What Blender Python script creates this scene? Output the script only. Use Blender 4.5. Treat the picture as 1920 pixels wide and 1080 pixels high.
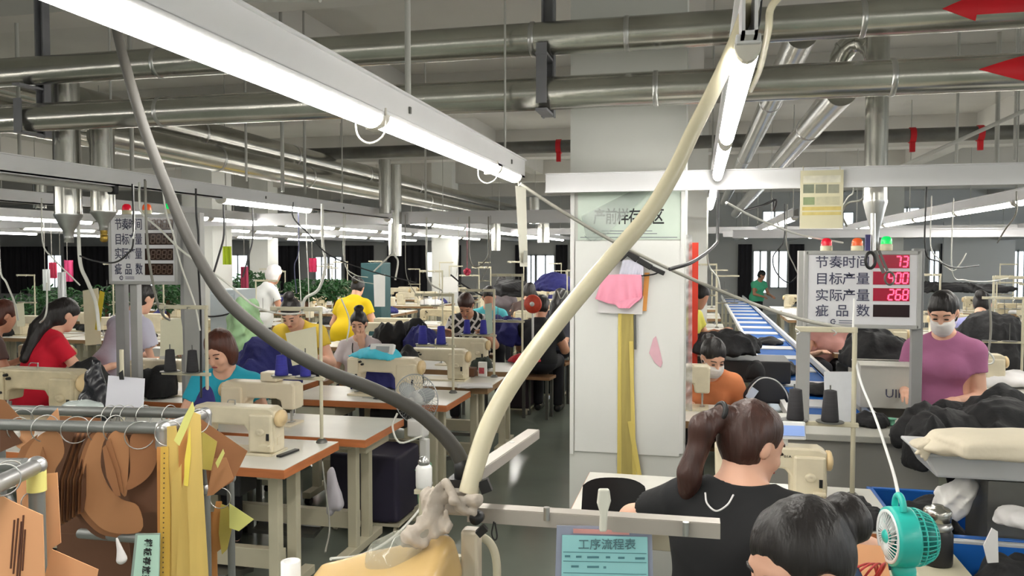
import bpy, math, random
import numpy as np
from mathutils import Vector, Matrix, Euler
random.seed(7)
rng = np.random.default_rng(11)
SC = bpy.context.scene
COL = SC.collection
for o in list(bpy.data.objects):
    bpy.data.objects.remove(o, do_unlink=True)
R = math.radians

# ------------------------------------------------------------------ camera
FPX = 1500.0
YAW = math.atan(350 / FPX)          # the aisle runs along +Y, the lens looks a little to its left
PITCH = math.atan(60 / FPX)
H = 1.75
cam_d = bpy.data.cameras.new('camera')
cam = bpy.data.objects.new('camera', cam_d)
COL.objects.link(cam)
cam.location = (0, 0, H)
cam.rotation_euler = (math.pi / 2 - PITCH, 0, YAW)
cam_d.sensor_width = 36
cam_d.lens = 36 * FPX / 1920
cam_d.clip_start = 0.05
cam_d.clip_end = 200
SC.camera = cam
CF = Vector((-math.sin(YAW) * math.cos(PITCH), math.cos(YAW) * math.cos(PITCH), -math.sin(PITCH)))
CR = Vector((math.cos(YAW), math.sin(YAW), 0))
CU = CR.cross(CF)
C0 = Vector((0, 0, H))

def ray(px, py):
    return CF + CR * ((px - 960) / FPX) + CU * ((540 - py) / FPX)
def at(px, py, d):
    return C0 + ray(px, py) * d
def atz(px, py, z):
    r = ray(px, py)
    return C0 + r * ((z - H) / r.z)
def aty(px, py, Y):
    r = ray(px, py)
    return C0 + r * (Y / r.y)
def atx(px, py, X):
    r = ray(px, py)
    return C0 + r * (X / r.x)

# ------------------------------------------------------------------ world and exposure
wd = bpy.data.worlds.new('world')
SC.world = wd
wd.use_nodes = True
wd.node_tree.nodes['Background'].inputs[0].default_value = (0.85, 0.93, 1.0, 1)
wd.node_tree.nodes['Background'].inputs[1].default_value = 0.5
SC.view_settings.view_transform = 'Standard'
SC.view_settings.look = 'None'
SC.view_settings.gamma = 1
SC.view_settings.exposure = 0.0
SC.view_settings.use_curve_mapping = False
LAMP_POWER = 42.0
WINDOW_POWER = 4.0

# ------------------------------------------------------------------ materials
def lin(c):
    return tuple(((v / 255) / 12.92 if v / 255 <= 0.04045 else ((v / 255 + 0.055) / 1.055) ** 2.4) for v in c)
MATS = {}
def mat(name, rgb, rough=0.6, metal=0.0, var=0.12, scale=6.0, bump=0.0, bscale=40.0, alpha=1.0, trans=0.0, emit=None, estr=0.0, spec=0.5, stretch=None):
    if name in MATS:
        return MATS[name]
    m = bpy.data.materials.new(name)
    m.use_nodes = True
    nt = m.node_tree
    b = nt.nodes['Principled BSDF']
    c = lin(rgb)
    tc = nt.nodes.new('ShaderNodeTexCoord')
    mp = nt.nodes.new('ShaderNodeMapping')
    nt.links.new(tc.outputs['Object'], mp.inputs[0])
    if stretch:
        mp.inputs['Scale'].default_value = stretch
    nz = nt.nodes.new('ShaderNodeTexNoise')
    nz.inputs['Scale'].default_value = scale
    nz.inputs['Detail'].default_value = 4
    nt.links.new(mp.outputs[0], nz.inputs['Vector'])
    rp = nt.nodes.new('ShaderNodeValToRGB')
    rp.color_ramp.elements[0].position = 0.3
    rp.color_ramp.elements[1].position = 0.7
    rp.color_ramp.elements[0].color = (c[0] * (1 - var), c[1] * (1 - var), c[2] * (1 - var), 1)
    rp.color_ramp.elements[1].color = (min(1, c[0] * (1 + var)), min(1, c[1] * (1 + var)), min(1, c[2] * (1 + var)), 1)
    nt.links.new(nz.outputs[0], rp.inputs[0])
    nt.links.new(rp.outputs[0], b.inputs['Base Color'])
    b.inputs['Roughness'].default_value = rough
    b.inputs['Metallic'].default_value = metal
    b.inputs['Specular IOR Level'].default_value = spec
    if bump:
        n2 = nt.nodes.new('ShaderNodeTexNoise')
        n2.inputs['Scale'].default_value = bscale
        n2.inputs['Detail'].default_value = 3
        nt.links.new(mp.outputs[0], n2.inputs['Vector'])
        bp = nt.nodes.new('ShaderNodeBump')
        bp.inputs['Strength'].default_value = bump
        bp.inputs['Distance'].default_value = 0.02
        nt.links.new(n2.outputs[0], bp.inputs['Height'])
        nt.links.new(bp.outputs[0], b.inputs['Normal'])
    if alpha < 1:
        b.inputs['Alpha'].default_value = alpha
    if trans:
        b.inputs['Transmission Weight'].default_value = trans
    if emit:
        b.inputs['Emission Color'].default_value = (*lin(emit), 1)
        b.inputs['Emission Strength'].default_value = estr
    MATS[name] = m
    return m

M_LAMP = mat('lamp_light', (255, 253, 248), 0.4, var=0, emit=(255, 251, 243), estr=LAMP_POWER)
M_WIN = mat('window_daylight', (240, 248, 255), 0.2, var=0, emit=(236, 246, 255), estr=WINDOW_POWER)
M_FLOOR = mat('floor_paint', (122, 130, 120), 0.17, var=0.12, scale=1.2, bump=0.015, bscale=2)
M_CEIL = mat('ceiling_paint', (190, 188, 182), 0.8, var=0.08, scale=0.8)
M_WALL = mat('wall_paint', (214, 214, 212), 0.8, var=0.06, scale=0.6)
M_PILLAR = mat('pillar_paint', (206, 207, 202), 0.7, var=0.05, scale=1.5)
M_WHITE = mat('white_enamel', (224, 224, 222), 0.4, var=0.06, scale=3)
M_GREYW = mat('grey_enamel', (168, 168, 162), 0.45, var=0.08, scale=3)
M_DUCT = mat('galvanised_steel', (186, 185, 178), 0.24, 0.95, var=0.14, scale=3, stretch=(1, 1, 1))
M_STEEL = mat('brushed_steel', (190, 190, 188), 0.28, 0.9, var=0.1, scale=8)
M_DKSTEEL = mat('dull_steel', (110, 110, 106), 0.45, 0.7, var=0.15, scale=6)
M_BRACKET = mat('grey_bracket', (118, 118, 122), 0.5, 0.2, var=0.1)
M_BLACK = mat('black_plastic', (24, 24, 26), 0.45, var=0.15)
M_RED = mat('red_paint', (196, 10, 28), 0.5, var=0.06)
M_BRASS = mat('brass', (176, 146, 70), 0.35, 0.9)

# ------------------------------------------------------------------ mesh builder
class MB:
    def __init__(s):
        s.v = []; s.f = []; s.sm = []
    def add(s, vs, fs, smooth=False):
        b = len(s.v)
        s.v += [tuple(v) for v in vs]
        s.f += [tuple(i + b for i in f) for f in fs]
        s.sm += [smooth] * len(fs)
        return s
    def box(s, c, size, rot=None):
        c = Vector(c); hx, hy, hz = size[0] / 2, size[1] / 2, size[2] / 2
        vs = [Vector((x, y, z)) for x in (-hx, hx) for y in (-hy, hy) for z in (-hz, hz)]
        if rot is not None:
            q = rot if isinstance(rot, Matrix) else Euler(rot).to_matrix()
            vs = [q @ v for v in vs]
        vs = [v + c for v in vs]
        return s.add(vs, [(0, 1, 3, 2), (4, 6, 7, 5), (0, 4, 5, 1), (2, 3, 7, 6), (0, 2, 6, 4), (1, 5, 7, 3)])
    def bar(s, a, b, w, h, up=(0, 0, 1)):
        a = Vector(a); b = Vector(b); d = b - a; L = d.length; d.normalize()
        u = Vector(up)
        if abs(u.dot(d)) > 0.98: u = Vector((1, 0, 0))
        sx = d.cross(u).normalized(); sz = sx.cross(d).normalized()
        m = Matrix((sx, d, sz)).transposed()
        return s.box((a + b) / 2, (w, L, h), m)
    def ring(s, pts, closed_profile=True):
        pass
    def sweep(s, pts, rads, seg=10, cap=True, smooth=True):
        pts = [Vector(p) for p in pts]; n = len(pts)
        if not hasattr(rads, '__len__'): rads = [rads] * n
        vs = []; fs = []
        prev = None
        for i, p in enumerate(pts):
            if i == 0: t = pts[1] - pts[0]
            elif i == n - 1: t = pts[-1] - pts[-2]
            else: t = (pts[i + 1] - pts[i]).normalized() + (pts[i] - pts[i - 1]).normalized()
            if t.length < 1e-9: t = Vector((0, 0, 1))
            t.normalize()
            if prev is None:
                u = t.orthogonal().normalized()
            else:
                u = prev - t * prev.dot(t)
                u = u.normalized() if u.length > 1e-6 else t.orthogonal().normalized()
            prev = u
            w = t.cross(u)
            for k in range(seg):
                a = 2 * math.pi * k / seg
                vs.append(p + (u * math.cos(a) + w * math.sin(a)) * rads[i])
        for i in range(n - 1):
            for k in range(seg):
                k2 = (k + 1) % seg
                fs.append((i * seg + k, i * seg + k2, (i + 1) * seg + k2, (i + 1) * seg + k))
        s.add(vs, fs, smooth)
        if cap:
            b = len(s.v)
            s.add(vs[:seg], [tuple(reversed(range(seg)))]); s.add(vs[-seg:], [tuple(range(seg))])
        return s
    def cyl(s, a, b, r, r2=None, seg=16, cap=True):
        return s.sweep([a, b], [r, r if r2 is None else r2], seg, cap)
    def tube(s, pts, r, seg=8, sub=5, cap=True):
        return s.sweep(spline(pts, sub), r, seg, cap)
    def lathe(s, prof, o=(0, 0, 0), axis=(0, 0, 1), seg=20, smooth=True):
        o = Vector(o); ax = Vector(axis).normalized(); u = ax.orthogonal().normalized(); w = ax.cross(u)
        vs = []; fs = []; n = len(prof)
        for r, z in prof:
            for k in range(seg):
                a = 2 * math.pi * k / seg
                vs.append(o + ax * z + (u * math.cos(a) + w * math.sin(a)) * max(r, 1e-5))
        for i in range(n - 1):
            for k in range(seg):
                k2 = (k + 1) % seg
                fs.append((i * seg + k, i * seg + k2, (i + 1) * seg + k2, (i + 1) * seg + k))
        return s.add(vs, fs, smooth)
    def prism(s, poly, o, ux, uy, un, th):
        """polygon in the plane (ux, uy) at o, thickness th along un"""
        o = Vector(o); ux = Vector(ux); uy = Vector(uy); un = Vector(un)
        a = [o + ux * x + uy * y for x, y in poly]
        b = [p + un * th for p in a]
        n = len(a)
        fs = [tuple(range(n)), tuple(reversed(range(n, 2 * n)))]
        fs += [(i, i + n, (i + 1) % n + n, (i + 1) % n) for i in range(n)]
        return s.add(a + b, fs)
    def slab(s, pix, d, th=0.003, slope=0.0, bow=0.0, vslope=0.0, soft=False):
        """traced outline standing at depth d (depth grows by slope per pixel to the right), real thickness"""
        if soft:
            q = [Vector((p[0], p[1], 0)) for p in pix]; n_ = len(q); o_ = []
            for i in range(n_):
                p0, p1, p2, p3 = q[i - 1], q[i], q[(i + 1) % n_], q[(i + 2) % n_]
                for k in range(4):
                    t = k / 4
                    o_.append(0.5 * ((2 * p1) + (p2 - p0) * t + (2 * p0 - 5 * p1 + 4 * p2 - p3) * t * t + (3 * p1 - p0 - 3 * p2 + p3) * t ** 3))
            pix = [(v.x, v.y) for v in o_]
        cx = sum(p[0] for p in pix) / len(pix); cy = sum(p[1] for p in pix) / len(pix)
        def dd(p): return d + slope * (p[0] - cx) + vslope * (p[1] - cy) + bow * (p[0] - cx) ** 2
        a = [at(p[0], p[1], dd(p)) for p in pix]
        b = [q + CF * th for q in a]
        n = len(a)
        fs = [tuple(range(n)), tuple(reversed(range(n, 2 * n)))]
        fs += [(i, i + n, (i + 1) % n + n, (i + 1) % n) for i in range(n)]
        return s.add(a + b, fs)
    def ball(s, c, r, seg=14, rings=9, rot=None):
        if not hasattr(r, '__len__'): r = (r, r, r)
        c = Vector(c); vs = []; fs = []
        q = None if rot is None else Euler(rot).to_matrix()
        for i in range(rings + 1):
            th = math.pi * i / rings
            for k in range(seg):
                a = 2 * math.pi * k / seg
                v = Vector((r[0] * math.sin(th) * math.cos(a), r[1] * math.sin(th) * math.sin(a), r[2] * math.cos(th)))
                vs.append(c + (q @ v if q else v))
        for i in range(rings):
            for k in range(seg):
                k2 = (k + 1) % seg
                fs.append((i * seg + k, (i + 1) * seg + k, (i + 1) * seg + k2, i * seg + k2))
        return s.add(vs, fs, True)
    def grid(s, fn, nu, nv, smooth=True):
        vs = [fn(i / nu, j / nv) for i in range(nu + 1) for j in range(nv + 1)]
        fs = [(i * (nv + 1) + j, (i + 1) * (nv + 1) + j, (i + 1) * (nv + 1) + j + 1, i * (nv + 1) + j + 1) for i in range(nu) for j in range(nv)]
        return s.add(vs, fs, smooth)

def spline(pts, sub=5):
    pts = [Vector(p) for p in pts]
    if len(pts) < 3: return pts
    P = [2 * pts[0] - pts[1]] + pts + [2 * pts[-1] - pts[-2]]
    out = []
    for i in range(1, len(P) - 2):
        p0, p1, p2, p3 = P[i - 1], P[i], P[i + 1], P[i + 2]
        for k in range(sub):
            t = k / sub
            out.append(0.5 * ((2 * p1) + (p2 - p0) * t + (2 * p0 - 5 * p1 + 4 * p2 - p3) * t * t + (3 * p1 - p0 - 3 * p2 + p3) * t ** 3))
    out.append(pts[-1])
    return out

def tag(o, label=None, cat=None, group=None, kind=None):
    if label: o['label'] = label
    if cat: o['category'] = cat
    if group: o['group'] = group
    if kind: o['kind'] = kind
    return o
def mesh_of(mb, name, m, bevel=0.0):
    me = bpy.data.meshes.new(name)
    me.from_pydata(mb.v, [], mb.f)
    me.polygons.foreach_set('use_smooth', mb.sm)
    me.materials.append(m)
    me.update()
    return me
def part(mb, name, m, parent=None, label=None, bevel=0.0, kind=None, sub=0):
    o = bpy.data.objects.new(name, mesh_of(mb, name, m))
    COL.objects.link(o)
    if parent is not None: o.parent = parent
    if label: o['label'] = label
    if kind: o['kind'] = kind
    if bevel:
        bv = o.modifiers.new('bevel', 'BEVEL'); bv.width = bevel; bv.segments = 2; bv.limit_method = 'ANGLE'; bv.angle_limit = R(40)
    if sub:
        sb = o.modifiers.new('sub', 'SUBSURF'); sb.levels = sub; sb.render_levels = sub
    return o
def centre(mb):
    xs = [v[0] for v in mb.v]; ys = [v[1] for v in mb.v]; zs = [v[2] for v in mb.v]
    c = Vector(((min(xs) + max(xs)) / 2, (min(ys) + max(ys)) / 2, min(zs)))
    mb.v = [(v[0] - c.x, v[1] - c.y, v[2] - c.z) for v in mb.v]
    return c
def solo(mb, name, m, label, cat, group=None, bevel=0.0, kind=None):
    """a thing of one mesh, its origin moved to its own base"""
    c = centre(mb)
    o = part(mb, name, m, None, None, bevel)
    o.location = c
    return tag(o, label, cat, group, kind)
def thing(name, label, cat, loc=(0, 0, 0), rz=0.0, group=None):
    o = bpy.data.objects.new(name, None)
    COL.objects.link(o)
    o.empty_display_size = 0.1
    o.location = loc; o.rotation_euler = (0, 0, rz)
    return tag(o, label, cat, group)
def dup(root, loc=None, rz=None, label=None, group=None, scale=None, mats=None):
    r = root.copy(); COL.objects.link(r)
    if loc is not None: r.location = loc
    if rz is not None: r.rotation_euler = (0, 0, rz)
    if label: r['label'] = label
    if group: r['group'] = group
    if scale: r.scale = (scale,) * 3 if not hasattr(scale, '__len__') else scale
    for ch in list(root.children):
        c = ch.copy(); COL.objects.link(c); c.parent = r
        for g in list(ch.children):
            q = g.copy(); COL.objects.link(q); q.parent = c
    return r
def struct(mb, name, m):
    o = part(mb, name, m); o['kind'] = 'structure'; return o
def world_to(root, pts):
    """world points to a thing's own frame (unscaled thing)"""
    m = (Matrix.Translation(root.location) @ root.rotation_euler.to_matrix().to_4x4()).inverted()
    return [m @ Vector(p) for p in pts]
def localize(mb, root):
    m = (Matrix.Translation(root.location) @ root.rotation_euler.to_matrix().to_4x4()).inverted()
    mb.v = [tuple(m @ Vector(v)) for v in mb.v]
    return mb
def wpart(mb, name, m, root, label=None, bevel=0.0):
    """a part whose mesh was drawn in world coordinates"""
    return part(localize(mb, root), name, m, root, label, bevel)

def text_mesh(txt, size, align='CENTER', extrude=0.0008, bold=0.0):
    cu = bpy.data.curves.new('lettering', 'FONT')
    cu.body = txt; cu.size = size; cu.align_x = align; cu.align_y = 'CENTER'; cu.extrude = extrude; cu.offset = bold
    cu.resolution_u = 2
    ob = bpy.data.objects.new('lettering', cu)
    COL.objects.link(ob)
    dg = bpy.context.evaluated_depsgraph_get()
    me = bpy.data.meshes.new_from_object(ob.evaluated_get(dg))
    vs = [v.co.copy() for v in me.vertices]; fs = [tuple(p.vertices) for p in me.polygons]
    bpy.data.objects.remove(ob, do_unlink=True); bpy.data.curves.remove(cu); bpy.data.meshes.remove(me)
    return vs, fs
def put_text(mb, txt, size, o, ux, uy, un, sx=1.0, **kw):
    vs, fs = text_mesh(txt, size, **kw)
    o = Vector(o); ux = Vector(ux); uy = Vector(uy); un = Vector(un)
    mb.add([o + ux * (v.x * sx) + uy * v.y + un * v.z for v in vs], fs)
    return mb
# ================================================================== the room
X0, X1, Y0, Y1, ZC = -27.0, 11.0, -9.0, 25.0, 3.75
struct(MB().box(((X0 + X1) / 2, (Y0 + Y1) / 2, -0.05), (X1 - X0, Y1 - Y0, 0.1)), 'floor', M_FLOOR)
struct(MB().box(((X0 + X1) / 2, (Y0 + Y1) / 2, ZC + 0.05), (X1 - X0, Y1 - Y0, 0.1)), 'ceiling', M_CEIL)
struct(MB().box((X0 - 0.1, (Y0 + Y1) / 2, ZC / 2), (0.2, Y1 - Y0, ZC)), 'wall_left', M_WALL)
struct(MB().box((X1 + 0.1, (Y0 + Y1) / 2, ZC / 2), (0.2, Y1 - Y0, ZC)), 'wall_right', M_WALL)
struct(MB().box(((X0 + X1) / 2, Y1 + 0.1, ZC / 2), (X1 - X0 + 0.4, 0.2, ZC)), 'wall_far', M_WALL)
struct(MB().box(((X0 + X1) / 2, Y0 - 0.1, ZC / 2), (X1 - X0 + 0.4, 0.2, ZC)), 'wall_near', M_WALL)
# concrete beams under the slab
for y in (1.2, 4.55, 8.6, 12.6, 16.6, 20.6):
    w = 0.32
    struct(MB().box(((X0 + X1) / 2, y, ZC - 0.22), (X1 - X0, w, 0.44)), 'ceiling_beam', M_CEIL)
for x in (-11.5, -7.4, -3.3, -0.1, 3.9, 8.0):
    struct(MB().box((x, (Y0 + Y1) / 2, ZC - 0.15), (0.26, Y1 - Y0, 0.3)), 'ceiling_beam', M_CEIL)
# pillars
PY = 4.23
pa = aty(1069, 480, PY); pb = aty(1285, 480, PY)
PXA, PXB = pa.x, pb.x
PW = PXB - PXA
pil = MB().box(((PXA + PXB) / 2, PY + PW / 2, ZC / 2), (PW, PW, ZC))
struct(pil, 'pillar', M_PILLAR)
for (x, y) in ((-6.46, 9.6), (-5.3, 16.4), (-0.1, 12.4), (-0.1, 20.4), (4.4, 20.4), (-9.6, 16.4)):
    struct(MB().box((x, y, ZC / 2), (0.45, 0.45, ZC)), 'pillar', M_PILLAR)
# windows of the far wall, bright daylight
M_FRAME = mat('window_frame_paint', (210, 214, 214), 0.4)
wn = 0
WINS = []
for (pxa, pxb, ya, yb) in ((428, 466, 478, 530), (592, 616, 481, 526), (618, 642, 481, 526), (801, 826, 472, 520), (988, 1004, 478, 535), (1006, 1040, 478, 535),
                           (1412, 1438, 470, 550), (1444, 1476, 470, 540), (1742, 1760, 470, 545), (1896, 1918, 470, 560),
                           (90, 118, 478, 540), (258, 290, 478, 540),
                           (562, 604, 425, 441), (985, 1052, 430, 450), (1430, 1474, 396, 446), (1676, 1724, 390, 412), (1560, 1600, 398, 440)):
    a = aty(pxa, ya, Y1 - 0.02); b = aty(pxb, yb, Y1 - 0.02)
    wn += 1
    cx, cz = (a.x + b.x) / 2, (a.z + b.z) / 2; w, h = b.x - a.x, a.z - b.z
    f = MB()
    for sx in (-1, 0, 1): f.box((cx + sx * w / 2, Y1 - 0.03, cz), (0.05, 0.07, h + 0.05))
    for sz in (-1, 1): f.box((cx, Y1 - 0.03, cz + sz * h / 2), (w, 0.07, 0.05))
    o = struct(f, 'window_%d' % wn, M_FRAME)
    part(MB().box((cx, Y1 - 0.015, cz), (w, 0.02, h)), 'pane', M_WIN, o)
# windows on the left and right walls (daylight from the sides)
for i, y in enumerate((5.0, 9.0, 13.0, 17.0, 21.0, -2.0, -6.0)):
    for X, s in ((X0, 1), (X1, -1)):
        if X < 0 and y > 4: continue
        wn += 1
        f = MB()
        for sy in (-1, 0, 1): f.box((X + s * 0.03, y + sy * 0.9, 1.9), (0.07, 0.05, 1.85))
        for sz in (-1, 1): f.box((X + s * 0.03, y, 1.9 + sz * 0.9), (0.07, 1.8, 0.05))
        o = struct(f, 'window_%d' % wn, M_FRAME)
        part(MB().box((X + s * 0.015, y, 1.9), (0.02, 1.8, 1.8)), 'pane', M_WIN, o)
# ================================================================== trays, lamps, ducts
ZT0, ZT1, ZL = H + 0.394, H + 0.482, H + 0.36
M_TRAY = mat('tray_white_enamel', (222, 222, 224), 0.45, var=0.05, scale=2)
M_LCAP = mat('lamp_cap_plastic', (208, 204, 194), 0.5)
def tray(x, ya, yb, label, w=0.06):
    t = thing('light_tray', label, 'cable tray', (x, ya, ZT0), 0, 'white overhead cable trays')
    L = yb - ya
    mb = MB()
    mb.box((0, L / 2, 0.004), (w, L, 0.008))
    for s in (-1, 1):
        mb.box((s * (w / 2 - 0.003), L / 2, 0.044), (0.006, L, 0.088))
        mb.box((s * (w / 2 + 0.003), L / 2, 0.086), (0.014, L, 0.006))
    part(mb, 'channel', M_TRAY, t)
    if L < 6 or x == -3.2:
        for k in range(5):
            part(MB().box((w / 2 + 0.002, 0.8 + 1.35 * k, 0.045), (0.006, 0.012, 0.02)), 'rivet', M_DKSTEEL, t)
    n = max(1, int(L / 2.7))
    for i in range(n + 1):
        yy = 0.3 + i * (L - 0.6) / n
        part(MB().cyl((0, yy, 0.06), (0, yy, ZC - ZT0 - 0.02), 0.006, seg=6), 'hanger_rod', M_GREYW, t)
    return t
def lamp_proto():
    t = thing('fluorescent_lamp', 'proto', 'lamp', (0, 0, 0), 0, 'lit fluorescent lamps')
    L = 1.2
    part(MB().box((0, 0, 0.026), (0.066, L, 0.018)), 'batten', M_TRAY, t, bevel=0.003)
    mb = MB(); pr = []
    for k in range(9):
        a = math.pi * k / 8
        pr.append((0.034 * math.cos(a), 0.020 - 0.032 * math.sin(a)))
    mb.prism(pr, (0, -L / 2 + 0.02, 0), (1, 0, 0), (0, 0, 1), (0, 1, 0), L - 0.04)
    part(mb, 'tube', M_LAMP, t)
    for s in (-1, 1):
        part(MB().prism([(0.036 * math.cos(math.pi * k / 8), 0.022 - 0.035 * math.sin(math.pi * k / 8)) for k in range(9)], (0, s * (L / 2 - 0.022) - 0.011, 0), (1, 0, 0), (0, 0, 1), (0, 1, 0), 0.026), 'end_cap', M_LCAP, t)
    return t
LP = lamp_proto()
LP_USED = [False]
def lamp(x, y, z, label, rz=0.0, L=1.0, group='lit fluorescent lamps'):
    if not LP_USED[0]:
        LP_USED[0] = True
        o = LP; o.location = (x, y, z); o.rotation_euler = (0, 0, rz); o['label'] = label; o['group'] = group
    else:
        o = dup(LP, (x, y, z), rz, label, group)
    if L != 1.0: o.scale = (1, L, 1)
    return o
XN = -0.885
tray(XN, -1.2, 3.95, 'wide white overhead tray sloping across the upper left to the pillar', 0.06)
lamp(XN, 1.43, ZL + 0.006, 'longest glaring fluorescent lamp under the near white tray, nearest the viewer', L=1.15)
lamp(XN, 2.78, ZL + 0.012, 'glaring fluorescent lamp under the near tray, between its two clear end clips')
lamp(XN, 3.62, ZL + 0.012, 'short lit lamp at the pillar end of the near white tray', L=0.4)
lamp(XN, 0.1, ZL + 0.012, 'fluorescent lamp under the near tray straight over the viewer', L=1.0)
# clear end clips on the near lamps
for yy in (2.13, 3.40):
    mb = MB().box((XN - 0.012, yy, ZL + 0.03), (0.03, 0.05, 0.07))
    mb.tube([(XN + 0.035, yy - 0.03, ZL + 0.05), (XN + 0.03, yy - 0.03, ZL - 0.02), (XN - 0.012, yy - 0.03, ZL - 0.045), (XN - 0.05, yy - 0.03, ZL - 0.02), (XN - 0.055, yy - 0.03, ZL + 0.05)], 0.003, 6)
    solo(mb, 'lamp_clip', M_LCAP, 'beige lamp holder clip nearer the viewer on the near tray' if yy < 3 else 'beige lamp holder clip on the near tray closer to the pillar', 'lamp clip', 'lamp holder clips')
XM = 0.085
tray(XM, 1.50, 5.9, 'narrow tray with lamps running straight away at right of the pillar', 0.028)
for i, (yy, lb) in enumerate(((2.14, 'bright lamp seen end on at upper right, nearest the pale hose'), (3.42, 'second lit lamp in the end-on line right of the pillar'), (4.68, 'third lit lamp in the end-on line right of the pillar'), (5.9, 'last small lit lamp of the end-on line right of the pillar'))):
    lamp(XM, yy, ZL + 0.012, lb).scale = (0.68, 1, 1)
tray(-3.2, 0.6, 22.0, 'white overhead tray crossing the left edge above the left score board')
tray(-4.9, 4.5, 22.0, 'far left overhead tray beyond the twin nozzle ducts')
tray(-6.8, 5.0, 22.0, 'third overhead tray from the left aisle')
tray(-9.0, 6.0, 22.0, 'fourth overhead tray towards the left wall')
tray(-11.2, 7.0, 22.0, 'outermost overhead tray by the left wall')
tray(-1.35, 8.5, 22.0, 'long distant tray above the aisle left of the pillar')
tray(2.25, 3.2, 22.0, 'white overhead tray at the right edge above the purple shirt')
tray(4.7, 3.6, 22.0, 'lower looking overhead tray at the far right')
tray(7.2, 5.0, 22.0, 'overhead tray by the right wall')
tray(0.95, 8.5, 22.0, 'distant tray over the blue bin line')
lamp(-3.2, 5.55, ZL + 0.012, 'lit lamp directly above and right of the left score board', L=1.1)
for (x, ys, lb) in ((-3.2, (8.6, 10.0, 11.4, 12.8, 14.2, 15.6, 17.0, 18.4), 'lit lamp in the distant row behind the left score board'),
                    (-4.9, (6.6, 8.0, 9.5, 11.0, 12.5, 14, 15.5, 17), 'lit lamp in the row over the far left plants'),
                    (-6.8, (7.2, 9, 10.5, 12, 13.5, 15, 16.5, 18), 'lit lamp in the row second from the left plants'),
                    (-9.0, (8, 9.8, 11.5, 13, 15, 17), 'lit lamp in the row near the left wall'),
                    (-11.2, (9, 11, 13, 15), 'lit lamp in the outermost left row'),
                    (-1.35, (9.4, 10.8, 12.2, 13.6, 15.0, 16.4, 17.8, 19.2), 'lit lamp in the distant row just left of the pillar'),
                    (0.95, (9.3, 10.8, 12.3, 13.8, 15.3, 16.8), 'lit lamp in the distant row over the blue bins'),
                    (2.25, (4.4, 5.8, 7.2, 8.6, 10, 11.5, 13, 15, 17), 'lit lamp in the row above the right score board'),
                    (4.7, (5.6, 7.2, 8.8, 10.4, 12, 14, 16), 'lit lamp in the far right row'),
                    (7.2, (7.2, 9, 11, 13, 15), 'lit lamp in the row by the right wall')):
    for y in ys:
        lamp(x, y, ZL + 0.012, lb, group=lb.replace('lit lamp', 'lit lamps'))
# unseen lamps continuing the rows behind the viewer, added for more front light
for (x, y) in [(x_, y_) for x_ in (-6.4, -3.2, -0.9, 2.25, 4.7) for y_ in (-3.2, -4.7, -6.2, -7.7)] + [(0.085, -1.0), (2.25, 1.8), (2.25, 0.3), (-3.2, 1.6), (-3.2, 0.0), (2.25, -1.4), (-3.2, -1.6), (-0.9, -1.4), (4.7, 2.0), (4.7, 0.2)]:
    lamp(x, y, ZL + 0.012, 'unseen lit lamp added past the left edge to brighten the left score board', group='unseen lamps added for more light')
for y in (3.0, 1.5, 0.0):  # unseen lamps added past the left edge to brighten the left score board
    lamp(-4.9, y, ZL + 0.012, 'unseen lit lamp added past the left edge to brighten the left score board', group='unseen lamps added for more light')
t = thing('unlit_lamp', 'unlit grey lamp with a black end cap under the tray at the left edge', 'lamp', (-3.2, 3.2, ZL + 0.01))
part(MB().box((0, 0, 0.027), (0.05, 1.36, 0.016)), 'batten', M_TRAY, t, bevel=0.003)
part(MB().cyl((0, -0.66, 0.0), (0, 0.66, 0.0), 0.015, seg=14), 'tube', M_GREYW, t)
for s_ in (-1, 1): part(MB().box((0, s_ * 0.675, 0.004), (0.05, 0.04, 0.058)), 'end_cap', M_BLACK, t, 'black end cap', bevel=0.008)
# cross beams
def xbeam(y, xa, xb, label, zc=H + 0.372, h=0.092, w=0.06):
    mb = MB().box(((xa + xb) / 2, y, zc), (xb - xa, w, h))
    mb.box(((xa + xb) / 2, y - w / 2 - 0.004, zc + h / 2), (xb - xa, 0.02, 0.006))
    mb.box(((xa + xb) / 2, y - w / 2 - 0.004, zc - h / 2), (xb - xa, 0.02, 0.006))
    return solo(mb, 'cross_tray', M_TRAY, label, 'cable tray', 'white overhead cable trays')
xbeam(4.08, PXA - 0.1, 4.6, 'white cross tray passing in front of the pillar towards the right edge')
xbeam(8.2, -11, -0.2, 'white cross tray spanning the hall left of the pillar', H + 0.41, 0.13)
xbeam(13.5, -11, 7.5, 'farthest white cross tray across the hall', H + 0.42, 0.1)
xbeam(7.6, 0.3, 7.0, 'white cross tray behind the right score board', H + 0.2, 0.07)
xbeam(10.6, 0.3, 8.0, 'thin white cross tray over the far right workers', H + 0.28, 0.07)

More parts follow.
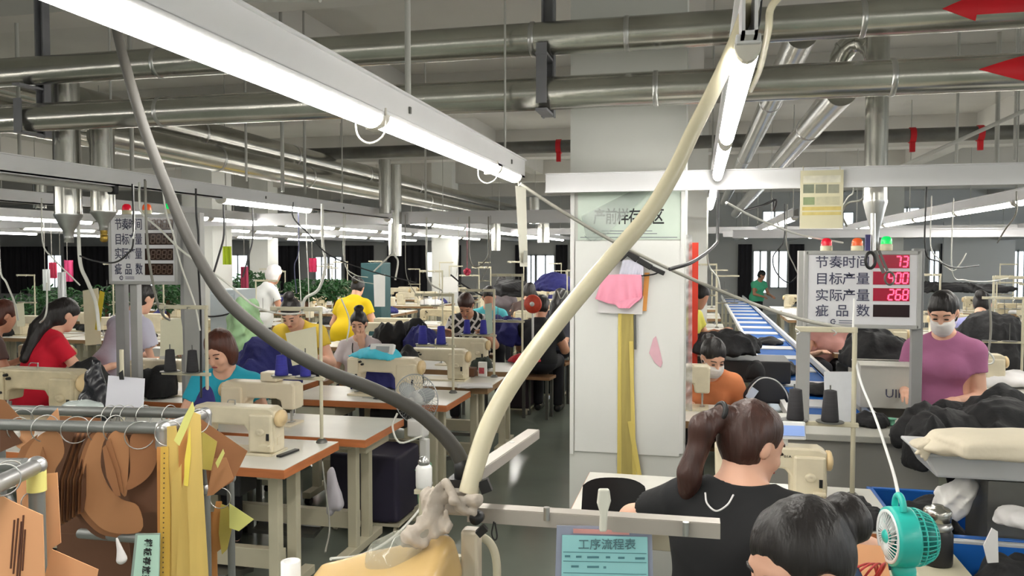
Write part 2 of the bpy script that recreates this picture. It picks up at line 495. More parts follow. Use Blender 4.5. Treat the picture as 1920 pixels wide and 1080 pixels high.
# ducts
def duct(pts, r, label, name='ventilation_duct', seams=(), seg=28, mdl=None):
    t = thing(name, label, 'duct', pts[0], 0, 'galvanised ducts and pipes')
    mb = MB().sweep([Vector(p) - Vector(pts[0]) for p in pts], r, seg, True)
    part(mb, 'pipe', mdl or M_DUCT, t)
    a = Vector(pts[0]); b = Vector(pts[-1]); d = (b - a)
    for s in seams:
        c = d * s; u = d.normalized()
        part(MB().sweep([c - u * 0.012, c - u * 0.008, c + u * 0.008, c + u * 0.012], [r * 1.0, r * 1.05, r * 1.05, r * 1.0], seg, False), 'seam_ring', M_STEEL, t)
    return t
YD = 3.78
du = aty(1100, 68, YD); dl = aty(1100, 172, YD)
RD = 0.078
def frac(px, py): # place along the duct from a pixel
    p = aty(px, py, YD); return (p.x + 8.0) / 15.0
D1 = duct([(-8, YD, du.z), (7, YD, du.z)], RD, 'upper large steel duct crossing the top with the long red arrow', seams=(frac(1000, 70), frac(1176, 60), frac(1616, 40), frac(300, 110)))
D2 = duct([(-8, YD, dl.z), (7, YD, dl.z)], RD, 'lower large steel duct crossing below the one with the long red arrow', seams=(frac(1230, 165), frac(1672, 140), frac(305, 210)))
# red flow arrows stuck on the ducts
def arrow(root, zc, xt, L, body, r):
    mb = MB()
    def pt(x, s):   # s: arc position
        a = s / r
        return Vector((x, YD - math.cos(a) * (r + 0.0015), zc + math.sin(a) * (r + 0.0015)))
    n = 8
    def strip(x0, x1, h0, h1):
        vs = []; fs = []
        for i in range(n + 1):
            x = x0 + (x1 - x0) * i / n; h = h0 + (h1 - h0) * i / n
            for j in range(7): vs.append(pt(x, -h + 2 * h * j / 6))
        for i in range(n):
            for j in range(6): fs.append((i * 7 + j, (i + 1) * 7 + j, (i + 1) * 7 + j + 1, i * 7 + j + 1))
        mb.add(vs, fs, True)
    strip(xt, xt + L * 0.36, 0.001, 0.058)
    strip(xt + L * 0.36, xt + L, body, body)
    wpart(mb, 'red_arrow', M_RED, root, 'red flow arrow pointing left')
arrow(D1, du.z, aty(1757, 28, YD).x, 0.365, 0.032, RD)
arrow(D2, dl.z, aty(1893, 140, YD).x - 0.14, 0.5, 0.03, RD)
# hangers of the two ducts
for (px, w, lb) in ((1022, 0.055, 'grey duct hanger strap just left of the pillar'), (57, 0.05, 'grey duct hanger strap at the left edge')):
    p = aty(px, 150, YD)
    mb = MB()
    for s in (-1, 1): mb.box((p.x + s * w * 0.5, YD + RD + 0.012, (dl.z - RD - 0.02 + ZC) / 2), (0.008, 0.05, ZC - dl.z + RD + 0.02))
    mb.box((p.x, YD + RD + 0.03, (dl.z - 0.1 + ZC) / 2), (w, 0.012, ZC - dl.z + RD))
    mb.box((p.x, YD, dl.z - RD - 0.012), (w, 0.2, 0.012)); mb.box((p.x, YD, du.z - RD - 0.012), (w, 0.2, 0.012))
    mb.box((p.x, YD - RD - 0.014, dl.z), (w, 0.008, 2 * RD + 0.03)) if px < 500 else mb.box((p.x, YD - RD - 0.014, (dl.z + du.z) / 2 - 0.05), (w * 0.9, 0.01, du.z - dl.z + 0.02))
    solo(mb, 'duct_hanger', M_BRACKET, lb, 'duct hanger', 'duct hangers')
# drop ducts with cones
def drop(px, ytop, ycone, ytip, d, r, label, nozzle=None, yend=None):
    a = at(px, ycone, d)
    top = at(px, ytop, d)
    tip = at(px, ytip, d)
    t = thing('drop_duct', label, 'duct', (a.x, a.y, tip.z), 0, 'galvanised drop ducts')
    zc = a.z - tip.z; zt = top.z - tip.z
    part(MB().cyl((0, 0, zc), (0, 0, zt), r, seg=28), 'pipe', M_DUCT, t)
    part(MB().lathe([(r * 1.04, zc + 0.012), (r * 1.04, zc), (r * 0.42, zc * 0.42), (r * 0.36, zc * 0.2), (r * 0.36, 0), (0, 0)], seg=28), 'cone', M_STEEL, t)
    if nozzle:
        part(MB().lathe([(0.012, 0.04), (0.02, 0.03), (0.02, -0.02), (0.016, -0.025), (0.022, -0.03), (0.022, -0.06), (0.012, -0.07), (0, -0.07)], seg=14), 'nozzle', nozzle, t)
    return t
drop(128, 140, 405, 455, 4.7, 0.074, 'left one of the twin vertical steel ducts at the left edge')
drop(194, 235, 400, 432, 4.75, 0.068, 'right one of the twin vertical ducts, with a brass nozzle', M_BRASS)
t = drop(1641, 55, 380, 470, 4.05, 0.055, 'vertical steel duct ending in a cone above the right score board')
# elbow and the two ducts running away at the right
e0 = at(1641, 150, 4.05)
eb = []
c_ = at(1592, 150, 4.25)
zr = 2.62
for k in range(9):
    a = math.pi * k / 8
    eb.append(Vector((e0.x - 0.075 + 0.075 * math.cos(a), e0.y + 0.14 * k / 8, zr + 0.13 + 0.11 * math.sin(a))))
mb = MB().sweep(eb, 0.056, 20, True)
for k in (2, 4, 6):
    u = (eb[k + 1] - eb[k - 1]).normalized()
    mb.sweep([eb[k] - u * 0.006, eb[k] + u * 0.006], 0.0595, 20, True)
solo(mb, 'duct_elbow', M_DUCT, 'ribbed steel duct elbow beside the right vertical duct', 'duct')
duct([aty(1578, 170, 4.2), (aty(1578, 170, 4.2).x, 16, aty(1578, 170, 4.2).z)], 0.075, 'steel duct running away right, lower of the pair', seams=(0.1, 0.35))
q = aty(1494, 85, 4.2)
duct([(q.x, 3.98, q.z), (q.x, 16, q.z)], 0.072, 'steel duct running away right, upper left of the pair', seams=(0.14, 0.4))
# long ducts over the left half
for (px, py, z, r, ya, yb, lb) in ((330, 240, 2.9, 0.13, 5.2, 20, 'upper long duct running into the left distance'),
                                  (330, 282, 2.66, 0.12, 5.2, 20, 'middle long duct running into the left distance'),
                                  (200, 262, 2.85, 0.1, 5.0, 19, 'long duct behind the twin vertical ducts'),
                                  (60, 175, 3.0, 0.07, 4.6, 18, 'thin bright pipe high at the left edge'),
                                  (60, 210, 2.9, 0.07, 4.6, 18, 'second thin bright pipe at the left edge')):
    p = atz(px, py, z)
    duct([(p.x, ya, z), (p.x, yb, z)], r, lb, seams=(0.1, 0.22, 0.36, 0.5))
# vertical drops in the middle distance
for (px, y0, y1, d, r, lb) in ((722, 300, 400, 8.0, 0.06, 'vertical duct drop behind the long lamp, left one'), (741, 310, 480, 8.6, 0.07, 'vertical duct drop behind the long lamp, right one'),
                               (1002, 370, 420, 9.5, 0.06, 'small vertical duct drop left of the pillar'), (930, 395, 470, 12, 0.07, 'distant vertical duct drop near the hanging sleeve'),
                               (1019, 400, 455, 12, 0.09, 'distant vertical duct right by the pillar'), (75, 330, 390, 6.5, 0.05, 'short drop pipe left of the twin ducts')):
    a = at(px, y0, d); b = at(px, y1, d)
    solo(MB().cyl((b.x, b.y, b.z), (b.x, b.y, a.z), r, seg=18), 'drop_pipe', M_DUCT, lb, 'pipe', 'vertical drop pipes')
# dark sprinkler pipe with red clamps
z9 = at(1700, 264, 9.0).z; Y9 = 9.4
t = thing('sprinkler_main', 'dark horizontal pipe with red clamps high behind the pillar', 'pipe', (0, Y9, z9))
part(MB().cyl((-6, 0, 0), (8, 0, 0), 0.075, seg=16), 'pipe', M_DKSTEEL, t)
for px in (1048, 1710, 1837):
    p = aty(px, 262, Y9)
    part(MB().cyl((p.x - 0.03, 0, 0), (p.x + 0.03, 0, 0), 0.085, seg=14).box((p.x, -0.02, -0.13), (0.05, 0.04, 0.1)), 'clamp', M_RED, t, 'red pipe clamp')
# thin vertical pipes and hanger rods
for (px, yb, d, r, lb) in ((765, 190, 2.75, 0.011, 'thin white pipe dropping to the near tray at top centre'),
                           (530, 360, 6.0, 0.014, 'hanger rod left of the near tray'), (572, 365, 6.6, 0.012, 'hanger rod beside the left distant ducts'),
                           (798, 375, 7.5, 0.01, 'hanger rod behind the middle lamp'), (1793, 305, 5.6, 0.01, 'hanger rod right of the vertical duct'),
                           (1902, 300, 5.4, 0.01, 'hanger rod at the right edge'), (37, 290, 5.4, 0.012, 'hanger rod at the left edge'), (248, 320, 5.6, 0.014, 'hanger rod right of the twin ducts'),
                           (462, 340, 6.4, 0.01, 'hanger rod between the dark hose and the lamp'), (1868, 320, 7.2, 0.02, 'dark pipe hanging near the right edge')):
    p = at(px, yb, d)
    solo(MB().cyl(p, (p.x, p.y, ZC), r, seg=8), 'hanger_rod', M_GREYW, lb, 'hanger rod', 'thin ceiling rods')
solo(MB().cyl(at(1690, 312, 5.6), at(1960, 190, 5.0), 0.014, seg=10), 'conduit', M_GREYW, 'thin slanting conduit at upper right', 'conduit')
solo(MB().cyl(at(600, 0, 3.2), at(330, 0, 3.6), 0.01, seg=8), 'conduit', M_GREYW, 'thin conduit at the top edge left', 'conduit')
# ================================================================== smooth solid modelling (bodies, cloth)
class Solid:
    """smooth union of round cones and ellipsoids, turned into one closed surface"""
    def __init__(s): s.p = []; s.disp = None
    def cone(s, a, b, r1, r2=None, k=0.03, mode='add'):
        s.p.append(('c', Vector(a), Vector(b), r1, r1 if r2 is None else r2, k, mode)); return s
    def ell(s, c, r, q=None, k=0.03, mode='add'):
        if not hasattr(r, '__len__'): r = (r, r, r)
        s.p.append(('e', Vector(c), r, q, k, mode)); return s
    def cut(s, o, n, k=0.0):
        """keep the side the normal points away from"""
        s.p.append(('h', Vector(o), Vector(n).normalized(), k)); return s
    def boxp(s, c, hs, r=0.01, q=None, k=0.02, mode='add'):
        s.p.append(('b', Vector(c), hs, r, q, k, mode)); return s
    def bounds(s):
        lo = np.array([9e9] * 3); hi = -lo
        for p in s.p:
            if p[-1] != 'add': continue
            if p[0] == 'c':
                for e, r in ((p[1], p[3]), (p[2], p[4])):
                    lo = np.minimum(lo, np.array(e) - r); hi = np.maximum(hi, np.array(e) + r)
            elif p[0] == 'e':
                m = max(p[2]) if p[3] is not None else np.array(p[2])
                lo = np.minimum(lo, np.array(p[1]) - m); hi = np.maximum(hi, np.array(p[1]) + m)
            elif p[0] == 'b':
                m = (sum(v * v for v in p[2]) ** 0.5 if p[4] is not None else np.array(p[2])) + p[3]
                lo = np.minimum(lo, np.array(p[1]) - m); hi = np.maximum(hi, np.array(p[1]) + m)
        return lo, hi
    def mesh(s, h):
        lo, hi = s.bounds()
        pad = 0.03 + 2 * h
        lo = lo - pad; hi = hi + pad
        n = np.ceil((hi - lo) / h).astype(int) + 1
        ax = [(lo[i] + h * np.arange(n[i])).astype(np.float32) for i in range(3)]
        V = np.full(n, 0.5, np.float32)
        for p in s.p:
            if p[0] == 'h':
                o, nn = p[1], p[2]
                d = (ax[0][:, None, None] - o.x) * nn.x + (ax[1][None, :, None] - o.y) * nn.y + (ax[2][None, None, :] - o.z) * nn.z
                V = np.maximum(V, d.astype(np.float32)); continue
            k = p[-2]; mode = p[-1]
            if p[0] == 'c':
                l = np.minimum(np.array(p[1]) - p[3], np.array(p[2]) - p[4]); u = np.maximum(np.array(p[1]) + p[3], np.array(p[2]) + p[4])
            elif p[0] == 'e':
                m = max(p[2]); l = np.array(p[1]) - m; u = np.array(p[1]) + m
            else:
                m = sum(v * v for v in p[2]) ** 0.5 + p[3]; l = np.array(p[1]) - m; u = np.array(p[1]) + m
            i0 = np.clip(np.floor((l - k - 0.03 - lo) / h).astype(int), 0, n); i1 = np.clip(np.ceil((u + k + 0.03 - lo) / h).astype(int) + 1, 0, n)
            if (i1 <= i0).any(): continue
            sl = tuple(slice(i0[i], i1[i]) for i in range(3))
            X = ax[0][sl[0]][:, None, None]; Y = ax[1][sl[1]][None, :, None]; Z = ax[2][sl[2]][None, None, :]
            if p[0] == 'c':
                a, b, r1, r2 = p[1], p[2], p[3], p[4]
                ab = b - a; L2 = max(ab.length_squared, 1e-12)
                px, py, pz = X - a.x, Y - a.y, Z - a.z
                t = np.clip((px * ab.x + py * ab.y + pz * ab.z) / L2, 0, 1)
                d = np.sqrt((px - t * ab.x) ** 2 + (py - t * ab.y) ** 2 + (pz - t * ab.z) ** 2) - (r1 + (r2 - r1) * t)
            else:
                px, py, pz = X - p[1].x, Y - p[1].y, Z - p[1].z
                q = p[4] if p[0] == 'b' else p[3]
                if q is not None:
                    m = q.transposed()
                    px, py, pz = (m[0][0] * px + m[0][1] * py + m[0][2] * pz, m[1][0] * px + m[1][1] * py + m[1][2] * pz, m[2][0] * px + m[2][1] * py + m[2][2] * pz)
                if p[0] == 'e':
                    rx, ry, rz = p[2]
                    k0 = np.sqrt((px / rx) ** 2 + (py / ry) ** 2 + (pz / rz) ** 2)
                    k1 = np.sqrt((px / rx ** 2) ** 2 + (py / ry ** 2) ** 2 + (pz / rz ** 2) ** 2) + 1e-9
                    d = k0 * (k0 - 1) / k1
                else:
                    qx, qy, qz = np.abs(px) - p[2][0], np.abs(py) - p[2][1], np.abs(pz) - p[2][2]
                    d = np.sqrt(np.maximum(qx, 0) ** 2 + np.maximum(qy, 0) ** 2 + np.maximum(qz, 0) ** 2) + np.minimum(np.maximum(qx, np.maximum(qy, qz)), 0) - p[3]
            v = V[sl]
            if mode == 'add':
                hh = np.clip(k - np.abs(v - d), 0, None) / max(k, 1e-6)
                V[sl] = np.minimum(v, d) - hh * hh * k * 0.25
            else:
                hh = np.clip(k - np.abs(v + d), 0, None) / max(k, 1e-6)
                V[sl] = np.maximum(v, -d) + hh * hh * k * 0.25
        if s.disp is not None:
            near = np.abs(V) < 0.12
            D = s.disp(ax[0][:, None, None], ax[1][None, :, None], ax[2][None, None, :])
            V = np.where(near, V + D, V).astype(np.float32)
        V[0] = V[-1] = 0.5; V[:, 0] = V[:, -1] = 0.5; V[:, :, 0] = V[:, :, -1] = 0.5
        return nets(V, lo, h)
def nets(V, lo, h):
    ins = V < 0
    c = np.zeros(tuple(np.array(V.shape) - 1), np.int8)
    nx, ny, nz = c.shape
    for dx in (0, 1):
        for dy in (0, 1):
            for dz in (0, 1):
                c += ins[dx:dx + nx, dy:dy + ny, dz:dz + nz]
    cell = np.argwhere((c > 0) & (c < 8))
    if not len(cell): return np.zeros((0, 3)), np.zeros((0, 4), int)
    idx = np.full(c.shape, -1, np.int32); idx[tuple(cell.T)] = np.arange(len(cell))
    acc = np.zeros((len(cell), 3)); cnt = np.zeros(len(cell))
    cor = [(a, b, d) for a in (0, 1) for b in (0, 1) for d in (0, 1)]
    for i, A in enumerate(cor):
        for B in cor[i + 1:]:
            df = [B[j] - A[j] for j in range(3)]
            if sum(abs(v) for v in df) != 1: continue
            va = V[cell[:, 0] + A[0], cell[:, 1] + A[1], cell[:, 2] + A[2]]; vb = V[cell[:, 0] + B[0], cell[:, 1] + B[1], cell[:, 2] + B[2]]
            m = (va < 0) != (vb < 0)
            t = np.where(m, va / np.where(va - vb == 0, 1, va - vb), 0)
            P = cell + np.array(A) + t[:, None] * np.array(df)
            acc[m] += P[m]; cnt[m] += 1
    verts = lo + h * acc / cnt[:, None]
    faces = []
    for axn in range(3):
        a = [slice(None)] * 3; b = [slice(None)] * 3
        a[axn] = slice(0, -1); b[axn] = slice(1, None)
        sa = ins[tuple(a)]; sb = ins[tuple(b)]
        e = np.argwhere(sa != sb)
        o1, o2 = [(1, 2), (2, 0), (0, 1)][axn]
        e = e[(e[:, o1] > 0) & (e[:, o2] > 0) & (e[:, o1] < V.shape[o1] - 1) & (e[:, o2] < V.shape[o2] - 1)]
        def at_(d1, d2):
            q = e.copy(); q[:, o1] -= d1; q[:, o2] -= d2
            return idx[q[:, 0], q[:, 1], q[:, 2]]
        F = np.stack([at_(1, 1), at_(0, 1), at_(0, 0), at_(1, 0)], 1)
        flip = ~sa[tuple(e.T)]
        F[flip] = F[flip][:, ::-1]
        faces.append(F)
    return verts, np.concatenate(faces)
def solid_part(sol, name, m, parent, h, label=None, smooth_it=1):
    v, f = sol.mesh(h)
    me = bpy.data.meshes.new(name)
    me.from_pydata(v.tolist(), [], f.tolist())
    me.polygons.foreach_set('use_smooth', [True] * len(f))
    me.materials.append(m)
    me.update()
    o = bpy.data.objects.new(name, me); COL.objects.link(o)
    if parent is not None: o.parent = parent
    if label: o['label'] = label
    if smooth_it:
        sm = o.modifiers.new('smooth', 'SMOOTH'); sm.factor = 0.5; sm.iterations = smooth_it
    return o
def folds(amp, f=18.0, seed=0.0, ax=(1, 0.6, 0.35)):
    def d(X, Y, Z):
        u = ax[0] * X + ax[1] * Y + ax[2] * Z
        w = 0.05 * np.sin(9 * Y + 5 * Z + seed) + 0.04 * np.sin(13 * X - 7 * Z + 2 * seed)
        a = np.sin(f * (u + w) + seed); b = np.sin(0.63 * f * (Z + 0.7 * X - 0.5 * Y + 1.5 * w) + 1.7 + seed)
        return amp * (0.6 * np.abs(a) + 0.5 * b)
    return d

def crumple(amp, f, seed):
    rg = random.Random(seed)
    D = [Vector((rg.uniform(-1, 1), rg.uniform(-1, 1), rg.uniform(-0.7, 0.7))).normalized() for _ in range(5)]
    def d(X, Y, Z):
        w = 0.055 * np.sin(f * 0.42 * (D[3].x * X + D[3].y * Y + D[3].z * Z) + seed) + 0.03 * np.sin(f * 0.9 * (D[4].x * X + D[4].y * Y + D[4].z * Z) + 2.0 * seed)
        r = 0
        for i, (fr, a) in enumerate(((0.55, 1.0), (1.1, 0.6), (2.1, 0.3))):
            r = r + a * np.abs(np.sin(f * fr * (D[i].x * X + D[i].y * Y + D[i].z * Z + w * (1.4 - 0.3 * i)) + seed * (i + 1)))
        return amp * (r - 0.6)
    return d

SKIN = {'light': mat('skin_light', (226, 176, 150), 0.5, var=0.05, scale=9), 'mid': mat('skin_mid', (205, 150, 122), 0.5, var=0.05, scale=9), 'tan': mat('skin_tan', (184, 128, 100), 0.5, var=0.05, scale=9)}
M_HAIR = mat('hair_black', (30, 26, 26), 0.45, var=0.3, scale=30, bump=0.3, bscale=60, stretch=(1, 1, 0.15))
M_HAIRB = mat('hair_brown', (64, 40, 34), 0.42, var=0.3, scale=30, bump=0.3, bscale=60, stretch=(1, 1, 0.15))
M_HAIRR = mat('hair_reddish', (78, 40, 28), 0.45, var=0.3, scale=30, bump=0.3, bscale=60, stretch=(1, 1, 0.15))
M_EYE = mat('eye_dark', (30, 20, 18), 0.3)
M_LIPS = mat('lips', (176, 92, 88), 0.5)
M_MASK = mat('mask_white', (232, 228, 226), 0.8, var=0.03, bump=0.1, bscale=20)
M_TROUS = mat('trousers_dark', (26, 26, 34), 0.8)
def frame_from(pitch, yaw, roll=0.0):
    """face along -Y, pitch bows it down, yaw turns it to the person's left"""
    return Euler((R(pitch), R(roll), R(yaw)), 'XYZ').to_matrix()

def person(label, loc, rz, hz=0.52, lean=12, side=0, head=(20, 0), lh=(0.2, -0.35, 0.25), rh=(-0.2, -0.35, 0.25), seated=True, shirt=None, shirt_label=None,
           skin='mid', hair='bob', hairm=None, trousers=None, h=0.010, mask=False, sleeve=0.6, face=True, curl=30, roll=0, fat=1.0, size=1.0, group=None, neck=0.085, elbow_out=0.4, headat=None, nl=0.155):
    """hands are given relative to the hip centre; facing -Y before rz"""
    hm = hairm or M_HAIR
    if headat is not None:     # (pixel of the head's middle, depth): the hips follow from the lean
        tgt = at(*headat)
        sl, ss = R(lean), R(side)
        up = Vector((math.sin(ss), -math.sin(sl), math.cos(sl))).normalized()
        b_ = R(lean * 0.6 + head[0] * 0.45)
        off = up * 0.475 + Vector((0, -math.sin(b_), math.cos(b_))) * nl + frame_from(head[0] + lean * 0.35, head[1], roll) @ Vector((0, -0.03, 0))
        hz = tgt.z - off.z
        w = Matrix.Rotation(rz, 3, 'Z') @ off
        loc = (tgt.x - w.x, tgt.y - w.y, 0)
    t = thing('person', label, 'person', loc, rz, group)
    P = Vector((0, 0, hz))
    sl = R(lean); ss = R(side)
    up = Vector((math.sin(ss), -math.sin(sl), math.cos(sl))).normalized()
    xx = Vector((1, 0, 0)); xx = (xx - up * xx.dot(up)).normalized()
    fw = xx.cross(up) * -1.0
    if fw.y > 0: fw = -fw
    def B(x, y, z): return P + xx * x + (-fw) * y + up * z     # body frame: y positive is backwards
    Cst = B(0, 0, 0.40); N = B(0, 0.01, 0.47)
    hq = frame_from(head[0] + lean * 0.35, head[1], roll)
    bend = Vector((0, -math.sin(R(lean * 0.6 + head[0] * 0.45)), math.cos(R(lean * 0.6 + head[0] * 0.45))))
    Hc = N + bend * nl + hq @ Vector((0, -0.03, 0))
    def HP(x, y, z): return Hc + hq @ Vector((x, y, z))
    q = Matrix((xx, -fw, up)).transposed()
    def torso(s, g=0.0, k=0.06):
        s.ell(B(0, 0, 0.02), ((0.165 * fat) + g, 0.118 * fat + g, 0.13 + g), q, k=0.05)
        s.cone(B(-0.055, 0, 0.06), B(-0.06, 0, 0.25), 0.095 * fat + g, 0.088 * fat + g, k)
        s.cone(B(0.055, 0, 0.06), B(0.06, 0, 0.25), 0.095 * fat + g, 0.088 * fat + g, k)
        s.ell(B(0, 0.005, 0.29), (0.152 * fat + g, 0.105 * fat + g, 0.15 + g), q, k=0.05)
        s.ell(B(0.07, -0.065, 0.27), (0.06 + g,) * 3, None, k=0.05); s.ell(B(-0.07, -0.065, 0.27), (0.06 + g,) * 3, None, k=0.05)
        s.cone(B(-0.135, 0.01, 0.385), B(-0.02, 0.015, 0.435), 0.05 + g, 0.056 + g, 0.05)
        s.cone(B(0.135, 0.01, 0.385), B(0.02, 0.015, 0.435), 0.05 + g, 0.056 + g, 0.05)
    arms = []
    for sgn, tgt in ((1, lh), (-1, rh)):
        S = B(0.165 * sgn, 0.01, 0.375)
        T = P + Vector(tgt)
        a, b = 0.275, 0.245
        d = T - S
        if d.length > (a + b) * 0.985: T = S + d.normalized() * (a + b) * 0.985; d = T - S
        L = d.length
        ca = max(-1, min(1, (a * a + L * L - b * b) / (2 * a * L)))
        hint = Vector((sgn * elbow_out, 0.45, -0.8)); dn = d.normalized()
        hint = (hint - dn * hint.dot(dn)).normalized()
        E = S + dn * (a * ca) + hint * (a * math.sqrt(max(0, 1 - ca * ca)))
        arms.append((sgn, S, E, T))
    body = Solid()
    torso(body)
    # neck and head
    body.cone(N - up * 0.03, Hc + hq @ Vector((0, 0.028, -0.05)), 0.054, 0.05, 0.04)
    body.ell(HP(0, 0.014, 0.032), (0.074, 0.092, 0.085), hq, 0.02)
    body.ell(HP(0, -0.024, -0.034), (0.061, 0.066, 0.084), hq, 0.03)
    body.ell(HP(0, -0.060, -0.092), (0.028, 0.026, 0.022), hq, 0.03)
    if face:
        body.ell(HP(0, -0.070, 0.024), (0.046, 0.016, 0.011), hq, 0.02)
        body.cone(HP(0, -0.086, 0.004), HP(0, -0.103, -0.034), 0.008, 0.0125, 0.012)
        body.ell(HP(0.036, -0.066, -0.036), (0.02, 0.016, 0.018), hq, 0.02); body.ell(HP(-0.036, -0.066, -0.036), (0.02, 0.016, 0.018), hq, 0.02)
        for s_ in (-1, 1): body.ell(HP(0.03 * s_, -0.094, 0.0), (0.017, 0.014, 0.011), hq, 0.012, 'sub')
        for s_ in (-1, 1): body.ell(HP(0.03 * s_, -0.073, -0.001), (0.014, 0.012, 0.011), hq, 0.004)
        body.ell(HP(0, -0.084, -0.064), (0.022, 0.010, 0.010), hq, 0.01)
    for s_ in (-1, 1): body.ell(HP(0.076 * s_, 0.008, -0.008), (0.010, 0.019, 0.030), hq, 0.008)
    # arms and hands
    for sgn, S, E, T in arms:
        body.cone(S, E, 0.047 * fat, 0.038 * fat, 0.03)
        body.cone(E, T, 0.038 * fat, 0.025, 0.025)
        f_ = (T - E).normalized()
        side_ = Vector((sgn, 0, 0)); side_ = (side_ - f_ * side_.dot(f_)).normalized()
        nrm = f_.cross(side_) * sgn            # away from the palm for the left hand
        if nrm.z < 0: nrm = -nrm
        kn = T + f_ * 0.085
        for w in (-0.026, 0.0, 0.026): body.cone(T + side_ * w * 0.7, kn + side_ * w, 0.019, 0.014, 0.02)
        if h < 0.0095:
            for i, (w, l) in enumerate(((-0.030, 0.040), (-0.010, 0.046), (0.010, 0.043), (0.029, 0.034))):
                c1 = R(curl + 6 * i); c2 = R(curl * 2 + 14)
                d1 = (f_ * math.cos(c1) - nrm * math.sin(c1) + side_ * (w * 2.2)).normalized(); d2 = (f_ * math.cos(c2) - nrm * math.sin(c2)).normalized()
                a0 = kn + side_ * w * 1.05; a1 = a0 + d1 * l; a2 = a1 + d2 * l * 0.8
                body.cone(a0, a1, 0.0098, 0.009, 0.004); body.cone(a1, a2, 0.009, 0.0078, 0.004)
            th = T + f_ * 0.03 - side_ * 0.026
            t1 = th + (f_ * 0.7 - side_ * 0.6 - nrm * 0.35).normalized() * 0.036; t2 = t1 + (f_ * 0.9 - side_ * 0.1 - nrm * 0.4).normalized() * 0.03
            body.cone(th, t1, 0.0125, 0.011, 0.008); body.cone(t1, t2, 0.0105, 0.009, 0.004)
        else:
            for i, (w, l) in enumerate(((-0.028, 0.06), (-0.009, 0.07), (0.010, 0.066), (0.028, 0.05))):
                c1 = R(curl); d1 = (f_ * math.cos(c1) - nrm * math.sin(c1)).normalized()
                body.cone(kn + side_ * w, kn + side_ * w * 1.3 + d1 * l, 0.011, 0.009, 0.004)
            body.cone(T + f_ * 0.03 - side_ * 0.026, T + f_ * 0.075 - side_ * 0.055 - nrm * 0.02, 0.012, 0.010, 0.006)
    # legs
    legs = []
    for sgn in (1, -1):
        hp = P + Vector((0.085 * sgn, 0, -0.02))
        if seated:
            kn = hp + Vector((0.03 * sgn, -0.40, 0.0)); an = Vector((kn.x, kn.y + 0.02, 0.09))
        else:
            L = hz - 0.02
            kn = Vector((hp.x + 0.01 * sgn, -0.02, hz * 0.52)); an = Vector((hp.x + 0.01 * sgn, 0.02, 0.085))
        legs.append((hp, kn, an))
        body.cone(hp, kn, 0.082, 0.055, 0.04); body.cone(kn, an, 0.052, 0.036, 0.02)
        body.cone(an + Vector((0, 0.02, -0.045)), an + Vector((0, -0.14, -0.055)), 0.036, 0.028, 0.03)
    solid_part(body, 'body', SKIN[skin], t, h)
    # shirt
    sh = Solid(); torso(sh, 0.014, 0.07)
    if not seated:
        sh.cone(P + Vector((-0.075 * fat, 0, 0.0)), P + Vector((-0.075 * fat, 0, -0.12)), 0.118 * fat, 0.115 * fat, 0.06); sh.cone(P + Vector((0.075 * fat, 0, 0.0)), P + Vector((0.075 * fat, 0, -0.12)), 0.118 * fat, 0.115 * fat, 0.06)
    for sgn, S, E, T in arms:
        e2 = S + (E - S) * min(1.0, sleeve)
        sh.cone(S, e2, 0.066 * fat, 0.060 * fat, 0.035)
        if sleeve > 1.0: sh.cone(E, E + (T - E) * (sleeve - 1), 0.05, 0.045, 0.02)
    sh.ell(N + up * 0.035 + fw * 0.03, (neck * 0.8, neck, 0.07), q, 0.01, 'sub')
    for sgn, S, E, T in arms:
        if sleeve <= 1.0:
            d = (E - S).normalized(); e2 = S + (E - S) * sleeve
            sh.cone(e2 + d * 0.03, e2 + d * 0.14, 0.085, 0.085, 0.004, 'sub')
    sh.cut(P - Vector((0, 0, 0.10 if not seated else 0.07)), (0, 0, -1))
    sh.disp = folds(0.006, 20, loc[0] * 3, (0.3, 0.5, 1.0))
    so = solid_part(sh, 'shirt', shirt, t, h, shirt_label)
    tr = Solid()
    tr.ell(P, (0.172 * fat, 0.125 * fat, 0.11), None, 0.05)
    for hp, kn, an in legs:
        tr.cone(hp, kn, 0.094, 0.068, 0.04); tr.cone(kn, an + Vector((0, 0, 0.02)), 0.066, 0.055, 0.03)
    solid_part(tr, 'trousers', trousers or M_TROUS, t, max(h, 0.012))
    for hp, kn, an in legs:
        sho = Solid()
        sho.cone(an + Vector((0, 0.02, -0.045)), an + Vector((0, -0.15, -0.055)), 0.043, 0.034, 0.02)
        sho.cut((0, 0, 0.004), (0, 0, -1))
        solid_part(sho, 'shoe', M_BLACK, t, 0.012)
    # hair
    hs = Solid()
    hs.ell(HP(0, 0.018, 0.036), (0.084, 0.101, 0.094), hq, 0.02)
    if hair in ('bob', 'long', 'short'):
        hs.ell(HP(0, 0.035, -0.02), (0.086, 0.078, 0.10 if hair != 'short' else 0.075), hq, 0.03)
    if hair == 'bob':
        hs.ell(HP(0.066, 0.012, -0.045), (0.028, 0.05, 0.07), hq, 0.03); hs.ell(HP(-0.066, 0.012, -0.045), (0.028, 0.05, 0.07), hq, 0.03)
    if hair == 'long':
        hs.cone(HP(0, 0.085, -0.02), HP(0, 0.11, -0.16), 0.07, 0.06, 0.05)
        hs.cone(HP(0, 0.11, -0.16), B(-0.02, 0.135, 0.22), 0.06, 0.035, 0.05)
        hs.cone(HP(0.03, 0.10, -0.12), B(0.045, 0.13, 0.26), 0.045, 0.022, 0.05)
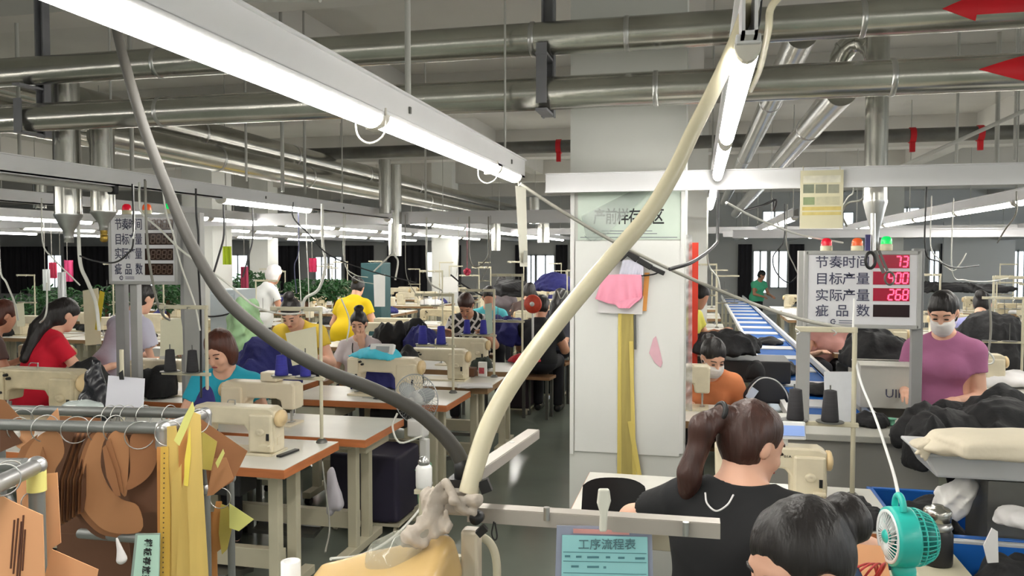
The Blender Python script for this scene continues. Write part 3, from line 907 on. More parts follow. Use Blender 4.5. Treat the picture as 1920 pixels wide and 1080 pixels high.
    if hair == 'ponytail':
        hs.ell(HP(0, 0.03, -0.01), (0.079, 0.072, 0.085), hq, 0.03)
        hs.ell(HP(0, 0.125, 0.055), (0.028,) * 3, None, 0.012)
        hs.cone(HP(0, 0.125, 0.06), HP(0.01, 0.172, 0.0), 0.026, 0.036, 0.02)
        hs.cone(HP(0.01, 0.172, 0.0), HP(0.015, 0.165, -0.15), 0.036, 0.033, 0.03); hs.cone(HP(0.015, 0.165, -0.15), HP(0.03, 0.125, -0.28), 0.033, 0.012, 0.03)
    if hair == 'bun':
        hs.ell(HP(0, 0.03, -0.01), (0.079, 0.072, 0.085), hq, 0.03)
        hs.ell(HP(0, 0.128, 0.045), (0.054, 0.042, 0.052), hq, 0.012)
    if hair == 'topbun':
        hs.ell(HP(0, 0.03, -0.01), (0.079, 0.072, 0.085), hq, 0.03)
        hs.ell(HP(0, 0.06, 0.14), (0.05, 0.05, 0.036), hq, 0.018)
    hs.ell(HP(0, -0.112, -0.045), (0.068, 0.082, 0.10), hq, 0.02, 'sub')
    for s_ in (-1, 1): hs.ell(HP(0.085 * s_, -0.012, -0.022), (0.022, 0.032, 0.042), hq, 0.01, 'sub') if hair != 'bob' else None
    hs.disp = folds(0.004, 70, 1.0, (1, 0.4, 0.1))
    solid_part(hs, 'hair', hm, t, min(h, 0.009))
    if hair == 'ponytail':
        part(MB().sweep([HP(0.025 * math.cos(a), 0.14, 0.058 + 0.025 * math.sin(a)) for a in [2 * math.pi * i / 14 for i in range(15)]], 0.008, 8), 'hair_tie', M_BLACK, t)
    if face:
        for s_ in (-1, 1):
            part(MB().ball(HP(0.0305 * s_, -0.0845, -0.004), (0.0135, 0.005, 0.0052), 10, 6, hq.to_euler()), 'eye', M_EYE, t)
            part(MB().tube([HP(0.014 * s_, -0.0875, 0.021), HP(0.03 * s_, -0.086, 0.026), HP(0.049 * s_, -0.074, 0.021)], 0.0032, 6, 4), 'eyebrow', hm, t)
        if not mask:
            part(MB().ball(HP(0, -0.0925, -0.064), (0.021, 0.006, 0.0065), 12, 6, hq.to_euler()), 'lips', M_LIPS, t)
    if mask:
        mk = Solid()
        mk.ell(HP(0, -0.030, -0.052), (0.069, 0.074, 0.074), hq, 0.02); mk.cone(HP(0, -0.088, -0.01), HP(0, -0.100, -0.035), 0.012, 0.016, 0.03); mk.ell(HP(0, -0.066, -0.088), (0.045, 0.038, 0.038), hq, 0.03); mk.ell(HP(0, -0.075, -0.055), (0.05, 0.035, 0.05), hq, 0.03)
        mk.cut(HP(0, -0.035, 0), hq @ Vector((0, 1, 0))); mk.cut(HP(0, 0, -0.008), hq @ Vector((0, -0.15, 1)))
        mk.disp = lambda X, Y, Z: 0.0015 * np.sin(Z * 500)
        m_ = solid_part(mk, 'face_mask', M_MASK, t, 0.006)
        for s_ in (-1, 1):
            part(MB().tube([HP(0.064 * s_, -0.035, -0.03), HP(0.083 * s_, 0.0, -0.005), HP(0.084 * s_, 0.022, -0.015), HP(0.064 * s_, -0.035, -0.08)], 0.0016, 5, 4), 'ear_loop', M_MASK, m_)
    t['hc'] = tuple(Hc)
    if size != 1.0: t.scale = (size,) * 3
    return t, HP, B
# ================================================================== sewing tables, machines, thread stands
M_LAM = mat('laminate_white', (222, 220, 212), 0.28, var=0.06, scale=4)
M_EDGE = mat('orange_wood_edge', (186, 112, 66), 0.45, var=0.15, scale=5, stretch=(1, 1, 8))
M_EDGE2 = mat('brown_wood_edge', (150, 118, 84), 0.5, var=0.12, scale=5)
M_LEG = mat('leg_cream_paint', (196, 190, 166), 0.5, var=0.07, scale=4)
M_CREAM = mat('machine_cream', (226, 214, 188), 0.35, var=0.07, scale=5)
M_CREAM2 = mat('machine_ivory', (216, 206, 180), 0.4, var=0.12, scale=7)
M_AGED = mat('machine_aged', (190, 178, 148), 0.5, var=0.2, scale=9)
M_IVORY = mat('wheel_ivory', (222, 196, 150), 0.4, var=0.06)
M_SCREEN = mat('screen_grey', (160, 166, 168), 0.3, var=0.04)
M_LCD = mat('lcd_blue', (140, 165, 215), 0.3, var=0.05, emit=(120, 150, 220), estr=0.35)
M_PANELW = mat('panel_white', (226, 226, 224), 0.35, var=0.03)
M_MOTOR = mat('motor_dark', (44, 44, 46), 0.5)

def table_proto(edge=M_EDGE, far=False):
    t = thing('sewing_table', 'p', 'table', (0, 0, 0), 0)
    L, W, Z = 1.2, 0.58, 0.76
    part(MB().box((0, 0, Z - 0.0225), (L, W, 0.041)), 'edge_band', edge, t, 'wooden edge')
    part(MB().box((0, 0, Z - 0.001), (L - 0.006, W - 0.006, 0.004)), 'tabletop', M_LAM, t)
    for s in (-1, 1):
        mb = MB()
        for y in (-0.09, 0.09): mb.box((s * 0.44, y, 0.40), (0.055, 0.05, 0.64))
        mb.box((s * 0.44, 0, 0.075), (0.06, 0.52, 0.045)); mb.box((s * 0.44, 0, 0.70), (0.06, 0.42, 0.035))
        lg = part(mb, 'leg', M_LEG, t, bevel=0.004)
        if not far:
            for y in (-0.22, 0.22):
                part(MB().cyl((s * 0.44 - 0.02, y, 0.026), (s * 0.44 + 0.02, y, 0.026), 0.026, seg=14).box((s * 0.44, y, 0.05), (0.03, 0.03, 0.02)), 'caster', M_BLACK, lg)
    part(MB().box((0, 0.0, 0.22), (0.86, 0.05, 0.1)), 'crossbar', M_LEG, t, bevel=0.003)
    if not far:
        part(MB().box((0.02, -0.06, 0.15), (0.4, 0.26, 0.025), (R(-12), 0, 0)), 'treadle', M_DKSTEEL, t)
        part(MB().box((0.12, 0.03, 0.62), (0.2, 0.16, 0.17)).cyl((0.02, 0.03, 0.62), (-0.06, 0.03, 0.62), 0.05), 'motor', M_MOTOR, t, bevel=0.01)
        part(MB().box((-0.36, -0.1, 0.665), (0.3, 0.34, 0.08)), 'drawer', M_LEG, t, bevel=0.004)
    return t

def machine_proto(body=M_CREAM, panel='top', far=False):
    t = thing('sewing_machine', 'p', 'sewing machine', (0, 0, 0), 0)
    part(MB().box((0, 0.01, 0.008), (0.47, 0.17, 0.016)), 'bed', body, t, bevel=0.003)
    pf = [(-0.24, 0.118), (-0.243, 0.29), (-0.228, 0.312), (0.205, 0.312), (0.236, 0.29), (0.238, 0.016), (0.085, 0.016), (0.082, 0.15), (0.06, 0.19), (-0.12, 0.194), (-0.15, 0.18), (-0.158, 0.118)]
    mb = MB().prism(pf, (0, -0.052, 0), (1, 0, 0), (0, 0, 1), (0, 1, 0), 0.108)
    arm = part(mb, 'arm', body, t, bevel=0.012)
    part(MB().box((0.162, 0.004, 0.145), (0.135, 0.142, 0.25)), 'column', body, t, bevel=0.012)
    part(MB().lathe([(0.0, 0.0), (0.052, 0.0), (0.056, 0.005), (0.056, 0.018), (0.048, 0.024), (0.03, 0.025), (0.028, 0.029), (0, 0.029)], (0.236, 0, 0.236), (1, 0, 0), 28), 'handwheel', M_IVORY, t, 'ivory handwheel')
    nb = MB().cyl((-0.2, 0, 0.06), (-0.2, 0, 0.13), 0.006, seg=10).cyl((-0.2, 0, 0.018), (-0.2, 0, 0.06), 0.002, seg=6)
    part(nb, 'needle_bar', M_STEEL, t)
    part(MB().box((-0.2, 0.012, 0.022), (0.028, 0.045, 0.004)).box((-0.2, 0.016, 0.06), (0.008, 0.008, 0.08)), 'presser_foot', M_STEEL, t)
    if not far:
        part(MB().box((-0.2, -0.058, 0.21), (0.075, 0.012, 0.17)), 'face_plate', body, t, bevel=0.004)
        for i, (x, z) in enumerate(((-0.150, 0.275), (-0.135, 0.255), (-0.175, 0.17))):
            part(MB().cyl((x, -0.05, z), (x, -0.068, z), 0.010, 0.008, 14), 'tension_disc', M_BLACK, t, 'black tension knob')
        part(MB().lathe([(0.024, 0), (0.024, 0.008), (0.018, 0.014), (0.008, 0.015), (0, 0.012)], (0.165, -0.066, 0.155), (0, -1, 0), 20), 'stitch_dial', body, t)
        part(MB().box((0.208, -0.068, 0.125), (0.014, 0.008, 0.045)), 'slot_cover', M_BLACK, t, 'black slot cover')
        part(MB().box((0.2, -0.085, 0.075), (0.05, 0.035, 0.012)).box((0.22, -0.072, 0.07), (0.012, 0.01, 0.05)), 'reverse_lever', M_CREAM2, t)
        part(MB().cyl((-0.02, 0, 0.31), (-0.02, 0, 0.345), 0.004, seg=8).tube([(-0.02, 0, 0.342), (-0.05, -0.01, 0.345), (-0.05, -0.025, 0.33)], 0.003, 6, 4), 'thread_guide', M_STEEL, t)
        part(MB().box((0.239, 0.0, 0.09), (0.004, 0.05, 0.05)), 'oil_window', M_CREAM2, t)
    if panel == 'top':
        p = part(MB().box((-0.01, -0.02, 0.375), (0.16, 0.045, 0.085), (R(-18), 0, 0)).box((-0.01, 0.0, 0.325), (0.04, 0.03, 0.04)), 'control_panel', M_PANELW, t, 'white control box on top', bevel=0.006)
        part(MB().box((0.0, -0.046, 0.378), (0.09, 0.003, 0.05), (R(-18), 0, 0)), 'screen', M_SCREEN, p)
    elif panel == 'front':
        p = part(MB().box((0.0, -0.062, 0.25), (0.13, 0.02, 0.09)), 'control_panel', M_SCREEN, t, 'grey control panel on the arm', bevel=0.004)
        part(MB().box((0.0, -0.074, 0.26), (0.07, 0.003, 0.045)), 'screen', mat('screen_dark', (92, 98, 100), 0.25), p)
        part(MB().box((-0.07, 0.0, 0.35), (0.11, 0.09, 0.07)), 'lamp_box', body, t, bevel=0.01)
    return t

def stand_proto(hh=0.72, shelf=0.34, length=0.3, two=True):
    t = thing('thread_stand', 'p', 'thread stand', (0, 0, 0), 0)
    part(MB().cyl((0, 0, 0), (0, 0, hh), 0.0095, seg=12), 'pole', M_LEG, t)
    part(MB().lathe([(0.03, 0), (0.03, 0.006), (0.018, 0.02), (0.012, 0.022)], seg=16), 'base_nut', M_DKSTEEL, t)
    sh = MB().box((-length / 2 + 0.02, 0, shelf), (length, 0.022, 0.018))
    s_ = part(sh, 'spool_shelf', M_LEG, t, bevel=0.003)
    for x in ((-0.09, -0.23) if two else (-0.1,)):
        part(MB().cyl((x, 0, shelf + 0.008), (x, 0, shelf + 0.012), 0.055, seg=20).cyl((x, 0, shelf), (x, 0, shelf + 0.16), 0.003, seg=6), 'spool_pin', M_DKSTEEL, s_)
    ar = MB().box((-length / 2 + 0.01, 0, hh - 0.012), (length, 0.018, 0.022))
    a_ = part(ar, 'guide_arm', M_LEG, t, bevel=0.003)
    for x in (-0.09, -0.23):
        part(MB().tube([(x, -0.009, hh - 0.012), (x, -0.04, hh - 0.01), (x + 0.012, -0.05, hh - 0.02), (x, -0.055, hh - 0.03)], 0.0025, 6, 3), 'guide_loop', M_STEEL, a_)
    return t
def cone_proto(m):
    mb = MB().lathe([(0.0, 0.0), (0.030, 0.0), (0.031, 0.006), (0.0225, 0.112), (0.012, 0.115), (0.0, 0.115)], seg=20)
    o = part(mb, 'thread_cone', m); return tag(o, 'p', 'thread cone')

M_THN = mat('thread_navy', (48, 48, 140), 0.8, var=0.15, scale=80, stretch=(0.2, 0.2, 3))
M_THK = mat('thread_black', (48, 47, 50), 0.85, var=0.15, scale=80, stretch=(0.2, 0.2, 3))
M_THY = mat('thread_yellow', (216, 210, 70), 0.8)
M_THP = mat('thread_purple', (92, 44, 140), 0.8, var=0.15)
T1 = table_proto(); T2 = table_proto(M_EDGE2); TF = table_proto(M_EDGE2, True)
MA = machine_proto(M_CREAM2, 'none'); MFRT = machine_proto(M_CREAM, 'front'); MTOP = machine_proto(M_CREAM, 'top'); MAG = machine_proto(M_AGED, 'none'); MF = machine_proto(M_CREAM2, 'none', True)
ST = stand_proto(); STW = stand_proto(0.70, 0.30, 0.24)
CN = {'navy': cone_proto(M_THN), 'black': cone_proto(M_THK), 'yellow': cone_proto(M_THY), 'purple': cone_proto(M_THP)}
MACH = [MA, MFRT, MTOP, MAG, MF]
PROTOS = [T1, T2, TF, MA, MFRT, MTOP, MAG, MF, ST, STW] + list(CN.values())
def place(proto, loc, rz, label, group=None, scale=None):
    if proto in MACH:
        k = scale or 1.0
        scale = (k, k, k * 0.8)
    return dup(proto, loc, rz, label, group, scale)
GT, GM, GS, GC = 'sewing tables in rows', 'sewing machines in rows', 'thread stands on the tables', 'thread cones on their stands'
ZTP = 0.761
# ---- left block, front rows
place(T1, (-2.46, 3.62, 0), 0, 'nearest sewing table, white top with orange edge and cream legs, left of the aisle', GT)
place(T1, (-2.34, 4.27, 0), math.pi, 'white topped table with orange edge right behind the nearest one', GT)
place(T1, (-3.68, 3.62, 0), 0, 'sewing table behind the cardboard patterns, left of the nearest table', GT)
place(T1, (-3.56, 4.27, 0), math.pi, 'sewing table where the blue shirted woman works', GT)
place(T1, (-4.9, 3.62, 0), 0, 'sewing table under the aged machine at the left edge', GT)
place(MA, (-2.26, 3.6, ZTP), 0, 'nearest cream sewing machine, round wheel end towards the aisle', GM, 0.95)
place(MFRT, (-2.52, 4.26, ZTP), math.pi, 'cream machine with a grey control panel, behind the nearest machine', GM)
place(T1, (-2.22, 5.32, 0), 0, 'white table with orange edge behind the round floor fan', GT)
place(MTOP, (-2.16, 5.30, ZTP), 0, 'cream machine with cyan cloth on top, behind the round fan', GM, 1.1)
place(T2, (-2.13, 6.04, 0), 0, 'cluttered brown edged table behind the fan, by the aisle', GT)
place(MA, (-2.02, 6.08, ZTP), 0, 'cream machine on the cluttered table behind the fan', GM)
place(T2, (-2.12, 6.9, 0), 0, 'brown edged table carrying the red cloth, by the aisle', GT)
place(MA, (-2.08, 6.92, ZTP), 0, 'cream machine beside the folded red cloth', GM)
place(T1, (-3.55, 5.55, 0), 0, 'pinkish edged table left of the navy garment pile', GT)
place(MTOP, (-3.75, 5.0, ZTP), math.pi, 'machine in front of the pale grey shirted worker, purple thread beside it', GM)
place(T1, (-3.85, 5.0, 0), math.pi, 'table below the grey shirted worker, purple thread on it', GT)
place(MAG, tuple(atz(80, 787, ZTP)), 0, 'aged bare machine at the left edge above the cardboard patterns', GM, 1.25)
place(T1, (-5.3, 5.6, 0), 0, 'table in front of the red shirted worker', GT)
place(T1, (-5.6, 4.4, 0), math.pi, 'table at the left edge behind the aged machine', GT)
place(MF, (-5.3, 5.6, ZTP), 0, 'machine beside the red shirted worker', GM)
# thread stands of the front rows
s1 = place(ST, (-1.94, 3.87, ZTP), 0, 'cream thread stand with two navy cones beside the nearest machine', GS)
for x in (-0.09, -0.23):
    place(CN['navy'], (-1.94 + x, 3.87, ZTP + 0.352), 0, 'navy thread cone on the nearest stand, towards the aisle' if x > -0.2 else 'fatter navy thread cone on the nearest stand, beside the pole end', GC, (0.92 if x > -0.2 else 1.15, 0.92 if x > -0.2 else 1.15, 0.95))
s2 = place(ST, (-2.62, 3.87, ZTP), 0, 'thread stand with two black cones in front of the blue shirt', GS)
for x in (-0.09, -0.23):
    place(CN['black'], (-2.62 + x, 3.87, ZTP + 0.352), 0, 'black thread cone before the blue shirt, right one' if x > -0.2 else 'black thread cone before the blue shirt, left one', GC, 1.05)
place(ST, (-1.72, 5.5, ZTP), 0, 'thread stand behind the cyan cloth', GS)
for x in (-0.09, -0.23):
    place(CN['navy'], (-1.72 + x, 5.5, ZTP + 0.352), 0, 'navy cone over the cyan cloth, right one' if x > -0.2 else 'navy cone over the cyan cloth, left one', GC, 1.15)
place(ST, (-1.62, 6.3, ZTP), 0, 'thread stand on the cluttered table behind the fan', GS)
for x in (-0.09, -0.23):
    place(CN['navy'], (-1.62 + x, 6.3, ZTP + 0.352), 0, 'small navy cone in front of the black and white blouse, right one' if x > -0.2 else 'small navy cone in front of the black and white blouse, left one', GC)
place(ST, (-1.56, 7.1, ZTP), 0, 'thread stand beside the red cloth', GS, (1, 1, 1.15))
# ---- right block
place(T1, (0.12, 3.33, 0), 0, 'worktable of the black shirted woman right of the pillar', GT)
place(T2, (-0.12, 5.17, 0), math.pi, 'table of the orange shirted woman behind the pillar', GT)
place(MA, (-0.2, 5.3, ZTP), math.pi, 'white machine head peeking out right of the pillar', GM, 1.15)
# the large machine of the black shirted woman
t = place(MA, (0.29, 3.38, ZTP), 0, 'large cream machine with a wide ivory wheel right of the ponytail', GM, 0.9)
p = part(MB().box((0.04, -0.02, 0.40), (0.215, 0.035, 0.1), (R(-14), 0, R(4))).box((0.06, 0.0, 0.33), (0.03, 0.03, 0.05)), 'control_panel', M_PANELW, t, 'white control box with a blue display', bevel=0.008)
part(MB().box((0.085, -0.041, 0.405), (0.112, 0.004, 0.055), (R(-14), 0, R(4))), 'display', M_LCD, p)
for i in range(5):
    part(MB().box((0.05 + 0.018 * i, -0.036, 0.365), (0.010, 0.004, 0.010), (R(-14), 0, R(4))), 'button', M_SCREEN, p)
mk = MB(); put_text(mk, 'TAKE  01A', 0.02, (0.04, -0.0535, 0.262), (1, 0, 0), (0, 0, 1), (0, -1, 0))
part(mk, 'lettering', M_BLACK, t)
s3 = place(STW, (0.62, 3.47, ZTP), 0, 'pale thread stand with two thick black cones behind the black shirt', GS)
for x in (-0.09, -0.225):
    place(CN['black'], (0.62 + x, 3.47, ZTP + 0.312), 0, 'thick black thread cone under the right score board, right one' if x > -0.2 else 'thick black thread cone under the right score board, left one', GC, 1.12)
# ---- far rows
k = 0
far_left = [(x, y) for y in (8.3, 8.95, 10.6, 11.25, 12.9, 13.55, 15.2, 15.85, 17.5, 18.15) for x in (-2.25, -3.5, -5.6, -6.85, -8.1, -9.35)]
far_right = [(x, y) for y in (6.7, 7.35, 8.9, 9.55, 11.1, 11.75, 13.3, 13.95, 15.5, 16.15) for x in (-0.25, 1.95, 3.2, 4.9, 6.15)]
M_CLOTH = {'black': mat('cloth_black', (20, 20, 23), 0.75, var=0.25, scale=5, bump=0.5, bscale=14), 'navy': mat('cloth_navy', (34, 36, 104), 0.75, var=0.2, scale=4, bump=0.5, bscale=14),
           'white': mat('cloth_white', (222, 220, 220), 0.8, var=0.05), 'red': mat('cloth_red', (176, 32, 46), 0.8), 'cyan': mat('cloth_cyan', (70, 190, 215), 0.7), 'green': mat('cloth_green', (148, 184, 140), 0.8, var=0.15), 'teal': mat('cloth_teal', (60, 140, 150), 0.8), 'yellow': mat('cloth_yellow', (222, 200, 60), 0.8), 'lilac': mat('cloth_lilac', (150, 140, 190), 0.8)}
def heap_mesh(r, seed, h, n=8, amp=0.02, f=26):
    rg = random.Random(seed); s = Solid()
    s.ell((0, 0, 0), r, None, 0.04)
    for i in range(n):
        a = rg.uniform(0, 6.28); q = rg.uniform(0.3, 0.95)
        s.ell((math.cos(a) * r[0] * q, math.sin(a) * r[1] * q, r[2] * rg.uniform(0.0, 0.55)), (r[0] * rg.uniform(0.25, 0.5), r[1] * rg.uniform(0.25, 0.5), r[2] * rg.uniform(0.3, 0.6)), None, 0.05)
    s.cut((0, 0, 0), (0, 0, -1)); s.disp = crumple(amp, f, seed)
    return s
def heap(label, loc, r, m, seed, h=0.012, n=8, amp=None, rz=0.0, name='garment_heap', cat='garment', group=None, f=26):
    s = heap_mesh(r, seed, h, n, amp or min(0.024, 0.16 * min(r)), f if max(r) > 0.12 else f * 1.7)
    o = solid_part(s, name, m, None, h)
    o.location = loc; o.rotation_euler = (0, 0, rz)
    return tag(o, label, cat, group)
FH = {c: heap('p', (0, 0, 0), (0.24, 0.17, 0.13), M_CLOTH[c], i + 3, 0.018) for i, c in enumerate(('black', 'navy', 'white', 'cyan', 'red', 'green'))}
PROTOS += list(FH.values())
rr = random.Random(5)
SEATS = [at(*q) for q in ((545, 588, 6.6), (672, 606, 8.0), (672, 540, 10.2), (873, 572, 8.3), (1017, 574, 8.8), (1843, 571, 8.0), (1429, 516, 20.5), (1314, 556, 8.0), (12, 592, 6.3), (1562, 590, 7.8), (941, 531, 13.0), (917, 556, 9.6), (994, 546, 11.5), (1052, 560, 9.6), (516, 514, 10.4), (1662, 575, 12.0),
                             (95, 566, 12.0), (10, 590, 11.5), (315, 556, 11.6), (475, 536, 11.8), (628, 545, 12.4), (200, 565, 11.8), (575, 545, 12.2))]
def taken(x, y): return any(abs(p.x - x) < 0.72 and abs(p.y - y) < 0.5 for p in SEATS)
for side, lst in (('left', far_left), ('right', far_right)):
    for i, (x, y) in enumerate(lst):
        rot = 0 if i % 2 else math.pi
        if taken(x, y): continue
        z = 'middle' if y < 12 else 'far'
        place(TF, (x, y, 0), rot, 'small white topped table in the %s rows %s of the pillar' % (z, side), '%s tables %s' % (z, side))
        place(MF if rr.random() < 0.7 else MAG, (x + rr.uniform(-0.12, 0.12), y, ZTP), rot, 'small cream machine in the %s rows %s of the pillar' % (z, side), '%s machines %s' % (z, side))
        if rr.random() < 0.75:
            c = rr.choice(['black', 'black', 'navy', 'navy', 'white'] if side == 'left' else ['black', 'black', 'black', 'white'])
            place(FH[c], (x + rr.choice([-1, 1]) * 0.38, y + rr.uniform(-0.1, 0.1), ZTP), rr.uniform(0, 6), 'small %s garment pile on the %s tables %s of the pillar' % (c, z, side), '%s %s piles %s' % (z, c, side), rr.uniform(0.8, 1.2))
        if rr.random() < 0.6:
            place(ST, (x + 0.5, y + 0.22, ZTP), rot, 'thread stand in the %s rows %s of the pillar' % (z, side), '%s stands %s' % (z, side), (1, 1, rr.uniform(0.9, 1.25)))
# ================================================================== people
def shirt_mat(name, rgb, **k):
    return mat('shirt_' + name, rgb, 0.85, var=k.get('var', 0.05), scale=4, bump=0.15, bscale=14)
def base(px, py, d):   # floor point below a pixel at depth d
    p = at(px, py, d); return (p.x, p.y, 0)
def hip(px, y_head, d, total):  # hip height so that the top of the head lands on y_head
    return at(px, y_head, d).z - total
def face_cam(px): # rotation that turns the person to the camera
    return math.atan2(-(at(px, 480, 1)).x, (at(px, 480, 1)).y) * -1.0
# black shirted woman with ponytail, seen from behind right
bk, HPb, Bb = person('seated woman in a black blouse with sheer sleeves and a brown ponytail, seen from behind', (0, 0, 0), math.pi - R(14), 0.50, lean=16, head=(14, -44), lh=(0.16, -0.36, 0.26), rh=(-0.12, -0.38, 0.26), nl=0.115, elbow_out=3.2,
       headat=(1412, 828, 2.4), shirt=mat('blouse_black', (20, 21, 24), 0.85, var=0.2, scale=5, bump=0.15, bscale=12), skin='light', hair='ponytail', hairm=M_HAIRB, h=0.0075, sleeve=0.62, fat=1.22, neck=0.13)
part(MB().tube([Bb(0.0, 0.118, 0.425), Bb(0.012, 0.136, 0.395), Bb(0.04, 0.142, 0.375), Bb(0.068, 0.134, 0.392), Bb(0.08, 0.115, 0.42)], 0.0028, 8, 6), 'collar_loop', M_CLOTH['white'], bk, 'pale loop at the nape')
# near woman, only her head in the frame
person('woman with black hair in a bun, head bowed, cut by the bottom edge', (0, 0, 0), R(-56), 0.60, lean=10, head=(12, 0), lh=(0.15, -0.5, 0.15), rh=(-0.15, -0.5, 0.15),
       headat=(1488, 1060, 1.5), shirt=shirt_mat('plum', (90, 60, 70)), skin='light', hair='bun', h=0.0075, neck=0.12)
# purple shirted woman, standing
purple, HPp, Bp = person('standing woman in a mauve T-shirt and white face mask, hands on black cloth', (0, 0, 0), R(-24), 0.80, lean=5, head=(24, 0), lh=(0.09, -0.27, 0.10), rh=(-0.16, -0.27, 0.13), elbow_out=0.35, seated=False,
       headat=(1768, 584, 4.8), shirt=shirt_mat('mauve', (168, 104, 142)), skin='light', hair='short', h=0.006, mask=True, sleeve=0.62, curl=26, trousers=M_TROUS)
# blue shirted woman
person('seated woman in a turquoise shirt with short auburn hair, looking down', (0, 0, 0), R(14), 0.47, lean=18, head=(22, -14), lh=(0.2, -0.4, 0.22), rh=(-0.2, -0.4, 0.22),
       headat=(410, 656, 4.85), shirt=shirt_mat('turquoise', (40, 168, 196)), skin='light', hair='bob', hairm=M_HAIRR, h=0.007, sleeve=0.6)
# orange shirted woman with mask
person('seated woman in an orange shirt and white face mask behind the pillar', (0, 0, 0), R(4), 0.43, lean=30, head=(22, 18), lh=(0.22, -0.42, 0.16), rh=(-0.2, -0.4, 0.2),
       headat=(1338, 669, 5.45), shirt=shirt_mat('orange', (226, 140, 92)), skin='light', hair='bun', h=0.0075, mask=True, sleeve=0.62)
# red shirted worker from behind
person('standing worker in a bright red T-shirt with long dark hair, seen from behind', (0, 0, 0), math.pi - R(22), 0.86, lean=24, head=(20, -10), lh=(-0.02, -0.42, 0.06), rh=(-0.22, -0.5, 0.16), seated=False,
       headat=(126, 590, 6.1), shirt=shirt_mat('red', (206, 16, 46)), skin='light', hair='long', h=0.0078, face=False, sleeve=0.55)
# grey shirted worker from behind
person('standing worker in a pale grey T-shirt seen from behind under the left score board', (0, 0, 0), math.pi - R(16), 0.92, lean=24, head=(16, -6), lh=(0.1, -0.4, 0.08), rh=(-0.16, -0.42, 0.1), seated=False,
       headat=(271, 559, 6.6), shirt=shirt_mat('palegrey', (188, 186, 204)), skin='light', hair='bun', h=0.0085, face=False, sleeve=0.75, fat=1.18)
# white blouse with lanyard
wl, HPw, Bw = person('seated woman in a white blouse with a dark lanyard, hand at her chin', (0, 0, 0), R(12), 0.55, lean=8, head=(14, 0), lh=(0.05, -0.22, 0.42), rh=(-0.22, -0.3, 0.12),
       headat=(672, 606, 8.0), shirt=shirt_mat('white', (218, 206, 210)), skin='light', hair='topbun', h=0.0085, sleeve=0.7)
part(MB().tube([Bw(0.065, 0.0, 0.46), Bw(0.05, -0.13, 0.36), Bw(0.0, -0.150, 0.2)], 0.006, 6, 5).tube([Bw(-0.065, 0.0, 0.46), Bw(-0.05, -0.13, 0.36), Bw(0.0, -0.150, 0.2)], 0.006, 6, 5), 'lanyard', M_EYE, wl)
# yellow shirted, bowed
person('bowed woman in a yellow shirt with dark hair, behind the navy garment pile', (0, 0, 0), R(6), 0.52, lean=40, head=(28, 0), lh=(0.2, -0.45, 0.12), rh=(-0.2, -0.45, 0.12),
       headat=(545, 588, 6.6), shirt=shirt_mat('yellow', (216, 184, 62)), skin='light', hair='topbun', h=0.010, fat=1.15)
# far yellow, from behind
person('worker in a vivid yellow shirt seen from behind in the middle distance', (0, 0, 0), math.pi, 0.72, lean=26, head=(28, 0), lh=(0.25, -0.4, 0.1), rh=(-0.25, -0.4, 0.1), seated=False,
       headat=(672, 540, 10.2), shirt=shirt_mat('vividyellow', (240, 204, 20)), skin='light', hair='bun', h=0.012, face=False, fat=1.2)
# black and white blouse
m = bpy.data.materials.new('blouse_pattern'); m.use_nodes = True
nt = m.node_tree; b = nt.nodes['Principled BSDF']; b.inputs['Roughness'].default_value = 0.85
tc = nt.nodes.new('ShaderNodeTexCoord'); br = nt.nodes.new('ShaderNodeTexBrick'); mp = nt.nodes.new('ShaderNodeMapping')
mp.inputs['Rotation'].default_value = (R(60), R(30), R(45)); mp.inputs['Scale'].default_value = (1, 1, 1)
br.inputs['Color1'].default_value = (0.01, 0.01, 0.012, 1); br.inputs['Color2'].default_value = (0.012, 0.012, 0.015, 1); br.inputs['Mortar'].default_value = (0.75, 0.73, 0.72, 1)
br.inputs['Mortar Size'].default_value = 0.05; br.inputs['Scale'].default_value = 5.0
nt.links.new(tc.outputs['Object'], mp.inputs[0]); nt.links.new(mp.outputs[0], br.inputs['Vector']); nt.links.new(br.outputs['Color'], b.inputs['Base Color'])
person('bowed woman in a black and white patterned blouse in the middle distance', (0, 0, 0), R(4), 0.60, lean=34, head=(34, 0), lh=(0.2, -0.4, 0.2), rh=(-0.2, -0.4, 0.2),
       headat=(873, 572, 8.3), shirt=m, skin='mid', hair='short', hairm=M_HAIRB, h=0.010, fat=1.1)
# dark shirted from behind near the pillar
person('worker in a black shirt seen from behind, left of the pillar', (0, 0, 0), math.pi - R(6), 0.56, lean=12, head=(18, 0), lh=(0.2, -0.4, 0.2), rh=(-0.2, -0.4, 0.2),
       headat=(1017, 574, 8.8), shirt=shirt_mat('black', (26, 28, 32)), skin='mid', hair='short', h=0.012, face=False, fat=1.25)
# lavender from behind on the right
person('worker in a lavender shirt seen from behind beside the mauve T-shirt', (0, 0, 0), math.pi - R(30), 0.58, lean=30, head=(20, 0), lh=(0.2, -0.42, 0.2), rh=(-0.2, -0.42, 0.2),
       headat=(1843, 571, 8.0), shirt=shirt_mat('lavender', (160, 162, 214)), skin='light', hair='bun', h=0.011, face=False)
# far green by the window
person('distant worker in a mint green shirt before a bright far window', (0, 0, 0), R(30), 0.82, lean=18, head=(20, 40), lh=(0.2, -0.4, 0.05), rh=(-0.1, -0.42, 0.05), seated=False,
       headat=(1429, 516, 20.5), shirt=shirt_mat('mint', (96, 208, 160)), skin='mid', hair='short', h=0.013, face=False)
# yellow green sleeve right of the pillar
person('seated worker in a lime yellow top just right of the pillar', (0, 0, 0), R(60), 0.50, lean=26, head=(20, 0), lh=(0.15, -0.45, 0.2), rh=(-0.15, -0.45, 0.2),
       headat=(1314, 556, 8.0), shirt=shirt_mat('lime', (216, 210, 92)), skin='mid', hair='bun', h=0.012, face=False)
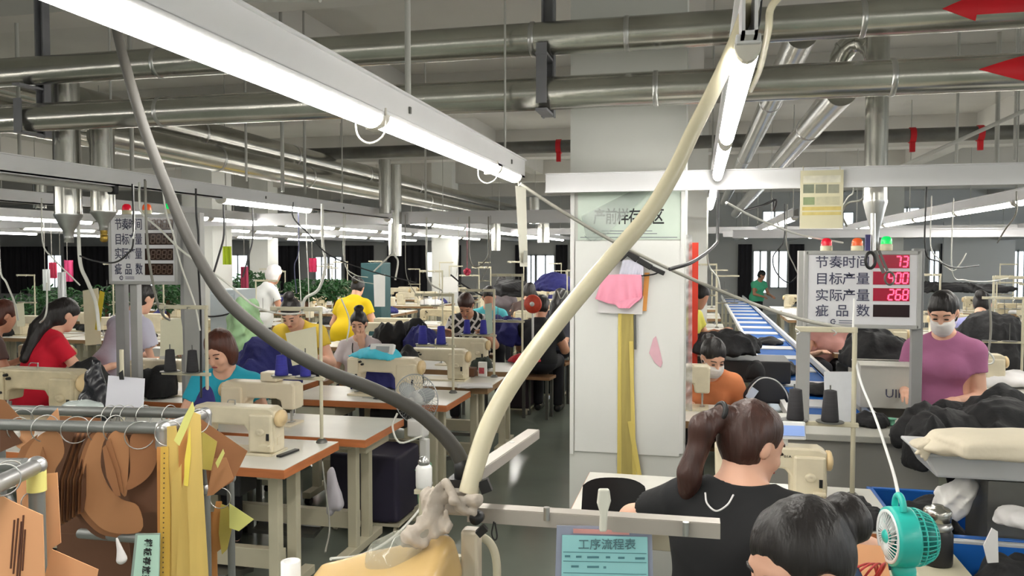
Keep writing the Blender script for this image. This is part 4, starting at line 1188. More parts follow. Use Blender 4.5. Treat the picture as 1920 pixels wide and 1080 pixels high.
# reddish hair at the left edge
person('seated worker with reddish hair at the left edge', (0, 0, 0), R(150), 0.5, lean=20, head=(20, 0), lh=(0.2, -0.4, 0.2), rh=(-0.2, -0.4, 0.2),
       headat=(12, 592, 6.3), shirt=shirt_mat('brown', (96, 76, 72)), skin='mid', hair='long', hairm=M_HAIRR, h=0.012, face=False)
# worker behind the right score board
person('worker in a pink shirt half hidden below the right score board', (0, 0, 0), R(10), 0.46, lean=30, head=(26, 0), lh=(0.15, -0.42, 0.12), rh=(-0.18, -0.42, 0.14),
       headat=(1566, 588, 8.1), shirt=shirt_mat('pink', (214, 160, 152)), skin='light', hair='bun', h=0.011, sleeve=0.5)
# small figures in the middle distance
for (px, py, d, rz, lb, col, hr) in ((941, 531, 13.0, 0.2, 'small figure in grey before the plain grey far wall', (120, 112, 116), 'bob'), (917, 556, 9.6, 0.3, 'seated figure in a light teal shirt left of the black shirt', (90, 190, 200), 'short'),
                                    (994, 546, 11.5, 2.9, 'figure in brown left of the pillar by the window', (84, 66, 62), 'bob'), (1052, 560, 9.6, 3.0, 'figure with brown hair hard against the pillar', (70, 72, 84), 'long'),
                                    (516, 514, 10.4, 2.6, 'standing figure in a white cap and white smock before the plants', (226, 228, 226), 'cap'), (1662, 575, 12.0, 0.2, 'small figure in dark blue in the far right rows', (60, 64, 90), 'short')):
    hzz = at(px, py, d).z - 0.62
    person(lb, (0, 0, 0), rz, 0.5, lean=18, head=(20, 0), lh=(0.2, -0.4, 0.15), rh=(-0.2, -0.4, 0.15), seated=hzz < 0.72, headat=(px, py, d), shirt=shirt_mat('far%d' % px, col), skin='mid', hair='bob' if hr == 'cap' else hr,
           hairm=M_CLOTH['white'] if hr == 'cap' else M_HAIR, h=0.013, face=False)
# ================================================================== pillar boards, score boards, sheets
M_ALU = mat('aluminium_frame', (176, 176, 174), 0.4, 0.3, var=0.05)
M_FACE = mat('board_face_white', (222, 222, 226), 0.35, var=0.03)
M_LETTER = mat('letter_slate', (70, 72, 96), 0.6, var=0.05)
M_LETTERK = mat('letter_black', (28, 30, 32), 0.6, var=0.05)
M_WDARK = mat('display_dark', (34, 10, 16), 0.15, var=0.1)
M_WRED = mat('display_red', (120, 6, 36), 0.2, var=0.1, emit=(150, 4, 40), estr=0.5)
M_WBRN = mat('display_brown', (48, 30, 22), 0.15, var=0.1)
M_DIG = mat('digit_red', (255, 90, 120), 0.3, var=0, emit=(255, 70, 110), estr=2.2)
M_DIGOFF = mat('digit_off', (92, 66, 50), 0.3, var=0)
M_BCN = {'red': mat('beacon_red', (200, 14, 44), 0.25, var=0.05, emit=(210, 10, 40), estr=0.35), 'orange': mat('beacon_orange', (226, 96, 50), 0.25, var=0.05, emit=(230, 90, 40), estr=0.25), 'green': mat('beacon_green', (10, 190, 90), 0.25, var=0.05, emit=(0, 220, 100), estr=0.7)}
M_BBASE = mat('beacon_base', (216, 210, 180), 0.5)
SEG = {'0': 'abcdef', '2': 'abged', '3': 'abgcd', '4': 'fgbc', '6': 'afgedc', '7': 'abc', '8': 'abcdefg'}
def digit(mb, ch, pt, cx, cy, w, h, Yp, slant=0.12):
    S = {'a': ((-1, 1), (1, 1)), 'b': ((1, 1), (1, 0)), 'c': ((1, 0), (1, -1)), 'd': ((-1, -1), (1, -1)), 'e': ((-1, -1), (-1, 0)), 'f': ((-1, 0), (-1, 1)), 'g': ((-1, 0), (1, 0))}
    for sgm in SEG[ch]:
        q = []
        for (u, v) in S[sgm]:
            q.append(pt(cx + u * w / 2 + v * h / 2 * slant, cy - v * h / 2) + Vector((0, -0.004, 0)))
        d_ = (q[1] - q[0]).normalized() * 0.002
        mb.bar(q[0] + d_, q[1] - d_, 0.0075, 0.002, (0, 1, 0))
    return mb
def beacon(root, p, col, r):
    b = wpart(MB().lathe([(0, 0), (r * 0.95, 0), (r, 0.004), (r, r * 1.1), (r * 0.9, r * 1.15), (0, r * 1.15)], p, seg=20), 'beacon', M_BBASE, root, 'cream based beacon with a %s dome' % col)
    mb = MB().lathe([(r * 0.9, r * 1.15), (r * 0.9, r * 1.7), (r * 0.78, r * 2.15), (r * 0.45, r * 2.45), (0, r * 2.5)], p, seg=20)
    part(localize(mb, root), 'dome', M_BCN[col], b, '%s dome' % col)
def score_board(label, Yp, box_, rows, wins, cols, rows3, csx, csz, digits, dw, dh, posts, beacons, wmat, dmat, logo):
    def pt(px, py): return aty(px, py, Yp)
    x0, x1, y0, y1 = box_
    a = pt(x0, y0); b = pt(x1, y1)
    t = thing('score_board', label, 'score board', ((a.x + b.x) / 2, Yp, 0))
    c = Vector(((a.x + b.x) / 2, Yp + 0.03, (a.z + b.z) / 2)); w = b.x - a.x; h = a.z - b.z
    fr = MB()
    for s in (-1, 1):
        fr.box((c.x + s * w / 2, c.y, c.z), (0.022, 0.07, h + 0.02)); fr.box((c.x, c.y, c.z + s * h / 2), (w, 0.07, 0.022))
    wpart(fr, 'frame', M_ALU, t, bevel=0.003)
    wpart(MB().box((c.x, Yp + 0.02, c.z), (w - 0.01, 0.04, h - 0.01)), 'face', M_FACE, t)
    lt = MB()
    chars = ['节奏时间', '目标产量', '实际产量']
    for r_, txt in enumerate(chars):
        for k, ch in enumerate(txt):
            put_text(lt, ch, csz, pt(cols[k], rows[r_]) + Vector((0, -0.0015, 0)), (1, 0, 0), (0, 0, 1), (0, -1, 0), sx=csx, bold=0.0005)
    for k, ch in enumerate('疵品数'):
        put_text(lt, ch, csz, pt(rows3[k], rows[3]) + Vector((0, -0.0015, 0)), (1, 0, 0), (0, 0, 1), (0, -1, 0), sx=csx, bold=0.0005)
    wpart(lt, 'lettering', M_LETTER, t)
    for k, (wy0, wy1) in enumerate(wins[1]):
        p0 = pt(wins[0][0], wy0); p1 = pt(wins[0][1], wy1)
        bz = wpart(MB().box(((p0.x + p1.x) / 2, Yp - 0.001, (p0.z + p1.z) / 2), (p1.x - p0.x, 0.004, p0.z - p1.z)), 'display', wmat if not (wmat is M_WRED and k == 3) else M_WDARK, t)
        if digits[k]:
            mb = MB()
            for i, ch in enumerate(reversed(digits[k])):
                digit(mb, ch, pt, wins[0][1] - dw * 0.85 - i * dw * 1.5, (wy0 + wy1) / 2, dw, dh, Yp)
            part(localize(mb, t), 'digits', dmat, bz)
    lg = MB(); lp = pt(*logo)
    lg.sweep([lp + Vector((0.012 * math.cos(R(q)), -0.002, 0.012 * math.sin(R(q)))) for q in range(40, 330, 20)], 0.003, 6)
    lg.box(lp + Vector((0.008, -0.002, 0)), (0.012, 0.003, 0.005))
    for k in range(2): lg.box(lp + Vector((0.065, -0.0015, 0.006 - 0.012 * k)), (0.07, 0.001, 0.004))
    wpart(lg, 'logo', M_LETTER, t)
    for (px, w_, yt, m_) in posts:
        p = pt(px, yt)
        wpart(MB().box((p.x, Yp + 0.06, p.z / 2), (w_, 0.05, p.z)), 'post', m_, t, bevel=0.003)
    for (px, py, col) in beacons:
        beacon(t, pt(px, py) + Vector((0, 0.03, 0)), col, 0.032)
    return t
M_POST = mat('post_grey', (150, 150, 150), 0.45, 0.2, var=0.06)
score_board('large white production board with red lit numbers and three beacons, right', 4.74, (1512, 1722, 474, 614), (493, 524, 555, 584),
            ((1637, 1705), ((478, 503), (509, 534), (540, 565), (571, 595))), (1541, 1567, 1592, 1618), (1541, 1579, 1618), 1.0, 0.072, ('73', '400', '268', ''), 9, 19,
            ((1511, 0.07, 470, M_ALU), (1727, 0.055, 466, M_POST)), ((1551, 473, 'red'), (1609, 473, 'orange'), (1664, 470, 'green')), M_WRED, M_DIG, (1562, 603))
score_board('narrow white production board with unlit brown displays and beacons, left', 4.66, (205, 331, 405, 531), (422, 450, 477, 506),
            ((272, 325), ((409, 431), (437, 459), (466, 488), (494, 516))), (222, 235, 248, 260), (222, 241, 261), 0.7, 0.082, ('8888', '8888', '8888', '8888'), 7, 15,
            ((214, 0.07, 402, M_POST), (243, 0.055, 534, M_ALU), (352, 0.13, 398, M_ALU), (333, 0.03, 402, M_POST)), ((232, 404, 'red'), (270, 404, 'orange'), (313, 402, 'green')), M_WBRN, M_DIGOFF, (228, 521))
# beside the right post: the red flagged numbers stay lit; the pillar boards
M_SIGN = mat('sign_pale_green', (200, 214, 202), 0.3, var=0.04)
M_BOARD = mat('pillar_board_white', (222, 223, 220), 0.4, var=0.03, scale=2)
M_FILM = mat('clear_film', (196, 206, 200), 0.12, var=0.02, alpha=0.3)
YP = PY
def pp(px, py, off=0.0): return aty(px, py, YP - off)
a = pp(1084, 357); b = pp(1276, 449)
t = thing('hanging_sign', 'pale green storage sign with black lettering at the top of the pillar boards', 'sign', ((a.x + b.x) / 2, YP, b.z))
wpart(MB().box(((a.x + b.x) / 2, YP - 0.004, (a.z + b.z) / 2), (b.x - a.x, 0.006, a.z - b.z)), 'panel', M_SIGN, t)
lt = MB()
for i, ch in enumerate('产前样存放区'):
    put_text(lt, ch, 0.088, pp(1124 + i * 22, 408, 0.008), (1, 0, 0), (0, 0, 1), (0, -1, 0), sx=0.74, bold=0.0012)
wpart(lt, 'lettering', M_LETTERK, t)
ln = MB()
for (xa, xb, y) in ((1128, 1223, 433), (1112, 1232, 438), (1088, 1270, 445)):
    ln.bar(pp(xa, y, 0.008), pp(xb, y, 0.008), 0.003, 0.002, (0, 1, 0))
ln.bar(pp(1096, 442, 0.008), pp(1111, 454, 0.008), 0.002, 0.002, (0, 1, 0)); ln.bar(pp(1111, 454, 0.008), pp(1120, 446, 0.008), 0.002, 0.002, (0, 1, 0))
wpart(ln, 'ruling', M_LETTER, t)
fl = MB().prism([(0, 0), (0.33, 0.16), (0.38, 0.145), (0.1, -0.13), (0.03, -0.13)], pp(1090, 405, 0.016), (1, 0, 0), (0, 0, 1), (0, -1, 0), 0.0015)
wpart(fl, 'loose_film', M_FILM, t, 'clear film peeling off')
a = pp(1079, 452); b = pp(1274, 856)
o = MB().box(((a.x + b.x) / 2, YP - 0.006, (a.z + b.z) / 2), (b.x - a.x, 0.01, a.z - b.z))
solo(o, 'pillar_board', M_BOARD, 'tall white board covering the lower front of the pillar', 'board', bevel=0.003)
for (px, lb) in ((1074, 'white edge strip along the left side of the pillar'), (1281, 'white edge strip along the right side of the pillar')):
    a = pp(px, 360); b = pp(px, 850)
    solo(MB().box((a.x, YP - 0.008, (a.z + b.z) / 2), (0.02, 0.016, a.z - b.z)), 'edge_strip', M_WHITE, lb, 'edge strip')
solo(MB().prism([(0.0, 0.0), (0.02, 0.075), (0.035, 0.09), (0.06, 0.0), (0.07, -0.05), (0.06, -0.075), (0.03, -0.05)], pp(1217, 662, 0.014), (1, 0, 0), (0, 0, 1), (0, -1, 0), 0.002), 'paper_scrap', mat('paper_pink', (222, 178, 190), 0.8), 'pink paper scrap on the white pillar board', 'paper')
# hanger with shorts
hp = pp(1176, 470, 0.05)
t = thing('coat_hanger', 'black plastic hanger on the pillar board', 'hanger', hp)
mb = MB()
for pts in ([(1176, 472), (1160, 486), (1130, 500), (1102, 515)], [(1176, 472), (1196, 487), (1222, 502), (1246, 513)]):
    q = [pp(x, y, 0.05) for x, y in pts]
    for i in range(3): mb.bar(q[i], q[i + 1], 0.02, 0.036 - 0.006 * i, (0, 0, 1))
wpart(mb, 'shoulder', M_BLACK, t, bevel=0.004)
wpart(MB().tube([pp(1200, 517, 0.05), pp(1215, 516, 0.05), pp(1232, 512, 0.05), pp(1233, 503, 0.05)], 0.004, 6, 4), 'side_hook', M_BLACK, t)
wpart(MB().tube([pp(1176, 472, 0.05), pp(1176, 452, 0.05), pp(1180, 446, 0.045), pp(1185, 450, 0.03), pp(1184, 453, 0.006)], 0.003, 6, 5), 'hook', M_STEEL, t, 'steel hook')
def hang_cloth(mb, pix, off, th=0.012, wave=0.006, f=7):
    """soft hanging cloth between a top and a bottom edge traced on the pillar plane"""
    top, bot = pix
    def lerp(e, u):
        x = u * (len(e) - 1); i = min(int(x), len(e) - 2); k = x - i
        return (e[i][0] * (1 - k) + e[i + 1][0] * k, e[i][1] * (1 - k) + e[i + 1][1] * k)
    def fn(u, v, o):
        a, b = lerp(top, u), lerp(bot, u)
        p = pp(a[0] * (1 - v) + b[0] * v, a[1] * (1 - v) + b[1] * v, off)
        return p + Vector((0, -o - wave * math.sin(u * f * 6.28 + v) * v, 0))
    mb.grid(lambda u, v: fn(u, v, th), 40, 10); mb.grid(lambda u, v: fn(1 - u, v, 0), 40, 10)
    return mb
t = thing('shorts', 'pink pleated shorts with a pale waist hanging from the black hanger', 'garment', pp(1165, 575, 0.05))
wpart(hang_cloth(MB(), ([(1132, 516), (1165, 514), (1203, 515)], [(1117, 560), (1140, 568), (1172, 575), (1196, 566), (1205, 558)]), 0.04, 0.02, 0.007, 5), 'skirt', mat('cloth_pink', (240, 158, 182), 0.8, var=0.05), t)
wpart(hang_cloth(MB(), ([(1168, 488), (1190, 487), (1208, 492)], [(1160, 517), (1185, 517), (1206, 516)]), 0.042, 0.012, 0.003, 6), 'waistband', mat('cloth_pale_lilac', (206, 206, 222), 0.8), t, 'pale lilac waist')
wpart(hang_cloth(MB(), ([(1150, 566), (1205, 556)], [(1160, 578), (1180, 578)]), 0.065, 0.004, 0.003, 3), 'hem_fold', MATS['cloth_pink'], t)
t = thing('paper_bundle', 'bundle of white papers with an orange folder behind the pink shorts', 'papers', pp(1165, 588, 0.03))
wpart(MB().prism([(0, 0), (0.23, -0.005), (0.235, 0.09), (0.0, 0.09)], pp(1122, 586, 0.02), (1, 0, 0), (0, 0, 1), (0, -1, 0), 0.012), 'papers', M_CLOTH['white'], t)
wpart(MB().prism([(0, 0), (0.025, 0), (0.04, 0.2), (0.015, 0.2)], pp(1203, 583, 0.016), (1, 0, 0), (0, 0, 1), (0, -1, 0), 0.004), 'folder', mat('folder_orange', (226, 160, 84), 0.7), t, 'orange folder edge')
M_OLIVE = mat('paper_olive_yellow', (176, 160, 92), 0.75, var=0.12, scale=5, stretch=(6, 6, 0.6))
M_YELP = mat('paper_yellow', (212, 192, 104), 0.7, var=0.1, scale=5, stretch=(6, 6, 0.6))
t = thing('strip_bundle', 'bundle of long yellow paper strips hanging down the pillar board', 'paper strips', pp(1178, 905, 0.03))
for i, (xa, xb, ya, yb, w) in enumerate(((1163, 1161, 586, 908, 0.022), (1170, 1170, 586, 910, 0.026), (1178, 1179, 586, 908, 0.024), (1186, 1182, 586, 906, 0.022), (1183, 1190, 640, 905, 0.02), (1181, 1203, 790, 915, 0.024))):
    a, b = pp(xa, ya, 0.018 + 0.004 * i), pp(xb, yb, 0.018 + 0.004 * i)
    wpart(MB().bar(a, b, w, 0.002, (0, 1, 0)) if i < 5 else MB().bar(a, b, w, 0.002, (0, 1, 0)), 'paper_strip', M_OLIVE if i in (1, 2, 3) else M_YELP, t)
wpart(MB().cyl(pp(1190, 590, 0.03), pp(1191, 655, 0.03), 0.007, seg=8), 'dark_strip', M_DKSTEEL, t, 'short dark strip')
# red standing panel beyond the pillar, crumpled plastic at its corner
p0 = at(1292, 455, 6.3); p1 = at(1308, 640, 6.3)
solo(MB().box(((p0.x + p1.x) / 2, p0.y, p0.z / 2), (p1.x - p0.x, 0.05, p0.z)), 'red_panel', mat('panel_red_orange', (222, 62, 40), 0.5, var=0.05), 'tall red orange panel just behind the right side of the pillar', 'panel')
mb = MB()
def crump(u, v):
    p = aty(1286 + 12 * u, 440 + 330 * v, PY + 0.05)
    return p + Vector((0, 0.02 * math.sin(40 * v + 3 * u) + 0.012 * math.sin(90 * v), 0))
mb.grid(crump, 4, 60); solo(mb, 'plastic_wrap', mat('plastic_clear', (196, 196, 198), 0.15, var=0.2, scale=20, alpha=0.55), 'crumpled clear plastic hanging at the right corner of the pillar', 'plastic')
# paper sheet hanging on the cross tray
Ys = 4.03
def ps(px, py, o=0.0): return aty(px, py, Ys - o)
a, b = ps(1501, 320), ps(1580, 428)
t = thing('hanging_sheet', 'laminated cream sheet with small pictures hanging left of the vertical duct', 'notice', ((a.x + b.x) / 2, Ys, b.z))
wpart(MB().box(((a.x + b.x) / 2, Ys, (a.z + b.z) / 2), (b.x - a.x, 0.004, a.z - b.z)), 'sheet', mat('paper_cream', (214, 208, 178), 0.5, var=0.05), t)
for (xa, xb, ya, yb, nm, rgb) in ((1506, 1526, 346, 362, 'picture', (120, 126, 108)), (1529, 1550, 346, 362, 'picture', (134, 136, 118)), (1553, 1573, 346, 362, 'picture', (150, 150, 132)), (1506, 1527, 370, 384, 'green_patch', (136, 150, 112)), (1530, 1574, 369, 384, 'text_block', (196, 192, 162)), (1504, 1577, 388, 394, 'yellow_line', (206, 186, 112)), (1504, 1577, 398, 403, 'yellow_line', (206, 190, 120)), (1506, 1576, 330, 342, 'heading', (226, 222, 204))):
    a, b = ps(xa, ya), ps(xb, yb)
    wpart(MB().box(((a.x + b.x) / 2, Ys - 0.003, (a.z + b.z) / 2), (b.x - a.x, 0.002, a.z - b.z)), nm, mat('sheet_%d_%d_%d' % rgb, rgb, 0.6, var=0.1, scale=30), t)
for px in (1506, 1575):
    wpart(MB().cyl(ps(px, 322), ps(px, 312), 0.002, seg=6), 'string', M_LEG, t)
# long document sleeve hanging from the near tray
a = at(969, 347, 3.75); b = at(990, 498, 3.75)
t = thing('document_sleeve', 'long narrow document sleeve hanging below the near tray left of the pillar', 'notice', (a.x, a.y, b.z))
wpart(MB().slab([(966, 348), (986, 352), (990, 500), (975, 500)], 3.75, 0.004, 0.004), 'sleeve', mat('paper_old', (206, 204, 190), 0.5, var=0.1, scale=3), t)
wpart(MB().slab([(982, 470), (989, 470), (989, 492), (981, 492)], 3.744, 0.002, 0.004), 'stain', mat('paper_grey', (160, 160, 150), 0.6), t)
wpart(MB().cyl(at(972, 350, 3.75), at(972, 338, 3.75), 0.002, seg=6), 'string', M_LEG, t)
# ================================================================== foreground: hoses, stand, pattern racks
M_HOSED = mat('hose_dark_grey', (58, 56, 52), 0.6, var=0.1, scale=9)
M_HOSEP = mat('hose_clear_beige', (212, 204, 176), 0.25, var=0.1, scale=6)
M_PLASC = mat('plastic_cream', (206, 196, 176), 0.4, var=0.06)
M_ANGLE = mat('angle_bar_grey', (172, 166, 158), 0.45, 0.25, var=0.08)
def hose(pts, rads, m, label, cat='hose', group=None, seg=14, sub=6):
    P_ = spline([at(*p) for p in pts], sub)
    n = len(P_)
    rr_ = [rads[0] + (rads[1] - rads[0]) * i / (n - 1) for i in range(n)]
    return solo(MB().sweep(P_, rr_, seg), 'hose', m, label, cat, group)
hose([(196, -60, 1.62), (207, 0, 1.6), (222, 70, 1.58), (243, 150, 1.56), (272, 245, 1.55), (312, 350, 1.54), (357, 455, 1.53), (420, 558, 1.52), (505, 632, 1.51), (600, 690, 1.5), (700, 730, 1.5), (775, 768, 1.5), (822, 806, 1.5), (850, 838, 1.5), (866, 866, 1.5)], (0.0085, 0.0145), M_HOSED, 'dark grey air hose sagging from the top left to the front stand')
hose([(1422, -50, 1.55), (1404, 10, 1.55), (1376, 85, 1.55), (1340, 165, 1.54), (1300, 245, 1.53), (1262, 325, 1.52), (1215, 402, 1.51), (1160, 468, 1.5), (1100, 538, 1.5), (1040, 610, 1.5), (985, 682, 1.5), (945, 742, 1.5), (915, 802, 1.49), (893, 868, 1.48), (878, 925, 1.47)], (0.0135, 0.0185), M_HOSEP, 'pale beige hose curving from the top right down to the front stand')
# stand
base_ = at(884, 1000, 1.5)
t = thing('hose_stand', 'cream post with grey angle arms, rags and clips at the bottom centre', 'stand', (base_.x, base_.y, 0))
wpart(MB().box((base_.x, base_.y, 0.62), (0.034, 0.034, 1.24)), 'post', M_PLASC, t, bevel=0.006)
wpart(MB().cyl((base_.x - 0.024, base_.y - 0.01, 0.0), (base_.x - 0.024, base_.y - 0.01, 1.19), 0.009, seg=12), 'side_tube', M_LEG, t)
wpart(MB().box((base_.x, base_.y, 0.02), (0.4, 0.4, 0.04)), 'foot', M_DKSTEEL, t, bevel=0.01)
def angle(a, b, w, h, up=(0, 0, 1)):
    mb = MB(); a = Vector(a); b = Vector(b)
    mb.bar(a, b, w, 0.003, up)
    d = (b - a).normalized(); s_ = d.cross(Vector(up)).normalized(); z_ = s_.cross(d)
    mb.bar(a + s_ * w / 2 - z_ * h / 2, b + s_ * w / 2 - z_ * h / 2, 0.003, h, up)
    return mb
am = angle(at(880, 948, 1.52), at(1350, 978, 1.42), 0.03, 0.026)
wpart(am, 'angle_arm', M_ANGLE, t)
am2 = angle(at(884, 884, 1.5), at(1000, 806, 1.95), 0.028, 0.02)
wpart(am2, 'angle_arm', M_ANGLE, t)
for (px, py, d) in ((1025, 955, 1.47), (1286, 983, 1.41), (960, 832, 1.78)):
    p = at(px, py, d)
    wpart(MB().cyl(p + Vector((0, 0, 0.004)), p - Vector((0, 0, 0.02)), 0.006, seg=10), 'bolt', M_STEEL, t)
wpart(MB().lathe([(0, 0), (0.012, 0), (0.012, 0.02), (0, 0.022)], at(897, 968, 1.47), (0, -1, 0.1), 16), 'clamp_knob', M_BLACK, t, 'black clamp knob')
wpart(MB().lathe([(0.0, 0), (0.016, 0.0), (0.017, 0.03), (0.012, 0.04), (0, 0.04)], at(868, 900, 1.5), (0, 0, 1), 16).box(at(868, 905, 1.5), (0.05, 0.04, 0.02)), 'hose_fitting', M_BLACK, t, 'black hose fitting')
wpart(MB().box(at(856, 935, 1.5), (0.07, 0.05, 0.05)), 'clamp_block', M_ANGLE, t, bevel=0.006)
wpart(MB().tube([at(880, 1010, 1.52), at(905, 1008, 1.52), at(923, 1025, 1.52), at(931, 1055, 1.52), at(932, 1100, 1.52)], 0.008, 10, 6), 'bent_tube', M_LEG, t)
for (pts) in ([(905, 900), (914, 922)], [(899, 990), (908, 1000)]):
    wpart(MB().bar(at(*pts[0], 1.47), at(*pts[1], 1.47), 0.014, 0.02), 'binder_clip', M_BLACK, t, 'black binder clip')
solo(MB().tube([at(926, 978, 1.46), at(922, 1000, 1.46), at(927, 1012, 1.46), at(932, 1006, 1.46), at(928, 980, 1.46)], 0.0016, 6, 6), 'loop_wire', M_BLACK, 'small dark wire loop hanging from the front angle arm', 'wire')
# rags tied around the stand
M_RAG = mat('rag_grey_white', (176, 166, 154), 0.7, var=0.2, scale=14, bump=0.3, bscale=30)
s = Solid(); cc = at(820, 970, 1.43)
for (a, b, r1, r2) in (((848, 925, 1.46), (806, 940, 1.44), 0.012, 0.017), ((806, 935, 1.44), (806, 968, 1.43), 0.018, 0.014), ((812, 950, 1.44), (836, 992, 1.43), 0.011, 0.012), ((806, 960, 1.43), (786, 990, 1.42), 0.012, 0.011), ((800, 960, 1.43), (816, 1002, 1.42), 0.009, 0.010), ((790, 985, 1.42), (768, 1008, 1.41), 0.013, 0.019),
                       ((855, 938, 1.45), (893, 938, 1.44), 0.010, 0.014), ((862, 952, 1.44), (888, 962, 1.44), 0.012, 0.009), ((850, 940, 1.43), (838, 905, 1.44), 0.012, 0.009), ((768, 1008, 1.41), (795, 1018, 1.41), 0.018, 0.013), ((820, 915, 1.44), (800, 930, 1.44), 0.008, 0.012), ((836, 960, 1.43), (846, 985, 1.43), 0.008, 0.006)):
    s.cone(at(*a) - cc, at(*b) - cc, r1, r2, 0.010)
s.disp = crumple(0.0045, 80, 3)
o = solid_part(s, 'rag', M_RAG, None, 0.003); o.location = cc
tag(o, 'greyish rag and plastic bag tied round the front stand', 'rag')
# clear plastic bag below it
s = Solid(); c_ = at(760, 1020, 1.42)
s.cone(at(800, 985, 1.42) - c_, at(740, 1050, 1.42) - c_, 0.012, 0.05, 0.02); s.disp = folds(0.006, 50, 4.0)
o = solid_part(s, 'plastic_bag', mat('plastic_film', (170, 176, 168), 0.12, var=0.05, alpha=0.35), None, 0.005); o.location = c_
tag(o, 'clear plastic bag drooping left of the front stand', 'bag')
# tan ironing pad
s = Solid(); c_ = at(700, 1100, 1.38)
s.boxp(at(705, 1122, 1.38) - c_, (0.112, 0.09, 0.024), 0.022, Euler((0.1, R(-15), R(6))).to_matrix(), 0.02)
s.disp = folds(0.003, 22, 1.0)
o = solid_part(s, 'press_pad', mat('pad_tan_sheen', (196, 164, 108), 0.25, var=0.08, scale=5), None, 0.006); o.location = c_
tag(o, 'shiny tan covered press pad at the bottom edge left of the stand', 'pad')
c_ = at(690, 1140, 1.38)
solo(MB().cyl((c_.x, c_.y + 0.02, 0), (c_.x, c_.y + 0.02, c_.z), 0.03, seg=16).box((c_.x, c_.y + 0.02, 0.02), (0.35, 0.3, 0.04)), 'pad_stand', M_DKSTEEL, 'steel pedestal below the tan press pad', 'stand')
p = at(545, 1052, 1.45)
solo(MB().lathe([(0.0, -0.4), (0.0175, -0.4), (0.0175, 0), (0.013, 0), (0.013, -0.02), (0, -0.02)], p, seg=20).lathe([(0, -p.z), (0.0165, -p.z), (0.0165, -0.4)], p, seg=16), 'white_tube', M_WHITE, 'open white tube end at the bottom edge', 'tube')
# white bottle with a chrome cap on the floor stand behind
p = at(795, 915, 2.9)
t = thing('bottle', 'white bottle with a chrome cap left of the front stand', 'bottle', p)
part(MB().lathe([(0, 0), (0.028, 0), (0.03, 0.01), (0.03, 0.075), (0.022, 0.085), (0, 0.086)], seg=20), 'body', M_WHITE, t)
part(MB().lathe([(0.018, 0.084), (0.021, 0.09), (0.021, 0.1), (0.012, 0.114), (0, 0.116)], seg=16), 'cap', M_STEEL, t, 'chrome cap')
solo(MB().box((p.x, p.y, p.z / 2), (0.03, 0.03, p.z)).box((p.x, p.y, 0.02), (0.24, 0.24, 0.04)).box((p.x, p.y, p.z - 0.008), (0.056, 0.056, 0.016)), 'floor_stand', M_LEG, 'slim floor stand carrying the chrome capped bottle', 'stand')
# clipboard hung on the arm
t = thing('clipboard', 'acrylic sleeve with a pale cyan form hanging from the front angle arm', 'clipboard', at(1132, 1080, 1.44))
M_ACR = mat('acrylic_lilac', (150, 156, 176), 0.2, var=0.05)
wpart(MB().slab([(1044, 986), (1222, 988), (1226, 1120), (1040, 1120)], 1.45, 0.004), 'sleeve', M_ACR, t)
wpart(MB().slab([(1054, 1003), (1214, 1007), (1216, 1118), (1052, 1118)], 1.446, 0.001), 'form', mat('paper_cyan', (150, 208, 212), 0.7, var=0.03), t)
wpart(MB().slab([(1075, 992), (1180, 995), (1180, 1003), (1075, 1000)], 1.446, 0.003), 'pink_tape', mat('tape_pink', (206, 150, 146), 0.6), t, 'pink tape')
wpart(MB().slab([(1123, 918), (1143, 918), (1146, 940), (1140, 960), (1138, 998), (1124, 998), (1126, 965), (1120, 945)], 1.40, 0.012), 'clip', mat('clip_white', (216, 216, 204), 0.35), t, 'white plastic clip', bevel=0.003)
lt = MB(); nrm = -CF
put_text(lt, '工序流程表', 0.021, at(1138, 1022, 1.4445), CR, CU, nrm)
rr_ = random.Random(3)
wpart(lt, 'title', mat('ink_grey', (84, 120, 128), 0.7), t)
ln = MB()
for y in (1035, 1052, 1074): ln.bar(at(1056, y, 1.4445), at(1212, y + 3, 1.4445), 0.0008, 0.001, CU)
for (x, y, w) in ((1064, 1043, 10), (1085, 1044, 10), (1112, 1045, 22), (1140, 1045, 8), (1165, 1046, 12), (1200, 1047, 18), (1078, 1062, 14), (1112, 1063, 22), (1134, 1064, 5)):
    ln.bar(at(x - w / 2, y, 1.4445), at(x + w / 2, y, 1.4445), 0.001, 0.0035, CU)
wpart(ln, 'form_lines', mat('ink_teal', (78, 128, 138), 0.7), t)

# ------------------------------------------------------------------ pattern racks
M_PIPE = mat('rack_pipe_grey', (130, 132, 130), 0.4, 0.4, var=0.1)
M_PIPEB = mat('rack_pipe_bright', (190, 190, 190), 0.3, 0.8, var=0.1)
t = thing('pattern_rack', 'double railed pipe rack full of brown card patterns', 'rack', (at(340, 800, 2.3).x, at(340, 800, 2.3).y, 0))
def rp(px, py, d): return at(px, py, d)
A, B_, C_, D_ = rp(-90, 794, 2.25), rp(306, 803, 2.08), rp(0, 768, 2.62), rp(384, 776, 2.48)
wpart(MB().cyl(A, B_, 0.0155, seg=14), 'rail', M_PIPE, t)
wpart(MB().cyl(C_, D_, 0.0155, seg=14), 'rail', M_PIPE, t)
wpart(MB().cyl(B_, D_, 0.0145, seg=14), 'end_bar', M_PIPEB, t)
for p in (B_, D_): wpart(MB().ball(p, 0.021).cyl(p, p - Vector((0, 0, 0.05)), 0.02, seg=14), 'joint', M_PIPEB, t)
for p in (B_, D_): wpart(MB().cyl(p, (p.x, p.y, 0.0), 0.0135, seg=14), 'upright', M_PIPE, t)
e = Vector((D_.x, D_.y, at(384, 918, 2.48).z)); f_ = at(432, 896, 2.62)
wpart(MB().cyl(e, f_, 0.0135, seg=12).ball(e, 0.02).ball(f_, 0.018), 'side_arm', M_PIPEB, t)
